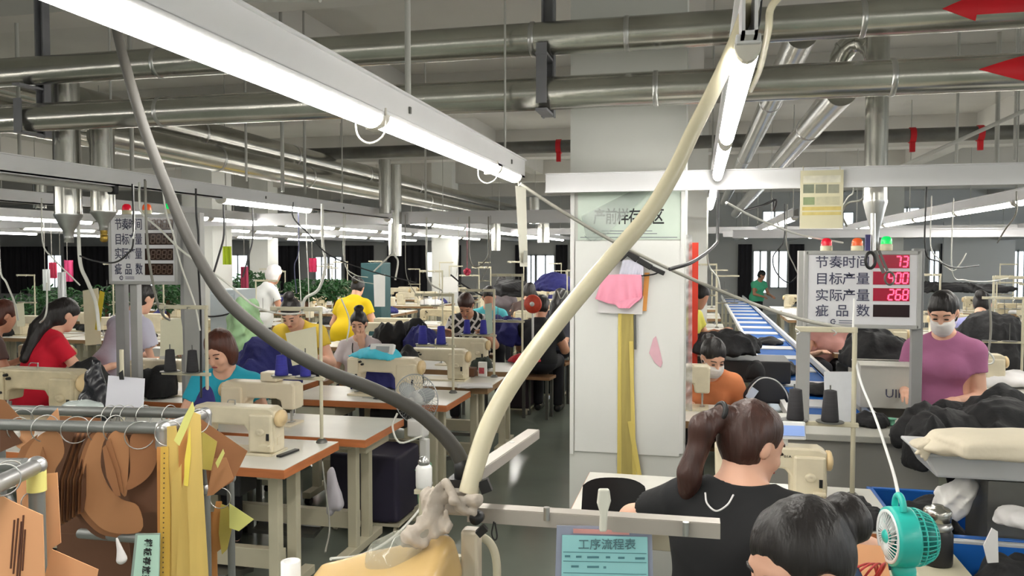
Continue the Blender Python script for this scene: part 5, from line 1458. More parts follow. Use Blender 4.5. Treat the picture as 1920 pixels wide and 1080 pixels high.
wpart(MB().cyl(f_, (f_.x, f_.y, 0), 0.012, seg=12), 'upright', M_PIPE, t)
wpart(MB().cyl(at(150, 1000, 2.2), at(300, 1012, 2.1), 0.0135, seg=12), 'lower_rail', M_PIPE, t)
for p in (A, C_): wpart(MB().cyl(p, (p.x, p.y, 0), 0.0135, seg=10), 'upright', M_PIPE, t)
t2 = thing('near_rack', 'bright pipe rack with a yellow taped joint at the left edge', 'rack', (at(64, 880, 1.66).x, at(64, 880, 1.66).y, 0))
K = at(68, 874, 1.66); 
wpart(MB().cyl(at(-60, 934, 1.42), K, 0.0165, seg=14), 'end_bar', M_PIPEB, t2)
wpart(MB().cyl(at(-80, 872, 1.9), at(48, 872, 1.82), 0.016, seg=14), 'rail', M_PIPE, t2)
wpart(MB().ball(K, 0.021), 'joint', M_PIPEB, t2)
wpart(MB().cyl(K, (K.x, K.y, 0), 0.0155, seg=14), 'upright', M_PIPE, t2)
wpart(MB().cyl(K - Vector((0, 0, 0.008)), K - Vector((0, 0, 0.052)), 0.0185, seg=14), 'tape', mat('tape_yellow', (226, 218, 130), 0.6), t2, 'pale yellow tape')
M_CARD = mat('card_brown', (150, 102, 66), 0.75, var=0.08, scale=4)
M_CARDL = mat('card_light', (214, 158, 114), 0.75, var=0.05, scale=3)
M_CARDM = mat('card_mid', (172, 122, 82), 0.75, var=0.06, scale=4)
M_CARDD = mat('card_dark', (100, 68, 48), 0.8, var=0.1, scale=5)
def ring_px(px, py, d, r, tilt=0.0):
    c = at(px, py, d)
    ax = (CR * math.cos(tilt) + CF * math.sin(tilt))
    return MB().sweep([c + (ax * math.cos(a) + CU * math.sin(a)) * r for a in [2 * math.pi * i / 22 for i in range(23)]], 0.0015, 6, False)
def cards(label, ring, pieces, group='card pattern bundles on rings'):
    """one ring and the cards strung on it"""
    c = at(*ring[:3])
    t = thing('pattern_bundle', label, 'card patterns', c, 0, group)
    wpart(ring_px(*ring), 'ring', M_STEEL, t, 'steel ring')
    for (poly, d, m_, sl) in pieces:
        wpart(MB().slab(poly, d, 0.002, sl, soft=len(poly) > 7), 'card', m_, t)
    return t
J = [(180, 812), (163, 845), (152, 895), (153, 940), (170, 972), (206, 998), (264, 996), (259, 950), (228, 936), (203, 912), (189, 876), (191, 838), (200, 812)]
def off(poly, dx, dy, sx=1.0, sy=1.0):
    cx = sum(p[0] for p in poly) / len(poly); cy = sum(p[1] for p in poly) / len(poly)
    return [(cx + (p[0] - cx) * sx + dx, cy + (p[1] - cy) * sy + dy) for p in poly]
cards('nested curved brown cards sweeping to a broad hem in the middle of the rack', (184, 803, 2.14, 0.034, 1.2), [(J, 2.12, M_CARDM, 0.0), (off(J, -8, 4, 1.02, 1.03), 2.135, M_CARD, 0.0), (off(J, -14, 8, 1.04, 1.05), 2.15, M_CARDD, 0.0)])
cards('three leaf shaped brown cards hanging right of the curved ones', (214, 803, 2.11, 0.034, 1.2), [([(202, 822), (215, 808), (232, 812), (242, 835), (240, 880), (236, 930), (222, 915), (208, 880), (198, 846)], 2.10, M_CARDM, 0.0002), ([(200, 826), (206, 822), (224, 880), (232, 925), (222, 922), (205, 880)], 2.09, M_CARD, 0.0), ([(192, 840), (198, 834), (216, 885), (226, 930), (216, 930), (200, 895)], 2.085, M_CARD, 0.0)])
cards('rounded brown flap card under the large ring of the rack', (262, 816, 2.09, 0.036, 0.5), [([(244, 822), (262, 812), (298, 816), (297, 850), (285, 885), (262, 908), (236, 918), (244, 885)], 2.10, M_CARD, 0.0002), ([(235, 815), (297, 812), (297, 960), (262, 962), (240, 930)], 2.14, M_CARDD, 0.0)])
cards('round shouldered brown card towards the left of the rack', (85, 803, 2.19, 0.036, 0.9), [([(42, 880), (52, 845), (72, 818), (92, 808), (112, 815), (120, 850), (104, 880), (92, 912), (70, 906), (48, 900)], 2.18, M_CARDM, 0.0), ([(70, 905), (76, 850), (80, 838), (88, 870), (84, 905)], 2.17, M_CARD, 0.0), ([(28, 868), (40, 838), (70, 815), (60, 850), (42, 885)], 2.19, M_CARD, 0.0)])
cards('hooked light brown card beside the left edge of the rack', (34, 803, 2.22, 0.03, 1.1), [([(24, 806), (40, 790), (58, 792), (64, 812), (52, 830), (40, 842), (28, 832), (38, 818), (36, 806)], 2.205, M_CARDL, 0.0), ([(0, 800), (22, 806), (42, 830), (0, 848)], 2.2, M_CARDD, 0.0)])
for i in range(9):
    x0 = 140 + i * 4.6; x1 = 108 + i * 5.4
    if i == 0: tb = thing('pattern_bundle', 'fan of dark cards seen edge on left of the curved ones', 'card patterns', at(150, 803, 2.16), 0, 'card pattern bundles on rings'); wpart(ring_px(142, 806, 2.16, 0.036, 0.6), 'ring', M_STEEL, tb, 'steel ring')
    wpart(MB().slab([(x0, 812), (x0 + 6, 812), (x1 + 14, 900), (x1 + 9 - i * 0.5, 985 - i * 3), (x1, 985 - i * 3), (x1 + 2, 900)], 2.16 - 0.004 * i, 0.002, 0.003), 'card', M_CARD if i % 2 else M_CARDD, tb)
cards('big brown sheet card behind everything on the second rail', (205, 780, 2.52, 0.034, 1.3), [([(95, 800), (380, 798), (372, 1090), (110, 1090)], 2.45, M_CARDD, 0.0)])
cards('light brown card corner peeking over the second rail', (222, 780, 2.52, 0.034, 1.3), [([(84, 790), (108, 765), (112, 790), (112, 805)], 2.5, M_CARDL, 0.0), ([(112, 780), (190, 784), (185, 800), (112, 800)], 2.5, M_CARD, 0.0)])
cards('large brown card at the upper left corner of the rack', (40, 788, 2.5, 0.034, 0.9), [([(-30, 745), (8, 750), (44, 790), (30, 804), (-30, 800)], 2.46, M_CARD, 0.0)])
for i, (px, lb) in enumerate(((240, 'bare steel ring over the second rail, third from the yellow strips'), (270, 'bare steel ring over the second rail, second from the yellow strips'), (318, 'bare steel ring over the second rail, nearest the yellow strips'), (75, 'bare steel ring over the second rail near the left edge'))):
    d = 2.62 - (px) * 0.00036
    solo(ring_px(px, 780, d, 0.034, 1.25), 'ring', M_STEEL, lb, 'ring', 'bare rings on the rack')
cards('large light card with five cut slits at the lower left corner', (5, 900, 1.52, 0.03, 0.6), [([(-40, 905), (0, 928), (22, 940), (80, 966), (84, 1100), (-40, 1100)], 1.53, M_CARDL, 0.0)])
sl = MB()
for (xa, xb, ya, yb) in ((27, 20, 975, 1066), (34, 25, 972, 1076), (40, 31, 978, 1090), (44, 36, 966, 1090), (47, 42, 993, 1070)):
    sl.bar(at(xa, ya, 1.5285), at(xb, yb, 1.5285), 0.0026, 0.002, CF)
solo(sl, 'slit_marks', mat('slit_brown', (92, 56, 40), 0.8), 'dark slits cut in the large light card', 'slits')
cards('tall light card behind the taped rack post', (16, 890, 1.72, 0.03, 0.7), [([(30, 905), (58, 892), (107, 886), (114, 1018), (98, 1028), (86, 1100), (40, 1100)], 1.70, M_CARDL, 0.0)])
cards('light card lying aslant at the bottom edge of the rack', (60, 940, 1.7, 0.02, 0.7), [([(97, 1030), (184, 1068), (178, 1100), (78, 1100)], 1.62, M_CARDL, 0.0)])
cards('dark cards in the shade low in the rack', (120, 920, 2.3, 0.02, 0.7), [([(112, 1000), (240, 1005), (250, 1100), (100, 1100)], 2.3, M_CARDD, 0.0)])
# yellow strips
M_YS = [mat('strip_yellow', (206, 168, 72), 0.65, var=0.1, scale=6, stretch=(4, 4, 0.5)), mat('strip_pale', (206, 178, 100), 0.65, var=0.1, scale=6, stretch=(4, 4, 0.5)), mat('strip_bright', (226, 206, 84), 0.65, var=0.08), mat('tag_lime', (206, 206, 120), 0.65, var=0.08), mat('tag_olive', (176, 160, 76), 0.65, var=0.1), mat('strip_orange', (190, 132, 72), 0.7, var=0.1)]
t = thing('strip_bundle', 'thick bundle of long yellow measuring strips at the end of the rack', 'paper strips', at(345, 800, 2.05))
wpart(ring_px(316, 812, 2.05, 0.033, 0.3), 'ring', M_STEEL, t, 'steel ring'); wpart(ring_px(372, 790, 2.2, 0.033, 0.9), 'ring', M_STEEL, t, 'steel ring')
for (poly, d, k) in (([(294, 838), (302, 838), (306, 1100), (296, 1100)], 2.04, 5), ([(301, 838), (315, 837), (319, 960), (318, 1100), (299, 1100)], 2.03, 0), ([(313, 800), (330, 798), (338, 860), (334, 960), (326, 1100), (314, 1100)], 2.045, 1), ([(322, 900), (340, 870), (342, 1100), (322, 1100)], 2.035, 1),
                     ([(334, 830), (352, 800), (352, 860), (342, 920), (336, 900)], 2.05, 5), ([(338, 930), (352, 860), (360, 1100), (330, 1100)], 2.025, 1), ([(352, 790), (362, 772), (376, 778), (380, 900), (392, 1100), (358, 1100), (350, 900)], 2.01, 1), ([(346, 862), (356, 800), (358, 850), (352, 912), (345, 910)], 2.0, 2), ([(326, 826), (346, 780), (361, 753), (365, 768), (350, 805), (336, 836)], 2.0, 3)):
    wpart(MB().slab(poly, d, 0.0015, 0.0004), 'paper_strip', M_YS[k], t)
dots = MB()
for i in range(26): dots.cyl(at(308 - 0.1 * i, 850 + i * 9.3, 2.0285), at(308 - 0.1 * i, 850 + i * 9.3, 2.0275), 0.0018, seg=6)
wpart(dots, 'dots', M_BLACK, t)
t = thing('tag_bundle', 'olive and brown card tags sticking out right of the yellow strips', 'card patterns', at(400, 830, 2.3))
for (poly, d, m_) in (([(376, 785), (394, 798), (464, 846), (436, 903), (392, 930), (384, 860)], 2.34, M_CARD), ([(400, 860), (424, 858), (438, 897), (400, 928), (388, 930)], 2.32, M_CARDM), ([(378, 808), (407, 828), (396, 882), (380, 880)], 2.28, M_YS[4]), ([(404, 868), (418, 842), (421, 850), (408, 878)], 2.27, M_YS[3])):
    wpart(MB().slab(poly, d, 0.0015, 0.0006), 'tag', m_, t)
t = thing('tag_bundle', 'ring with lime tags on the lower side arm of the rack', 'card patterns', at(415, 935, 2.55))
wpart(ring_px(413, 934, 2.5, 0.032, 0.1), 'ring', M_STEEL, t, 'steel ring')
for (poly, d, k) in (([(430, 944), (476, 974), (448, 996), (430, 990)], 2.5, 3), ([(414, 945), (428, 950), (436, 985), (426, 1030), (416, 1040), (410, 1000)], 2.52, 4), ([(405, 940), (416, 940), (414, 1030), (400, 1040), (396, 980)], 2.53, 5), ([(388, 960), (406, 960), (408, 1100), (392, 1070)], 2.55, 5)):
    wpart(MB().slab(poly, d, 0.0015, 0.0005), 'tag', M_YS[k], t)
t = thing('label_card', 'mint green label card with dark vertical writing beside the yellow strips', 'label', at(270, 1080, 2.0))
wpart(MB().slab([(254, 1001), (300, 1000), (298, 1100), (243, 1100)], 2.0, 0.003), 'sleeve', mat('plastic_greygreen', (150, 170, 162), 0.3), t)
wpart(MB().slab([(258, 1004), (299, 1003), (297, 1100), (248, 1100)], 1.997, 0.001), 'card', mat('card_mint', (186, 224, 208), 0.6, var=0.03), t)
lt = MB()
for i, ch in enumerate('样板存放架'):
    put_text(lt, ch, 0.02, at(277 - 1.2 * i, 1018 + 17 * i, 1.995), -CU, CR, -CF, bold=0.0005)
wpart(lt, 'lettering', M_LETTERK, t)
s = Solid(); c_ = at(224, 1030, 2.02)
s.cone(at(219, 1010, 2.02) - c_, at(228, 1048, 2.02) - c_, 0.006, 0.014, 0.01); s.disp = folds(0.004, 60, 1)
o = solid_part(s, 'rag', M_CLOTH['white'], None, 0.004); o.location = c_; tag(o, 'small white cloth strip tied low on the pattern rack', 'rag')
# clear bag and white pad over the rack
s = Solid(); c_ = at(155, 762, 2.75)
s.ell((0, 0, 0), (0.085, 0.04, 0.022), None, 0.02); s.disp = folds(0.005, 40, 3)
o = solid_part(s, 'plastic_bag', mat('plastic_mist', (196, 206, 204), 0.2, var=0.1, alpha=0.75), None, 0.005); o.location = c_; tag(o, 'pale clear plastic bag lying on the second rack rail', 'bag')
# ================================================================== right foreground
M_BLUE = mat('bin_blue', (34, 104, 190), 0.35, var=0.08, scale=3)
M_BLUED = mat('tray_blue', (20, 92, 170), 0.65, var=0.1, scale=3, spec=0.2)
M_BINW = mat('bin_grey_white', (200, 202, 204), 0.35, var=0.05)
M_STEELG = mat('counter_grey', (150, 148, 142), 0.45, var=0.05, scale=1.5)
# conveyor line of blue trays
XA, XB = 0.57, 1.03
t = thing('conveyor', 'long conveyor with pale side rails carrying blue trays away right of the pillar', 'conveyor', (0.8, 12, 0))
for x in (XA - 0.02, XB + 0.02):
    wpart(MB().box((x, 12.6, 0.77), (0.03, 15.2, 0.05)), 'side_rail', M_WHITE, t)
wpart(MB().box((0.8, 12.6, 0.70), (XB - XA, 15.2, 0.04)), 'belt', M_BLUED, t)
for y in (5.3, 7.5, 10, 12.5, 15, 17.5, 20):
    wpart(MB().box((XA, y, 0.35), (0.05, 0.05, 0.7)).box((XB, y, 0.35), (0.05, 0.05, 0.7)).box((0.8, y, 0.12), (XB - XA, 0.04, 0.04)), 'leg_frame', M_LEG, t)
tray_t = thing('blue_tray', 'p', 'tray', (0, 0, 0), 0)
mb = MB().box((0, -0.14, 0.006), (0.44, 0.54, 0.012))
for s_ in (-1, 1): mb.box((s_ * 0.214, 0, 0.012), (0.012, 0.84, 0.024))
part(mb, 'base', M_BLUED, tray_t)
part(MB().box((0, 0.27, 0.013), (0.416, 0.28, 0.022)), 'divider', M_BINW, tray_t, 'grey white divider board', bevel=0.004)
PROTOS.append(tray_t)
for i in range(17):
    y = 5.5 + i * 0.86
    z_ = 'near' if y < 8 else 'middle' if y < 13 else 'far'
    dup(tray_t, (0.8, y, 0.722), 0, 'blue tray with a grey white divider on the conveyor, %s part of the line' % z_, 'blue trays ' + z_)
for (y, dx, lb) in ((6.2, 0.05, 'black cloth lying in a near blue tray'), (7.2, -0.08, 'black cloth lying in a blue tray further along'), (9.6, 0.0, 'black cloth in a blue tray halfway along the line')):
    heap(lb, (0.8 + dx, y, 0.735), (0.15, 0.16, 0.09), M_CLOTH['black'], int(y * 10), 0.014)
# counter at the conveyor head
t = thing('counter', 'plain grey steel counter behind the large sewing machine', 'counter', (0.78, 4.6, 0))
part(MB().box((0.0, 0.1, 0.39), (0.86, 0.5, 0.78)), 'cabinet', M_STEELG, t, bevel=0.004)
part(MB().box((0.0, 0.09, 0.80), (0.9, 0.55, 0.035)), 'countertop', mat('counter_top', (178, 177, 168), 0.4, var=0.05), t, bevel=0.004)
for (px, col, rgb, lb) in ((1672, 'green', (120, 190, 160), 'small green thread reel on the grey counter'), (1704, 'red', (206, 60, 90), 'small pinkish red thread reel on the grey counter'), (1656, 'crimson', (190, 40, 60), 'tiny crimson reel on the grey counter')):
    p = atz(px, 797, 0.82)
    solo(MB().lathe([(0, 0), (0.024, 0), (0.024, 0.006), (0.016, 0.008), (0.016, 0.03), (0.024, 0.032), (0.024, 0.038), (0, 0.038)], p, seg=18), 'thread_reel', mat('reel_' + col, rgb, 0.5), lb, 'thread reel', 'thread reels on the counter')
# carton with half readable mark, and the dark cloths around it
a = at(1612, 680, 4.95); b = at(1708, 785, 4.95)
t = thing('carton', 'grey white carton under the right score board', 'carton', ((a.x + b.x) / 2, a.y + 0.1, 0.818))
w = b.x - a.x
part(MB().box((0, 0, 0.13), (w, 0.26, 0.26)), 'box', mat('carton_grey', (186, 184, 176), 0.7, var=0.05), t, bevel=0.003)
part(MB().box((0, -0.09, 0.268), (w + 0.01, 0.1, 0.006), (R(10), 0, 0)).box((0, 0.1, 0.268), (w + 0.01, 0.09, 0.006), (R(-10), 0, 0)), 'flap', mat('carton_flap', (206, 204, 196), 0.7), t)
lt = MB(); put_text(lt, 'UIN', 0.075, (0.05, -0.1315, 0.09), (1, 0, 0), (0, 0, 1), (0, -1, 0))
part(lt, 'lettering', M_LETTER, t)
heap('large black cloth bundle on the stack under the right score board', tuple(at(1640, 690, 5.35)), (0.24, 0.18, 0.26), M_CLOTH['black'], 31, 0.014)
p = at(1640, 690, 5.35)
solo(MB().box((p.x + 0.09, p.y, p.z / 2), (0.44, 0.42, p.z)), 'stacked_boxes', mat('carton_dull_grey', (168, 164, 154), 0.7), 'grey stacked boxes behind the carton', 'boxes', bevel=0.004)  # boxes in a slightly darker grey than the carton
heap('black cloth scraps on the grey counter beside the tapes', tuple(atz(1630, 800, 0.818) + Vector((0, 0.02, 0))), (0.10, 0.06, 0.07), M_CLOTH['black'], 32, 0.008)
# black backpack on the orange shirted woman's table
p = atz(1437, 752, 0.765)
t = thing('backpack', 'navy black bag with white piping on the table of the orange shirt', 'bag', p)
s = Solid(); s.ell((0, 0, 0.02), (0.135, 0.09, 0.15), None, 0.04); s.ell((0.04, 0, 0.0), (0.11, 0.09, 0.10), None, 0.05); s.cone((-0.1, 0, 0.03), (-0.04, 0, 0.12), 0.05, 0.04); s.cut((0, 0, 0), (0, 0, -1)); s.disp = folds(0.006, 24, 2)
solid_part(s, 'shell', mat('bag_navy_black', (18, 20, 30), 0.7, var=0.2), t, 0.008)
part(MB().tube([(-0.135, -0.06, 0.02), (-0.11, -0.085, 0.10), (-0.04, -0.075, 0.165), (0.05, -0.07, 0.155), (0.115, -0.07, 0.085), (0.14, -0.06, 0.01)], 0.004, 6, 6), 'piping', M_CLOTH['white'], t, 'white piping')
part(MB().box((-0.1, -0.085, 0.06), (0.05, 0.012, 0.08), (R(-10), R(35), 0)), 'white_panel', mat('panel_paleblue', (196, 206, 226), 0.6), t, 'pale panel')
# black coats heaped behind the orange woman
for (px, py, d, r, lb, sd) in ((1362, 655, 6.3, (0.27, 0.2, 0.2), 'broad black coat heap behind the orange shirt', 41), (1415, 700, 6.0, (0.08, 0.1, 0.14), 'black coat sleeve hanging beside the blue trays', 42), (1330, 640, 6.6, (0.2, 0.18, 0.12), 'black cloth heap right beside the pillar', 43)):
    p = at(px, py, d)
    heap(lb, (p.x, p.y, p.z - 0.04), r, M_CLOTH['black'], sd, 0.013)
p = at(1380, 660, 6.4)
solo(MB().box((p.x - 0.1, p.y + 0.05, 0.85), (1.0, 0.45, 0.17)), 'crate', M_MOTOR, 'dark crate below the black coats', 'crate', bevel=0.01)
# right side work table, black garments, purple woman's work
t = place(T2, (1.95, 4.05, 0), 0, 'work table of the mauve T-shirt heaped with black garments', GT)
for (px, py, d, r, lb, sd) in ((1800, 828, 4.0, (0.26, 0.24, 0.16), 'black garments heaped before the mauve T-shirt', 51), (1885, 815, 3.95, (0.3, 0.24, 0.19), 'black garments heaped at the right edge', 52), (1738, 850, 3.8, (0.11, 0.14, 0.2), 'black cloth hanging down beside the grey counter', 53), (1880, 770, 4.35, (0.2, 0.16, 0.15), 'dark green black cloth behind the heap at the right edge', 54)):
    p = atz(px, 900, 0.762); q = at(px, py, d)
    heap(lb, (q.x, q.y, 0.762), (r[0], r[1], max(0.1, q.z - 0.76 + r[2])), M_CLOTH['black'], sd, 0.012)
heap('black cloth in the hands of the mauve T-shirt', tuple(at(1786, 772, 4.52)), (0.10, 0.06, 0.05), M_CLOTH['black'], 55, 0.007)
# ironing board
t = thing('ironing_board', 'cream cloth covered ironing board reaching in from the right edge', 'ironing board', at(1860, 850, 2.85))
s = Solid(); O = at(1860, 850, 2.85)
q = Euler((0, 0, YAW)).to_matrix()
a = at(1765, 835, 2.9) - O; b = at(2100, 832, 2.7) - O
s.boxp((a + b) / 2, ((b - a).length / 2, 0.10, 0.012), 0.02, q, 0.02); s.ell(a + (a - b).normalized() * 0.02, (0.09, 0.10, 0.026), q, 0.06); s.ell((a + b) / 2 + Vector((0, 0, 0.006)), ((b - a).length / 2, 0.11, 0.034), q, 0.05); s.disp = crumple(0.006, 18, 3)
solid_part(s, 'padding', mat('cotton_cream', (222, 212, 190), 0.8, var=0.05, bump=0.15, bscale=25), t, 0.007)
s = Solid()
for (x, y) in ((1722, 838), (1718, 850), (1728, 856), (1735, 862)): s.cone(at(1745, 832, 2.88) - O, at(x, y, 2.86) - O, 0.014, 0.006, 0.012)
solid_part(s, 'tied_end', MATS['cotton_cream'], t, 0.004, 'gathered and tied end')
wpart(MB().box(O + Vector((0.35, 0.1, -0.02)), (0.9, 0.03, 0.03)).cyl((O.x + 0.8, O.y + 0.1, 0.0), (O.x + 0.8, O.y + 0.1, O.z), 0.02, seg=12).box((O.x + 0.8, O.y + 0.1, 0.02), (0.4, 0.4, 0.04)), 'stand', M_WHITE, t)
p = at(1850, 878, 2.9)
t = thing('plastic_tub', 'shallow white plastic tub below the ironing board', 'tub', (p.x + 0.05, p.y + 0.1, p.z - 0.04))
mb = MB().prism([(-0.22, 0.0), (0.24, 0.0), (0.27, 0.075), (-0.27, 0.085)], (0, -0.12, 0), (1, 0, 0), (0, 0, 1), (0, 1, 0), 0.26)
part(mb, 'body', M_BINW, t, bevel=0.01); part(MB().box((0, 0.01, 0.085), (0.56, 0.3, 0.012)), 'rim', M_BINW, t, bevel=0.004)
solo(MB().box((p.x + 0.15, p.y + 0.1, (p.z - 0.04) / 2), (0.3, 0.24, p.z - 0.042)), 'trolley', M_DKSTEEL, 'dark trolley carrying the white tub', 'trolley')
# blue and grey bins beside the table
def bin_(label, x0, x1, y0, y1, z0, z1, m_in, m_out, group='storage bins at the right'):
    t = thing('storage_bin', label, 'bin', ((x0 + x1) / 2, (y0 + y1) / 2, z0), 0, group)
    w, l, h = x1 - x0, y1 - y0, z1 - z0
    part(MB().box((0, 0, 0.006), (w, l, 0.012)), 'bottom', m_in, t)
    for s_ in (-1, 1):
        part(MB().box((s_ * (w / 2 - 0.006), 0, h / 2), (0.012, l, h)), 'side_wall', m_out, t)
        part(MB().box((0, s_ * (l / 2 - 0.006), h / 2), (w, 0.012, h)), 'end_wall', m_out if s_ < 0 else m_in, t)
    rim = MB()
    for s_ in (-1, 1):
        rim.box((s_ * w / 2, 0, h), (0.025, l + 0.025, 0.014)); rim.box((0, s_ * l / 2, h), (w, 0.025, 0.014))
    part(rim, 'rim', m_out, t, bevel=0.003)
    return t
solo(MB().box((1.3, 3.0, 0.5), (1.2, 1.6, 0.03)).box((0.78, 2.3, 0.25), (0.04, 0.04, 0.5)).box((1.8, 2.3, 0.25), (0.04, 0.04, 0.5)).box((0.78, 3.7, 0.25), (0.04, 0.04, 0.5)).box((1.8, 3.7, 0.25), (0.04, 0.04, 0.5)), 'bin_rack', M_LEG, 'low cream rack under the storage bins at the right', 'rack')
bin_('blue storage bin beside the worktable, black cloth and a white bag in it', 0.735, 1.27, 3.14, 3.72, 0.516, 0.735, M_BLUE, M_BLUE)
bin_('grey white storage bin in front of the blue one, at the right edge', 0.735, 1.30, 2.50, 3.10, 0.516, 0.735, M_BLUE, M_BINW)
bin_('blue and white bin at the far right edge beside the steel bottle', 1.34, 1.95, 2.9, 3.68, 0.516, 0.76, M_BLUE, M_BINW)
heap('black cloth rising out of the blue storage bin', (0.93, 3.5, 0.53), (0.14, 0.16, 0.25), M_CLOTH['black'], 61, 0.010)
heap('black garments filling the right half of the blue storage bin', (1.12, 3.32, 0.53), (0.14, 0.13, 0.17), M_CLOTH['black'], 62, 0.010)
heap('black garments over the rim of the grey bin, with a white tag', (1.03, 2.78, 0.53), (0.22, 0.24, 0.23), M_CLOTH['black'], 63, 0.010)
heap('black garments spilling over the far right bin', (1.62, 3.2, 0.53), (0.22, 0.26, 0.27), M_CLOTH['black'], 64, 0.011)
heap('black cloth falling behind the white bag', (1.66, 3.5, 0.53), (0.2, 0.12, 0.42), M_CLOTH['black'], 65, 0.012)
heap('white cushion on the bin at the far right edge', tuple(at(1915, 985, 2.75)), (0.07, 0.08, 0.05), M_CLOTH['white'], 66, 0.007)
solo(MB().prism([(0, 0), (0.03, 0.002), (0.028, 0.09), (0.012, 0.1), (-0.012, 0.05)], at(1851, 1055, 2.28), CR, CU, -CF, 0.004), 'garment_tag', M_CLOTH['white'], 'white tag on the black garments in the grey bin', 'tag')
s = Solid(); c_ = at(1785, 945, 3.0)
s.ell((0, 0, 0), (0.07, 0.06, 0.06), None, 0.03); s.ell((0.03, 0, 0.06), (0.05, 0.04, 0.05), None, 0.04); s.ell((-0.02, 0, 0.03), (0.05, 0.04, 0.05), None, 0.03); s.cone((0.04, 0, 0.06), (0.075, 0, 0.085), 0.03, 0.018, 0.03); s.disp = crumple(0.016, 48, 2)
o = solid_part(s, 'plastic_bag', mat('bag_white', (226, 224, 220), 0.35, var=0.06), None, 0.006); o.location = c_; tag(o, 'crumpled white plastic bag on the blue storage bin', 'bag')
p = at(1756, 1045, 2.62)
t = thing('vacuum_bottle', 'steel capped flask behind the turquoise fan', 'flask', (p.x, p.y, 0.745))
part(MB().lathe([(0, 0), (0.046, 0), (0.048, 0.006), (0.048, 0.10), (0.04, 0.118), (0.036, 0.12)], seg=24), 'body', M_BLACK, t)
part(MB().lathe([(0.04, 0.112), (0.047, 0.122), (0.04, 0.138), (0.034, 0.14)], seg=24), 'shoulder', M_STEEL, t)
part(MB().lathe([(0.034, 0.138), (0.041, 0.142), (0.042, 0.175), (0.036, 0.182), (0.02, 0.184), (0.018, 0.192), (0, 0.192)], seg=24), 'lid', M_DUCT, t, 'ribbed steel lid')
solo(MB().box((p.x, p.y, 0.738), (0.16, 0.5, 0.012)), 'board_strip', M_LEG, 'narrow board across the bins under the steel flask', 'board')
# turquoise fan on a small stand
M_TEAL = mat('fan_turquoise', (48, 190, 178), 0.3, var=0.04)
M_TEALW = mat('fan_white', (232, 238, 238), 0.3, var=0.02)
fc = at(1688, 1006, 2.05)
t = thing('desk_fan', 'small turquoise desk fan with a white front grille', 'fan', fc, R(-80))
Rf = 0.074
mb = MB()
pr = []
for k in range(25):
    a = 2 * math.pi * k / 24
    pr.append(a)
mb.lathe([(Rf * 0.9, -0.03), (Rf, -0.03), (Rf * 1.02, -0.02), (Rf * 1.02, 0.02), (Rf, 0.025), (Rf * 0.92, 0.025)], (0, 0, 0), (0, 1, 0), 32)
part(mb, 'housing', M_TEAL, t)
part(MB().lathe([(Rf * 0.80, -0.032), (Rf * 0.91, -0.034), (Rf * 0.92, -0.026), (Rf * 0.80, -0.022)], (0, 0, 0), (0, 1, 0), 32), 'front_ring', M_TEALW, t, 'white front ring')
gr = MB()
for k in range(30):
    a = 2 * math.pi * k / 30
    gr.tube([(0.017 * math.cos(a), -0.036, 0.017 * math.sin(a)), (Rf * 0.45 * math.cos(a + 0.25), -0.040, Rf * 0.45 * math.sin(a + 0.25)), (Rf * 0.84 * math.cos(a + 0.4), -0.029, Rf * 0.84 * math.sin(a + 0.4))], 0.0014, 5, 3)
part(gr, 'front_grille', M_TEALW, t, 'white spiral grille')
part(MB().lathe([(0, -0.044), (0.014, -0.042), (0.018, -0.036), (0.018, -0.03), (0, -0.03)], (0, 0, 0), (0, 1, 0), 20), 'hub', M_TEAL, t)
for k in range(5):
    a = 2 * math.pi * k / 5
    part(MB().box((0.042 * math.cos(a), -0.008, 0.042 * math.sin(a)), (0.06, 0.003, 0.034), Euler((0, -a, 0)).to_matrix() @ Euler((0.5, 0, 0)).to_matrix()), 'blade', M_TEALW, t, 'white blade')
cg = MB()
for k in range(36):
    a = 2 * math.pi * k / 36; c_, s_ = math.cos(a), math.sin(a)
    cg.tube([(Rf * 0.98 * c_, 0.022, Rf * 0.98 * s_), (Rf * 0.94 * c_, 0.045, Rf * 0.94 * s_), (Rf * 0.74 * c_, 0.072, Rf * 0.74 * s_), (Rf * 0.55 * c_, 0.08, Rf * 0.55 * s_)], 0.0017, 5, 3)
for (r_, y) in ((0.96, 0.038), (0.80, 0.066), (0.55, 0.08)):
    cg.sweep([(Rf * r_ * math.cos(2 * math.pi * k / 32), y, Rf * r_ * math.sin(2 * math.pi * k / 32)) for k in range(33)], 0.0022, 5, False)
part(cg, 'rear_cage', M_TEAL, t)
part(MB().lathe([(0, 0.082), (0.036, 0.08), (0.04, 0.072), (0.04, 0.04), (0.03, 0.02), (0, 0.02)], (0, 0, 0), (0, 1, 0), 22), 'motor_housing', mat('fan_teal_dark', (28, 132, 128), 0.4), t)
hd = []
for k in range(13):
    a = math.pi * k / 12
    hd.append((0.026 * math.cos(a), -0.004, Rf * 0.98 + 0.034 * math.sin(a)))
part(MB().sweep(hd, 0.0085, 10), 'handle', M_TEAL, t)
part(MB().ball((0, 0.01, -Rf * 1.18), (0.034, 0.03, 0.032)).box((0, 0.02, -Rf - 0.06), (0.12, 0.11, 0.02)), 'base', M_TEAL, t, bevel=0.004)
zb = fc.z - Rf - 0.07
solo(MB().box((fc.x - 0.04, fc.y + 0.02, zb - 0.012), (0.3, 0.26, 0.022)).box((fc.x - 0.04, fc.y + 0.02, zb / 2), (0.05, 0.05, zb - 0.03)).box((fc.x - 0.04, fc.y + 0.02, 0.02), (0.3, 0.3, 0.04)), 'side_stand', M_LEG, 'small stand below the turquoise fan', 'stand')
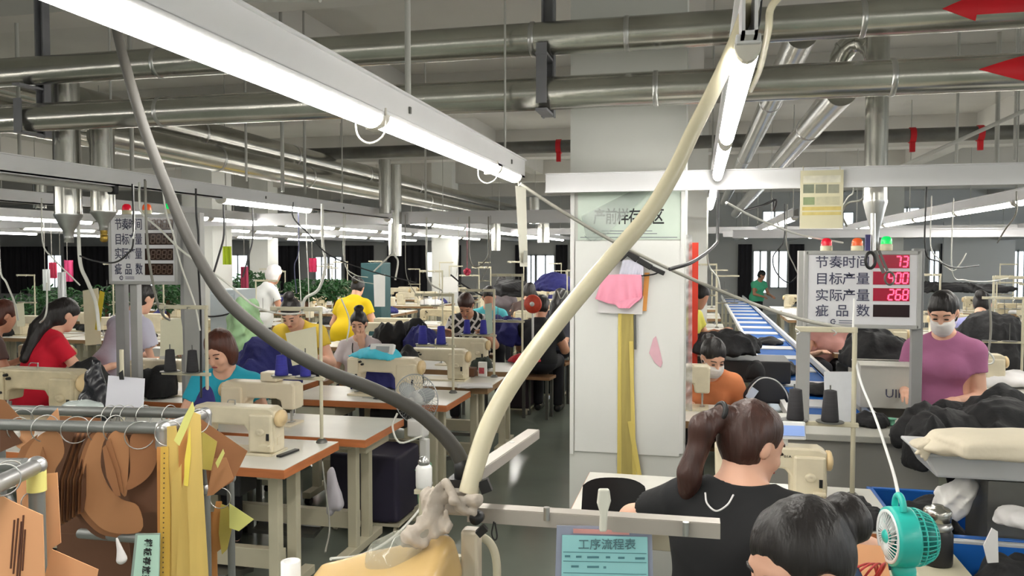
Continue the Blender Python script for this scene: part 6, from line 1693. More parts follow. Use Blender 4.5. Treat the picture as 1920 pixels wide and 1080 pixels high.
hose([(1602, 560, 3.3), (1600, 640, 3.28), (1612, 710, 3.2), (1640, 780, 2.9), (1662, 845, 2.6), (1676, 890, 2.3), (1684, 925, 2.08), (1690, 945, 2.04)], (0.0045, 0.0045), M_WHITE, 'white power cable running down to the turquoise fan', 'cable')
# carton with red wires in front of the fan
p = at(1612, 1062, 1.98)
zc_ = p.z - 0.05
t = thing('carton', 'small brown carton with red wires at the bottom right', 'carton', (p.x, p.y, zc_ - 0.09))
part(MB().box((0, 0, 0.045), (0.17, 0.14, 0.09)), 'box', M_CARDL, t)
part(MB().box((0, 0.1, 0.12), (0.17, 0.09, 0.004), (R(40), 0, 0)), 'flap', M_CARDL, t)
for i in range(4):
    solo(MB().tube([p + Vector((-0.06 + 0.025 * i, -0.03, -0.04)), p + Vector((-0.02 + 0.02 * i, -0.05, 0.012 + 0.004 * i)), p + Vector((0.03 + 0.01 * i, 0.01, 0.005)), p + Vector((0.05, 0.04, -0.04))], 0.0028, 6, 6), 'wire', mat('wire_red', (190, 60, 60), 0.4), 'red wire looping out of the brown carton', 'wire', 'red wires in the brown carton')
solo(MB().box((p.x, p.y, (zc_ - 0.09) / 2), (0.22, 0.16, zc_ - 0.092)), 'side_box', M_MOTOR, 'dark box under the brown carton', 'box')
s = Solid(); c_ = at(1578, 1065, 1.95); s.ell((0, 0, -0.03), (0.05, 0.05, 0.06), None, 0.02); s.disp = folds(0.006, 40, 1)
o = solid_part(s, 'cloth_ball', mat('cloth_denim', (44, 62, 92), 0.8), None, 0.006); o.location = c_; tag(o, 'dark blue cloth beside the brown carton', 'cloth')
heap('black cloth on the worktable right of the large machine', tuple(atz(1650, 985, 0.764) + Vector((-0.08, 0, 0))), (0.1, 0.085, 0.075), M_CLOTH['black'], 71, 0.007)
heap('small black cloth at the foot of the large machine', tuple(atz(1602, 960, 0.764)), (0.05, 0.06, 0.04), M_CLOTH['black'], 72, 0.006)
# black chair before the pillar
p = at(1152, 935, 2.95)
t = thing('chair', 'black plastic chair back in front of the pillar foot', 'chair', (p.x, p.y, 0), R(10))
z = p.z
part(MB().grid(lambda u, v: Vector(((u - 0.5) * 0.25 * (1 - 0.08 * v), 0.03 * (1 - (2 * u - 1) ** 2) + 0.02 * v, z - 0.13 + 0.19 * v * (1 - 0.12 * abs(2 * u - 1) ** 4))), 14, 8).grid(lambda u, v: Vector(((0.5 - u) * 0.25 * (1 - 0.08 * v), 0.018 + 0.03 * (1 - (2 * u - 1) ** 2) + 0.02 * v, z - 0.13 + 0.19 * v * (1 - 0.12 * abs(2 * u - 1) ** 4))), 14, 8), 'backrest', M_BLACK, t)
part(MB().box((0, -0.17, 0.46), (0.36, 0.36, 0.04)), 'seat', M_BLACK, t, bevel=0.012)
for (x, y) in ((-0.15, -0.32), (0.15, -0.32), (-0.15, -0.02), (0.15, -0.02)): part(MB().cyl((x, y, 0.0), (x, y, 0.45), 0.012, seg=10), 'leg', M_DKSTEEL, t)
for x in (-0.11, 0.11): part(MB().cyl((x, 0.0, 0.44), (x, 0.03, z - 0.05), 0.01, seg=10), 'back_post', M_DKSTEEL, t)
# stools of the seated people
st = thing('stool', 'p', 'stool', (0, 0, 0))
part(MB().box((0, 0, 0.40), (0.34, 0.26, 0.03)), 'seat', mat('stool_wood', (150, 112, 78), 0.5), st, bevel=0.005)
for (x, y) in ((-0.13, -0.09), (0.13, -0.09), (-0.13, 0.09), (0.13, 0.09)): part(MB().box((x, y, 0.195), (0.03, 0.03, 0.39)), 'leg', M_DKSTEEL, st)
PROTOS.append(st)
for o in [o for o in COL.objects if o.name.startswith('person') and o.parent is None]:
    b_ = [c for c in o.children if c.name.startswith('trousers')]
    if not b_: continue
    low = min(v.co.z for v in b_[0].data.vertices); hipz = max(v.co.z for v in b_[0].data.vertices) - 0.15
    kn = min(v.co.y for v in b_[0].data.vertices)
    if kn < -0.35:
        q_ = dup(st, o.location, o.rotation_euler.z, 'wooden topped stool under the ' + o['label'].split(' in ')[-1][:40] if False else 'stool under a seated worker', 'stools under the workers')
        q_.scale = (1, 1, max(0.3, (hipz - 0.10)) / 0.415)
# dark bins and basin along the left aisle
M_BINP = mat('bin_dark_purple', (40, 36, 56), 0.6, var=0.15, scale=3)
def cart(label, px0, px1, yt, yb, m_, group='dark cloth carts by the aisle', depth=0.4):
    p = atz((px0 + px1) / 2, yb, 0.0)
    d = (p - C0).dot(CF)
    w = (px1 - px0) * d / FPX; h = (yb - yt) * d / FPX
    t = thing('cloth_cart', label, 'cart', (p.x, p.y + depth / 2, 0), 0, group)
    s = Solid(); s.boxp((0, 0, 0.07 + (h - 0.07) / 2), (w / 2 - 0.02, depth / 2 - 0.02, (h - 0.07) / 2 - 0.02), 0.02); s.disp = folds(0.006, 9, px0)
    solid_part(s, 'cloth_bag', m_, t, 0.016)
    part(MB().box((0, 0, 0.062), (w, depth, 0.015)), 'frame', M_LEG, t)
    for (x, y) in ((-1, -1), (1, -1), (-1, 1), (1, 1)): part(MB().cyl((x * (w / 2 - 0.03) - 0.01, y * (depth / 2 - 0.03), 0.026), (x * (w / 2 - 0.03) + 0.01, y * (depth / 2 - 0.03), 0.026), 0.026, seg=12).box((x * (w / 2 - 0.03), y * (depth / 2 - 0.03), 0.045), (0.02, 0.02, 0.03)), 'caster', M_LEG, t)
    return t
cart('dark purple cloth cart under the white tables left of the fan', 612, 752, 850, 1000, M_BINP)
cart('narrow maroon black cart along the aisle behind the tables', 945, 992, 690, 778, mat('bin_maroon', (44, 30, 38), 0.7))
cart('tall dark green cart below the black shirted worker', 1008, 1056, 640, 750, mat('bin_dark_green', (32, 42, 46), 0.7))
p = atz(775, 938, 0.1)
t = thing('basin', 'mint green plastic basin on the floor beside the dark purple cart', 'basin', (p.x, p.y, 0.10))
part(MB().lathe([(0, 0), (0.085, 0), (0.115, 0.23), (0.125, 0.235), (0.125, 0.245), (0.108, 0.24), (0.08, 0.012), (0, 0.012)], seg=28), 'tub', mat('basin_mint', (160, 212, 180), 0.4), t)
solo(MB().box((p.x, p.y, 0.05), (0.26, 0.26, 0.096)), 'floor_block', M_LEG, 'low block under the mint green basin', 'block')
# round floor fan
fc = at(780, 748, 4.9)
t = thing('floor_fan', 'round wire caged fan on a white post beside the aisle', 'fan', (fc.x, fc.y, 0), R(-10))
Rf = 0.152; z = fc.z
M_WIRE = mat('fan_wire', (176, 180, 182), 0.35, 0.5)
cg = MB()
for k in range(44):
    a = 2 * math.pi * k / 44; c_, s_ = math.cos(a), math.sin(a)
    for sg in (-1, 1): cg.tube([(0.02 * c_, sg * 0.055, z + 0.02 * s_), (Rf * 0.6 * c_, sg * 0.045, z + Rf * 0.6 * s_), (Rf * c_, 0, z + Rf * s_)], 0.0011, 4, 3)
for (r_, y) in ((1.0, 0), (0.6, 0.046), (0.6, -0.046)):
    cg.sweep([(Rf * r_ * math.cos(2 * math.pi * k / 40), y, z + Rf * r_ * math.sin(2 * math.pi * k / 40)) for k in range(41)], 0.0035 if r_ == 1 else 0.0014, 6, False)
part(cg, 'cage', M_WIRE, t)
for k in range(3):
    a = 2 * math.pi * k / 3 + 0.4
    part(MB().ball((0.075 * math.cos(a), 0, z + 0.075 * math.sin(a)), (0.065, 0.006, 0.045), 14, 8, (0.35, -a, 0)), 'blade', mat('blade_clear', (186, 192, 196), 0.2, alpha=0.6), t)
part(MB().lathe([(0, -0.02), (0.045, -0.02), (0.05, 0.0), (0.05, 0.11), (0.03, 0.14), (0, 0.14)], (0, 0, z), (0, 1, 0), 22), 'motor', M_PANELW, t)
part(MB().box((0.02, -0.01, z - Rf - 0.02), (0.11, 0.09, 0.11)), 'control_box', M_PANELW, t, bevel=0.012)
part(MB().box((0.06, 0.0, z - 0.42), (0.05, 0.045, 0.36)), 'post_sleeve', M_PANELW, t, bevel=0.006)
part(MB().cyl((0.04, 0.0, 0), (0.04, 0, z - 0.2), 0.016, seg=14), 'post', M_WHITE, t)
part(MB().lathe([(0, 0), (0.17, 0), (0.17, 0.012), (0.05, 0.04), (0, 0.04)], (0.04, 0, 0), seg=26), 'base', M_WHITE, t)
# ================================================================== cloth, papers, plants, curtains, cables
for (px, py, d, r, c, lb, sd) in ((498, 682, 5.7, (0.26, 0.2, 0.22), 'navy', 'big navy garment pile right of the turquoise shirt', 81), (700, 686, 6.0, (0.17, 0.15, 0.17), 'navy', 'round navy cloth sack in front of the lanyard', 82), (735, 676, 6.2, (0.1, 0.1, 0.06), 'navy', 'navy cloth beside the round navy sack', 83),
                                  (765, 682, 6.1, (0.11, 0.1, 0.15), 'black', 'black round chair back right of the navy sack', 84), (793, 620, 8.0, (0.22, 0.15, 0.05), 'navy', 'navy bundle left of the patterned blouse', 85), (905, 606, 9.2, (0.25, 0.2, 0.06), 'navy', 'navy bundles behind the patterned blouse', 86),
                                  (958, 606, 8.9, (0.25, 0.2, 0.08), 'navy', 'navy bundles left of the black shirt', 87), (725, 622, 8.2, (0.2, 0.15, 0.11), 'black', 'black bundle right of the lanyard', 88), (770, 612, 8.4, (0.22, 0.15, 0.08), 'black', 'black flat bundle in the middle distance', 89),
                                  (452, 605, 6.7, (0.15, 0.14, 0.24), 'green', 'pale green garment hanging behind the dark hose', 90), (985, 668, 7.4, (0.16, 0.1, 0.025), 'red', 'folded red cloth on the table by the aisle', 92),
                                  (905, 690, 7.0, (0.09, 0.08, 0.09), 'black', 'dark green cloth by the cream machine', 93), (385, 752, 4.4, (0.06, 0.05, 0.07), 'navy', 'navy cloth bag left of the grey panel machine', 94), (960, 555, 12, (0.4, 0.3, 0.25), 'black', 'dark heap beyond the patterned blouse', 95), (1040, 545, 12.5, (0.35, 0.3, 0.3), 'navy', 'navy heap by the pillar in the distance', 96),
                                  (1160, 590, 15, (0.3, 0.3, 0.2), 'black', 'dark heap hidden behind the pillar', 97), (1860, 650, 6.6, (0.4, 0.3, 0.3), 'black', 'black coat heap behind the lavender shirt', 98), (1760, 548, 12, (0.9, 0.3, 0.16), 'black', 'wide black heap in the far right rows', 99), (300, 690, 5.6, (0.12, 0.1, 0.04), 'black', 'black cloth beside the purple thread', 100),
                                  (1640, 655, 6.4, (0.3, 0.2, 0.2), 'black', 'black garments behind the carton', 101), (165, 688, 5.2, (0.2, 0.13, 0.07), 'black', 'black cloth before the red shirted worker', 102)):
    if px == 1160: continue
    p = at(px, py, d)
    rz_ = r[2]
    z0 = 0.762 if abs(p.z - 0.762) < 0.45 and d < 10 else max(0.762, p.z)
    top = p.z + rz_ if d < 10 else z0 + rz_
    heap(lb, (p.x, p.y, z0), (r[0], r[1], max(0.05, top - z0)), M_CLOTH[c] if lb[:10] != 'dark green' else mat('cloth_dkgreen', (44, 52, 44), 0.8), sd, 0.012)
heap('cyan cloth draped over the machine behind the fan', (-2.22, 5.30, 1.02), (0.19, 0.10, 0.075), M_CLOTH['cyan'], 91, 0.008)
# the round fan's neighbour: papers and wicker on the cluttered table
p = atz(890, 728, 0.764)
s = Solid(); s.boxp((0, 0, 0.02), (0.13, 0.07, 0.004), 0.006); s.disp = folds(0.006, 30, 1)
o = solid_part(s, 'paper_pile', M_CLOTH['white'], None, 0.008); o.location = p; o.rotation_euler = (0, 0, 0.3); tag(o, 'loose pile of papers on the cluttered table by the aisle', 'papers')
p = atz(905, 706, 0.764)
t = thing('snack_pack', 'small white and red printed pack on the cluttered table', 'pack', p)
part(MB().box((0, 0, 0.06), (0.07, 0.03, 0.12)), 'pack', M_PANELW, t, bevel=0.003); part(MB().box((-0.005, -0.016, 0.05), (0.045, 0.002, 0.05)), 'print', mat('print_red', (180, 70, 80), 0.5, var=0.4, scale=60), t)
solo(MB().box((p.x - 0.16, p.y, 0.80), (0.2, 0.1, 0.07)), 'dark_box', M_CARDD, 'dark brown box beside the printed pack', 'box', bevel=0.004)
# sheets and panels near the left board
M_CRM = mat('panel_cream', (226, 222, 196), 0.5, var=0.04)
def sheet(label, poly, d, m_, name='sheet', cat='sheet', th=0.004, sl=0.0):
    return solo(MB().slab(poly, d, th, sl), name, m_, label, cat)
sheet('cream board hanging under the left score board', [(301, 600), (342, 597), (343, 665), (300, 668)], 5.35, M_CRM)
sheet('white sheet hanging on the thread stand before the left post', [(203, 704), (271, 710), (268, 768), (197, 766)], 3.05, mat('paper_white', (222, 222, 232), 0.5, var=0.02))
sheet('tall cream board left of the left score board', [(155, 545), (184, 540), (190, 645), (160, 648)], 6.9, M_CRM)
sheet('yellow ribbon hanging left of the left score board', [(187, 545), (196, 548), (186, 620), (178, 618)], 6.85, M_CLOTH['yellow'])
sheet('small cream board at the left edge', [(26, 570), (44, 568), (47, 612), (32, 612)], 5.9, M_CRM)
sheet('cream cloth sheet hanging behind the dark hose', [(535, 625), (592, 612), (596, 676), (548, 686)], 5.0, M_CRM)
sheet('pale sheet clipped below the right score board', [(1545, 697), (1604, 697), (1604, 790), (1548, 792)], 3.62, mat('paper_pale', (214, 216, 220), 0.5, var=0.03, scale=30))
sheet('pale green strip hanging right of the patterned blouse', [(909, 570), (922, 568), (924, 625), (911, 628)], 7.0, mat('strip_mint', (176, 196, 182), 0.5))
sheet('white board by the far grey wall', [(826, 520), (858, 518), (858, 548), (826, 548)], 12.5, M_PANELW)
sheet('white panel standing behind the far yellow shirt', [(700, 515), (722, 514), (722, 575), (702, 575)], 9.6, M_PANELW)
sheet('black clip on the white sheet', [(222, 700), (230, 694), (232, 712), (224, 712)], 3.03, M_BLACK, 'clip', 'clip')
p = at(230, 775, 3.1)
solo(MB().cyl((p.x, p.y, 0.0), (p.x, p.y, at(230, 655, 3.1).z), 0.008, seg=10).box((p.x, p.y, 0.02), (0.2, 0.2, 0.04)), 'sheet_stand', M_LEG, 'slim pole behind the white sheet over the rack', 'stand')
# black plastic garment bag and purple thread
s = Solid(); c_ = at(175, 725, 3.35); s.cone(Vector((0.02, 0, 0.1)), Vector((-0.02, 0, -0.1)), 0.03, 0.07, 0.03); s.cone(Vector((0.03, 0, 0.0)), Vector((0.05, 0, -0.1)), 0.04, 0.05, 0.03); s.disp = crumple(0.014, 40, 5)
o = solid_part(s, 'plastic_bag', mat('bag_black_shiny', (30, 30, 36), 0.25, var=0.2), None, 0.007); o.location = c_; tag(o, 'shiny black plastic bag hanging left of the white sheet', 'bag')
p = atz(281, 735, 0.764)
place(CN['purple'], tuple(p), 0, 'fat purple thread cone on the table left of the left post', 'purple cones', (1.4, 1.4, 0.95))
# locker with a coat hanger near the left pillar
p = at(415, 600, 7.4)
t = thing('locker', 'pale blue grey locker behind the dark hose with a black hanger hook', 'locker', (p.x, p.y + 0.2, 0))
part(MB().box((0, 0, 0.72), (0.26, 0.36, 1.44)), 'cabinet', mat('locker_grey', (188, 198, 204), 0.4, var=0.04), t, bevel=0.006)
part(MB().box((0, -0.186, 0.72), (0.24, 0.012, 1.36)), 'door', mat('locker_door', (196, 206, 212), 0.4, var=0.04), t, bevel=0.003)
part(MB().tube([(-0.14, -0.2, 1.26), (-0.16, -0.21, 1.22), (-0.12, -0.21, 1.19), (0.0, -0.21, 1.2), (0.09, -0.21, 1.22)], 0.008, 8, 5), 'coat_hook', M_BLACK, t, 'black hook')
p = at(705, 540, 12.8)
solo(MB().box((p.x, p.y, 0.82), (0.34, 0.4, 1.64)), 'cabinet', mat('cabinet_teal', (58, 94, 98), 0.5), 'dark teal cabinet in the distance behind the far yellow shirt', 'cabinet', bevel=0.006)
# plants beyond the left rows
M_LEAF = mat('leaf_green', (34, 78, 34), 0.5, var=0.4, scale=9)
M_POT = mat('pot_dark', (60, 56, 52), 0.6)
def bush(label, px, py, d, rx, rz, seed, n=520):
    p = at(px, py, d); rg = random.Random(seed)
    t = thing('potted_bush', label, 'plant', (p.x, p.y, 0), 0, 'green plants beyond the left rows')
    fo = MB()
    for i in range(n):
        u = Vector((rg.gauss(0, 1), rg.gauss(0, 1), rg.gauss(0, 1))).normalized() * (rg.random() ** 0.4)
        c = Vector((u.x * rx, u.y * rx * 0.7, p.z + u.z * rz))
        a = Vector((rg.uniform(-1, 1), rg.uniform(-1, 1), rg.uniform(-0.6, 0.8))).normalized(); b = a.orthogonal().normalized()
        L = rg.uniform(0.07, 0.14); w = L * 0.28
        fo.add([c - a * L / 2, c + b * w / 2 + Vector((0, 0, 0.012)), c + a * L / 2, c - b * w / 2 + Vector((0, 0, 0.012))], [(0, 1, 2, 3)])
    part(fo, 'foliage', M_LEAF, t)
    part(MB().cyl((0, 0, 0.3), (0, 0, p.z), 0.025, seg=8), 'stem', M_CARDD, t)
    part(MB().lathe([(0, 0), (0.16, 0), (0.2, 0.34), (0.17, 0.34), (0.16, 0.3), (0, 0.3)], seg=18), 'pot', M_POT, t)
bush('bushy green plant behind the red shirt', 95, 566, 12.0, 0.55, 0.26, 1)
bush('bushy green plant at the left edge', 10, 590, 11.5, 0.5, 0.26, 2)
bush('green plant behind the right side of the left score board', 315, 556, 11.6, 0.42, 0.22, 3)
bush('bushy green plant left of the white cap', 475, 536, 11.8, 0.42, 0.2, 4)
bush('green plant left of the far yellow shirt', 628, 545, 12.4, 0.4, 0.18, 5)
bush('green plant behind the left posts', 200, 565, 11.8, 0.5, 0.24, 6)
bush('green plant right of the white cap', 575, 545, 12.2, 0.4, 0.18, 7)
# dark curtains on the far wall
M_CURT = mat('curtain_dark', (52, 50, 54), 0.9, var=0.15, scale=3, stretch=(3, 3, 0.2))
for (pa_, pb_, lb) in ((0, 88, 'dark curtain at the left end of the far wall'), (120, 205, 'dark curtain behind the red shirt'), (345, 425, 'dark curtain behind the locker'), (468, 560, 'dark curtain behind the white cap'), (646, 700, 'dark curtain right of the twin windows'), (726, 800, 'wide dark curtain left of the single bright window'),
                       (828, 864, 'dark curtain right of the single bright window'), (966, 986, 'brownish curtain left of the twin windows by the pillar'), (1042, 1064, 'dark curtain touching the pillar'), (1384, 1410, 'grey curtain left of the mint shirt window'), (1480, 1508, 'dark curtain right of the mint shirt windows'), (1764, 1790, 'drawn dark curtain right of the right score board'), (1872, 1896, 'drawn dark curtain at the far right')):
    a = aty(pa_, 470, Y1 - 0.12); b = aty(pb_, 470, Y1 - 0.12)
    w = b.x - a.x; mb = MB(); n = max(6, int(w * 8))
    for sgn in (0, 1):
        mb.grid(lambda u, v: Vector((a.x + w * (u if sgn == 0 else 1 - u), Y1 - 0.12 + 0.03 * sgn + 0.025 * math.sin(u * n * 3.1), 0.35 + 1.75 * v)), n * 4, 2)
    solo(mb, 'curtain', M_CURT, lb, 'curtain', 'dark curtains on the far wall')
# bare grey wall panel and poster on the right wall side
p0 = aty(1768, 470, 22); p1 = aty(1900, 560, 22)
solo(MB().box(((p0.x + p1.x) / 2, 22, 1.3), (p1.x - p0.x, 0.1, 2.6)), 'partition', M_WALL, 'pale grey partition in the far right distance', 'partition')
# cables
M_CABW = mat('cable_white', (222, 222, 214), 0.4, var=0.04)
M_CABG = mat('cable_grey', (140, 138, 130), 0.45, var=0.08)
M_CABK = mat('cable_black', (46, 46, 48), 0.45)
cab = 0
def cable(pts, r, m_, label, group=None, name='cable'):
    q = [at(*p) for p in pts]
    e = 0 if q[0].z >= q[-1].z else -1
    if 1.6 < q[e].z < ZT0 - 0.03 and pts[e][2] > 4.0:      # strung from the tray level
        u = Vector((q[e].x, q[e].y, ZT0 + 0.01))
        if e == 0: q.insert(0, u)
        else: q.append(u)
    return solo(MB().tube(q, r, 7, 5), name, m_, label, 'cable', group)
cable([(975, 345, 3.85), (1060, 400, 3.9), (1160, 458, 3.95), (1290, 520, 4.0), (1400, 565, 4.0), (1500, 598, 3.7), (1570, 613, 3.45), (1602, 622, 3.3)], 0.009, M_CABG, 'long grey cable sloping across the pillar to the thread stand')
cable([(1500, -40, 1.6), (1448, 10, 1.6), (1440, 60, 1.7), (1425, 130, 2.2), (1408, 170, 2.8)], 0.008, M_HOSEP, 'short beige hose end beside the end-on lamp')
cable([(1428, 0, 1.5), (1424, 40, 1.5), (1418, 66, 1.5)], 0.002, M_CABK, 'thin dark wire above the end-on lamp')
cable([(1255, 505, 3.2), (1300, 490, 3.3), (1340, 460, 4.0), (1345, 440, 4.4)], 0.008, M_CABK, 'dark cord at the end of the end-on lamps')
# left clutter
cable([(250, 372, 4.5), (252, 420, 4.5), (250, 448, 4.5)], 0.006, M_STEEL, 'steel rod dropping before the left score board', None, 'rod')
cable([(250, 450, 4.5), (240, 475, 4.5), (215, 492, 4.5), (180, 490, 4.6), (150, 480, 4.7)], 0.005, M_CABK, 'black tube curving below the twin nozzle ducts')
cable([(262, 378, 4.4), (266, 400, 4.4), (300, 430, 4.35), (335, 465, 4.3), (375, 495, 4.3), (425, 530, 4.3), (480, 575, 4.4), (530, 588, 4.6), (570, 587, 4.8)], 0.006, M_CABW, 'white cable crossing from the left beacons to the yellow shirt')
cable([(306, 362, 4.4), (312, 400, 4.4), (325, 440, 4.4), (340, 500, 4.4), (365, 570, 4.5), (375, 620, 4.5)], 0.005, M_CABW, 'white cable down the right side of the left score board')
cable([(273, 378, 4.3), (275, 430, 4.3), (280, 490, 4.3), (292, 555, 4.4), (305, 590, 4.5), (318, 600, 4.6)], 0.007, M_CABG, 'grey cable running down the front of the left score board')
cable([(368, 402, 4.8), (372, 440, 4.8), (372, 500, 4.8), (376, 580, 4.6), (377, 700, 4.4), (377, 745, 4.3)], 0.006, M_CABK, 'black cable hanging beside the right post of the left score board')
cable([(148, 455, 4.8), (152, 500, 4.8), (165, 530, 4.8), (180, 570, 4.9), (186, 620, 4.9)], 0.011, M_CABW, 'thick white hose hanging from the left nozzle duct')
cable([(80, 455, 5.6), (100, 485, 5.6), (130, 515, 5.6), (150, 535, 5.6)], 0.005, M_CABW, 'white cable over the far left plants')
cable([(0, 500, 5.0), (12, 530, 5.0), (28, 570, 5.1), (34, 600, 5.2)], 0.006, M_CABW, 'white cable at the left edge')
cable([(88, 530, 5.4), (88, 575, 5.4), (84, 595, 5.4), (75, 605, 5.5)], 0.006, M_CABW, 'white cable end over the red shirt')
cable([(550, 408, 6.0), (580, 440, 6.0), (620, 480, 6.1), (700, 510, 6.2), (780, 530, 6.4)], 0.005, M_CABK, 'dark cable slanting behind the middle lamps')
cable([(605, 455, 6.2), (610, 490, 6.2), (606, 520, 6.2), (595, 545, 6.2), (572, 560, 6.2), (566, 585, 6.2)], 0.012, M_CABW, 'thick white hose swooping in the middle distance')
for i, (x0, y0, x1, y1, x2, y2, d, r, m_, lb) in enumerate(((560, 460, 562, 520, 565, 580, 6.6, 0.004, M_CABW, 'white cord hanging behind the yellow shirt'), (575, 460, 578, 520, 580, 600, 6.8, 0.004, M_CABW, 'second white cord hanging behind the yellow shirt'),
        (645, 490, 665, 515, 690, 520, 7.4, 0.005, M_CABW, 'bundle cable left of the dark curtain'), (648, 498, 670, 525, 700, 532, 7.5, 0.004, M_CABW, 'second bundle cable left of the dark curtain'), (700, 510, 730, 480, 738, 470, 7.4, 0.008, M_CABW, 'white bent hose rising to a peak'), (738, 470, 746, 490, 741, 525, 7.4, 0.009, M_CABW, 'white bent hose falling from the peak'),
        (800, 500, 806, 530, 830, 545, 8.4, 0.01, M_CABW, 'white hose by the single bright window'), (845, 515, 870, 535, 905, 555, 7.0, 0.007, M_CABK, 'black hose sloping to the patterned blouse'), (880, 480, 890, 500, 905, 495, 8.2, 0.009, M_CABG, 'grey hose looping under the middle lamps'), (905, 495, 915, 480, 916, 462, 8.2, 0.009, M_CABG, 'grey hose end rising to the lamps'),
        (920, 470, 915, 500, 900, 530, 8.0, 0.004, M_CABG, 'thin cord behind the hanging sleeve'), (1045, 545, 1052, 560, 1062, 545, 8.6, 0.006, M_CABW, 'white loop near the pillar left side'), (860, 470, 858, 500, 855, 520, 8.4, 0.004, M_CABW, 'thin white cord near the plain grey wall'), (760, 470, 763, 520, 785, 560, 7.8, 0.004, M_CABG, 'grey cord in the middle distance'),
        (420, 440, 410, 480, 395, 530, 6.2, 0.008, M_CABK, 'black strap behind the dark hose, left one'), (474, 445, 466, 480, 455, 520, 6.3, 0.006, M_CABK, 'black strap behind the dark hose, right one'), (560, 470, 552, 500, 556, 550, 6.6, 0.005, MATS['letter_slate'], 'blue grey cord bundle over the plants'), (640, 560, 655, 600, 650, 640, 6.2, 0.006, M_CABW, 'slim white rod left of the lanyard'))):
    cable([(x0, y0, d), (x1, y1, d), (x2, y2, d)], r, m_, lb)
# right clutter
for i, (pts, r, m_, lb) in enumerate((([(1395, 395, 5.2), (1430, 385, 5.4), (1455, 375, 5.4), (1450, 395, 5.6)], 0.008, M_CABK, 'dark hose curl between the slanting ducts'), ([(1362, 380, 3.6), (1420, 410, 4.0), (1500, 440, 4.4), (1580, 455, 4.6)], 0.006, M_CABW, 'white cable from the end-on lamps to the beacons'),
        ([(1326, 470, 5.5), (1330, 500, 5.6), (1345, 520, 5.6), (1350, 545, 5.6)], 0.006, M_CABW, 'white cord hanging right of the red panel'), ([(1470, 450, 6.2), (1450, 480, 6.2), (1455, 510, 6.2), (1480, 530, 6.2), (1505, 505, 6.0)], 0.005, M_CABK, 'black cord loop before the bright window'), ([(1475, 460, 6.3), (1490, 500, 6.2), (1500, 520, 6.1)], 0.005, M_CABG, 'grey cord beside the bright window'),
        ([(1735, 470, 4.7), (1760, 490, 4.8), (1790, 502, 5.0), (1835, 498, 5.2)], 0.005, M_CABK, 'black cable leaving the right post'), ([(1745, 460, 5.4), (1760, 485, 5.4), (1785, 508, 5.4), (1800, 495, 5.4), (1812, 475, 5.4)], 0.004, M_CABW, 'white cable sagging right of the score board'), ([(1785, 508, 5.6), (1810, 525, 5.8), (1850, 528, 6.0), (1890, 522, 6.2)], 0.004, M_CABW, 'white cable running on to the far right'),
        ([(1905, 400, 5.0), (1885, 430, 5.2), (1870, 455, 5.4)], 0.005, M_CABG, 'grey cord at the right edge under the tray'), ([(1855, 560, 6.0), (1858, 620, 6.0), (1850, 680, 6.0)], 0.008, M_CABG, 'grey tube behind the lavender shirt'), ([(1842, 650, 5.6), (1862, 670, 5.6), (1858, 682, 5.6), (1830, 680, 5.6)], 0.006, M_CABW, 'white bent wire hanger right of the mauve T-shirt'), ([(1575, 395, 4.3), (1590, 370, 4.2), (1600, 360, 4.1)], 0.004, M_CABW, 'thin cord by the hanging sheet'), ([(1588, 425, 4.2), (1578, 400, 4.2), (1592, 380, 4.2), (1618, 372, 4.1)], 0.006, M_CABG, 'hose curl left of the vertical duct'))):
    cable(pts, r, m_, lb)
# floor and desk cables
cable([(620, 1048, 2.9), (680, 1040, 3.1), (740, 1005, 3.4), (790, 950, 3.9), (810, 905, 4.3)], 0.006, M_CABW, 'pale cable snaking over the floor to the fan')
cable([(604, 865, 3.85), (612, 930, 3.85), (618, 990, 3.85), (610, 1035, 3.7)], 0.004, M_CABG, 'grey cable hanging under the nearest table')
cable([(745, 775, 4.5), (736, 800, 4.5), (750, 830, 4.5), (790, 818, 4.6)], 0.006, M_CABW, 'white cable hanging off the table edge before the fan')
s = Solid(); c_ = at(622, 925, 3.9); s.cone((0, 0, 0.12), (0.03, 0, -0.05), 0.012, 0.035, 0.02); s.cone((-0.01, 0, 0.1), (-0.01, 0, -0.09), 0.012, 0.022, 0.02); s.disp = folds(0.006, 50, 3)
o = solid_part(s, 'cloth_rag', mat('rag_lilac_grey', (160, 156, 162), 0.8), None, 0.006); o.location = c_; tag(o, 'pale rag hanging from the leg of the nearest table', 'rag')
# scissors on a hook, hanging before the right board
p = at(1640, 470, 4.0)
t = thing('scissors', 'black handled scissors hanging before the right score board', 'scissors', p)
wpart(MB().cyl(at(1637, 400, 4.0), at(1637, 470, 4.0), 0.012, seg=12), 'hose_end', M_STEEL, t)
wpart(MB().sweep([at(1632 + 9 * math.cos(a), 488 + 15 * math.sin(a), 3.98) for a in [2 * math.pi * k / 18 for k in range(19)]], 0.008, 8, False), 'handle', M_BLACK, t, 'black handle')
wpart(MB().sweep([at(1668 + 9 * math.cos(a), 522 + 12 * math.sin(a), 3.98) for a in [2 * math.pi * k / 18 for k in range(19)]], 0.005, 8, False), 'handle', M_DKSTEEL, t, 'grey handle')
wpart(MB().bar(at(1640, 470, 3.98), at(1657, 512, 3.98), 0.006, 0.016), 'blade', M_DKSTEEL, t); wpart(MB().bar(at(1648, 470, 3.99), at(1664, 508, 3.99), 0.006, 0.012), 'blade', M_DKSTEEL, t)
wpart(MB().box(at(1627, 455, 3.99), (0.022, 0.022, 0.08)), 'tag_roll', mat('roll_navy', (70, 66, 120), 0.6), t, 'navy roll')
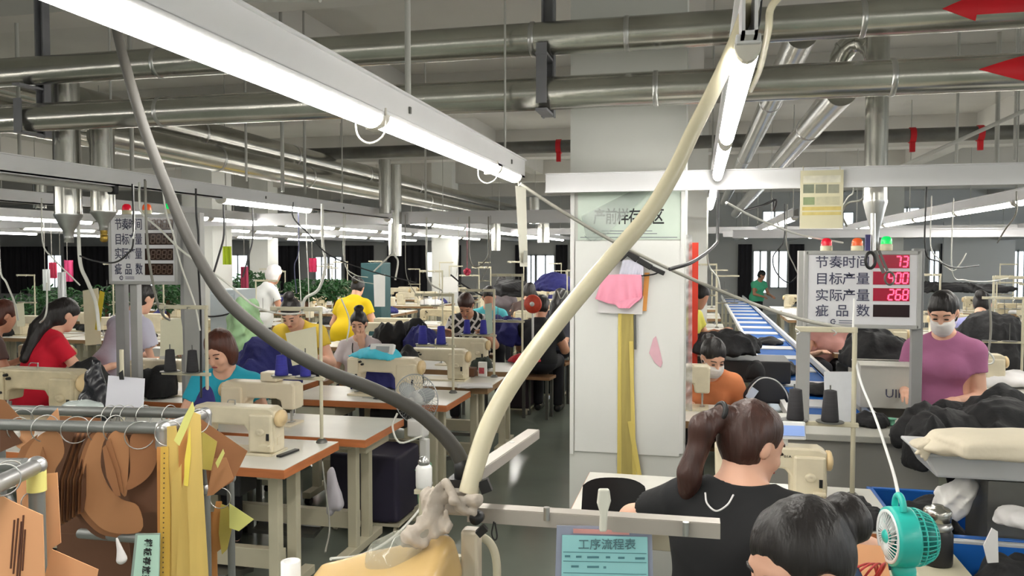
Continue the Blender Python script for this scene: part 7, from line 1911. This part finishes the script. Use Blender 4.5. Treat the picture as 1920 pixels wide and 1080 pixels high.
# red hanging ornaments and orange fan in the distance
for (px, py, d, r, rgb, lb) in ((876, 510, 9.0, 0.04, (220, 70, 100), 'small pink flower hanging by the plain grey wall'),):
    p = at(px, py, d)
    mb = MB()
    for k in range(7): mb.ball(p + Vector((0.6 * r * math.cos(k * 0.9), 0.3 * r * math.sin(k * 1.7), 0.6 * r * math.sin(k * 0.9))), r * 0.55, 8, 6)
    mb.cyl(p, (p.x, p.y, ZT0), 0.002, seg=5)
    solo(mb, 'ornament', mat('ornament_%d' % px, rgb, 0.6), lb, 'ornament')
p = at(999, 570, 8.4)
t = thing('hand_fan', 'round orange red fan left of the black shirt', 'fan', p, R(-8))
part(MB().lathe([(0, -0.02), (0.09, -0.018), (0.1, 0), (0.09, 0.018), (0, 0.02)], (0, 0, 0), (0, 1, 0), 26), 'disc', mat('fan_orange_red', (206, 72, 50), 0.5, var=0.15, scale=20), t)
part(MB().cyl((0, 0, -0.1), (0, 0, p.z * -1 + 0.766), 0.012, seg=10), 'stem', M_WHITE, t); part(MB().lathe([(0, -0.03), (0.025, -0.03), (0.025, -0.02)], (0, 0, 0), (0, 1, 0), 14), 'hub', M_WHITE, t)

# small tools lying on the tables
q = atz(540, 851, 0.764)
solo(MB().box((q.x, q.y, 0.769), (0.028, 0.15, 0.01), (0, 0, R(-8))), 'ruler', M_BLACK, 'short black bar lying on the nearest table beside the machine wheel', 'tool', bevel=0.002)
q = atz(700, 748, 0.764)
t = thing('scissors', 'small dark scissors lying on the table behind the round fan', 'scissors', (q.x, q.y, 0.766))
part(MB().bar((-0.08, 0, 0.004), (0.0, 0.006, 0.004), 0.008, 0.004).bar((-0.08, 0.008, 0.004), (0.0, 0.0, 0.004), 0.008, 0.004), 'blade', M_STEEL, t)
for s_ in (-1, 1): part(MB().sweep([(0.03 + 0.022 * math.cos(a), s_ * 0.014 + 0.012 * math.sin(a), 0.005) for a in [2 * math.pi * k / 14 for k in range(15)]], 0.004, 6, False), 'handle', M_BLACK, t, 'black handle')

# small garments hung from the trays far left
for (px, py, w, h, d, rgb, lb) in ((97, 492, 12, 30, 9.0, (176, 40, 70), 'dark pink garment hanging over the far left rows'), (126, 488, 16, 40, 9.2, (206, 70, 120), 'bright pink garment hanging over the far left rows'), (424, 462, 14, 34, 7.6, (204, 226, 60), 'lime yellow garment hanging right of the left posts'),
                               (458, 500, 14, 40, 11.0, (170, 60, 90), 'pink garment hanging before the window over the plants'), (585, 484, 14, 26, 10.5, (190, 40, 84), 'magenta garment hanging left of the twin windows'), (84, 505, 10, 40, 8.6, (226, 230, 230), 'narrow white garment hanging at the far left'), (113, 510, 13, 50, 8.4, (232, 234, 236), 'broad white garment hanging at the far left')):
    t = thing('hanging_garment', lb, 'garment', at(px, py + h, d), 0)
    o0 = at(px, py, d)
    sx = w * d / FPX; sz = h * d / FPX
    g = MB()
    for sg in (0, 1):
        g.grid(lambda u, v: o0 + Vector(((u if sg == 0 else 1 - u) * sx - sx / 2, 0.03 * sg + 0.015 * math.sin(u * 14 + px), -v * sz)), 10, 6)
    wpart(g, 'cloth', mat('hung_%d' % px, rgb, 0.8, var=0.1), t)
    wpart(MB().cyl(o0, (o0.x, o0.y, max(ZT0, o0.z + 0.05)), 0.003, seg=6), 'string', M_CABG, t)
# ------------------------------------------------------------------ remove the patterns the copies were made from
def wipe(o):
    for c in list(o.children): wipe(c)
    bpy.data.objects.remove(o, do_unlink=True)
for p_ in PROTOS: wipe(p_)
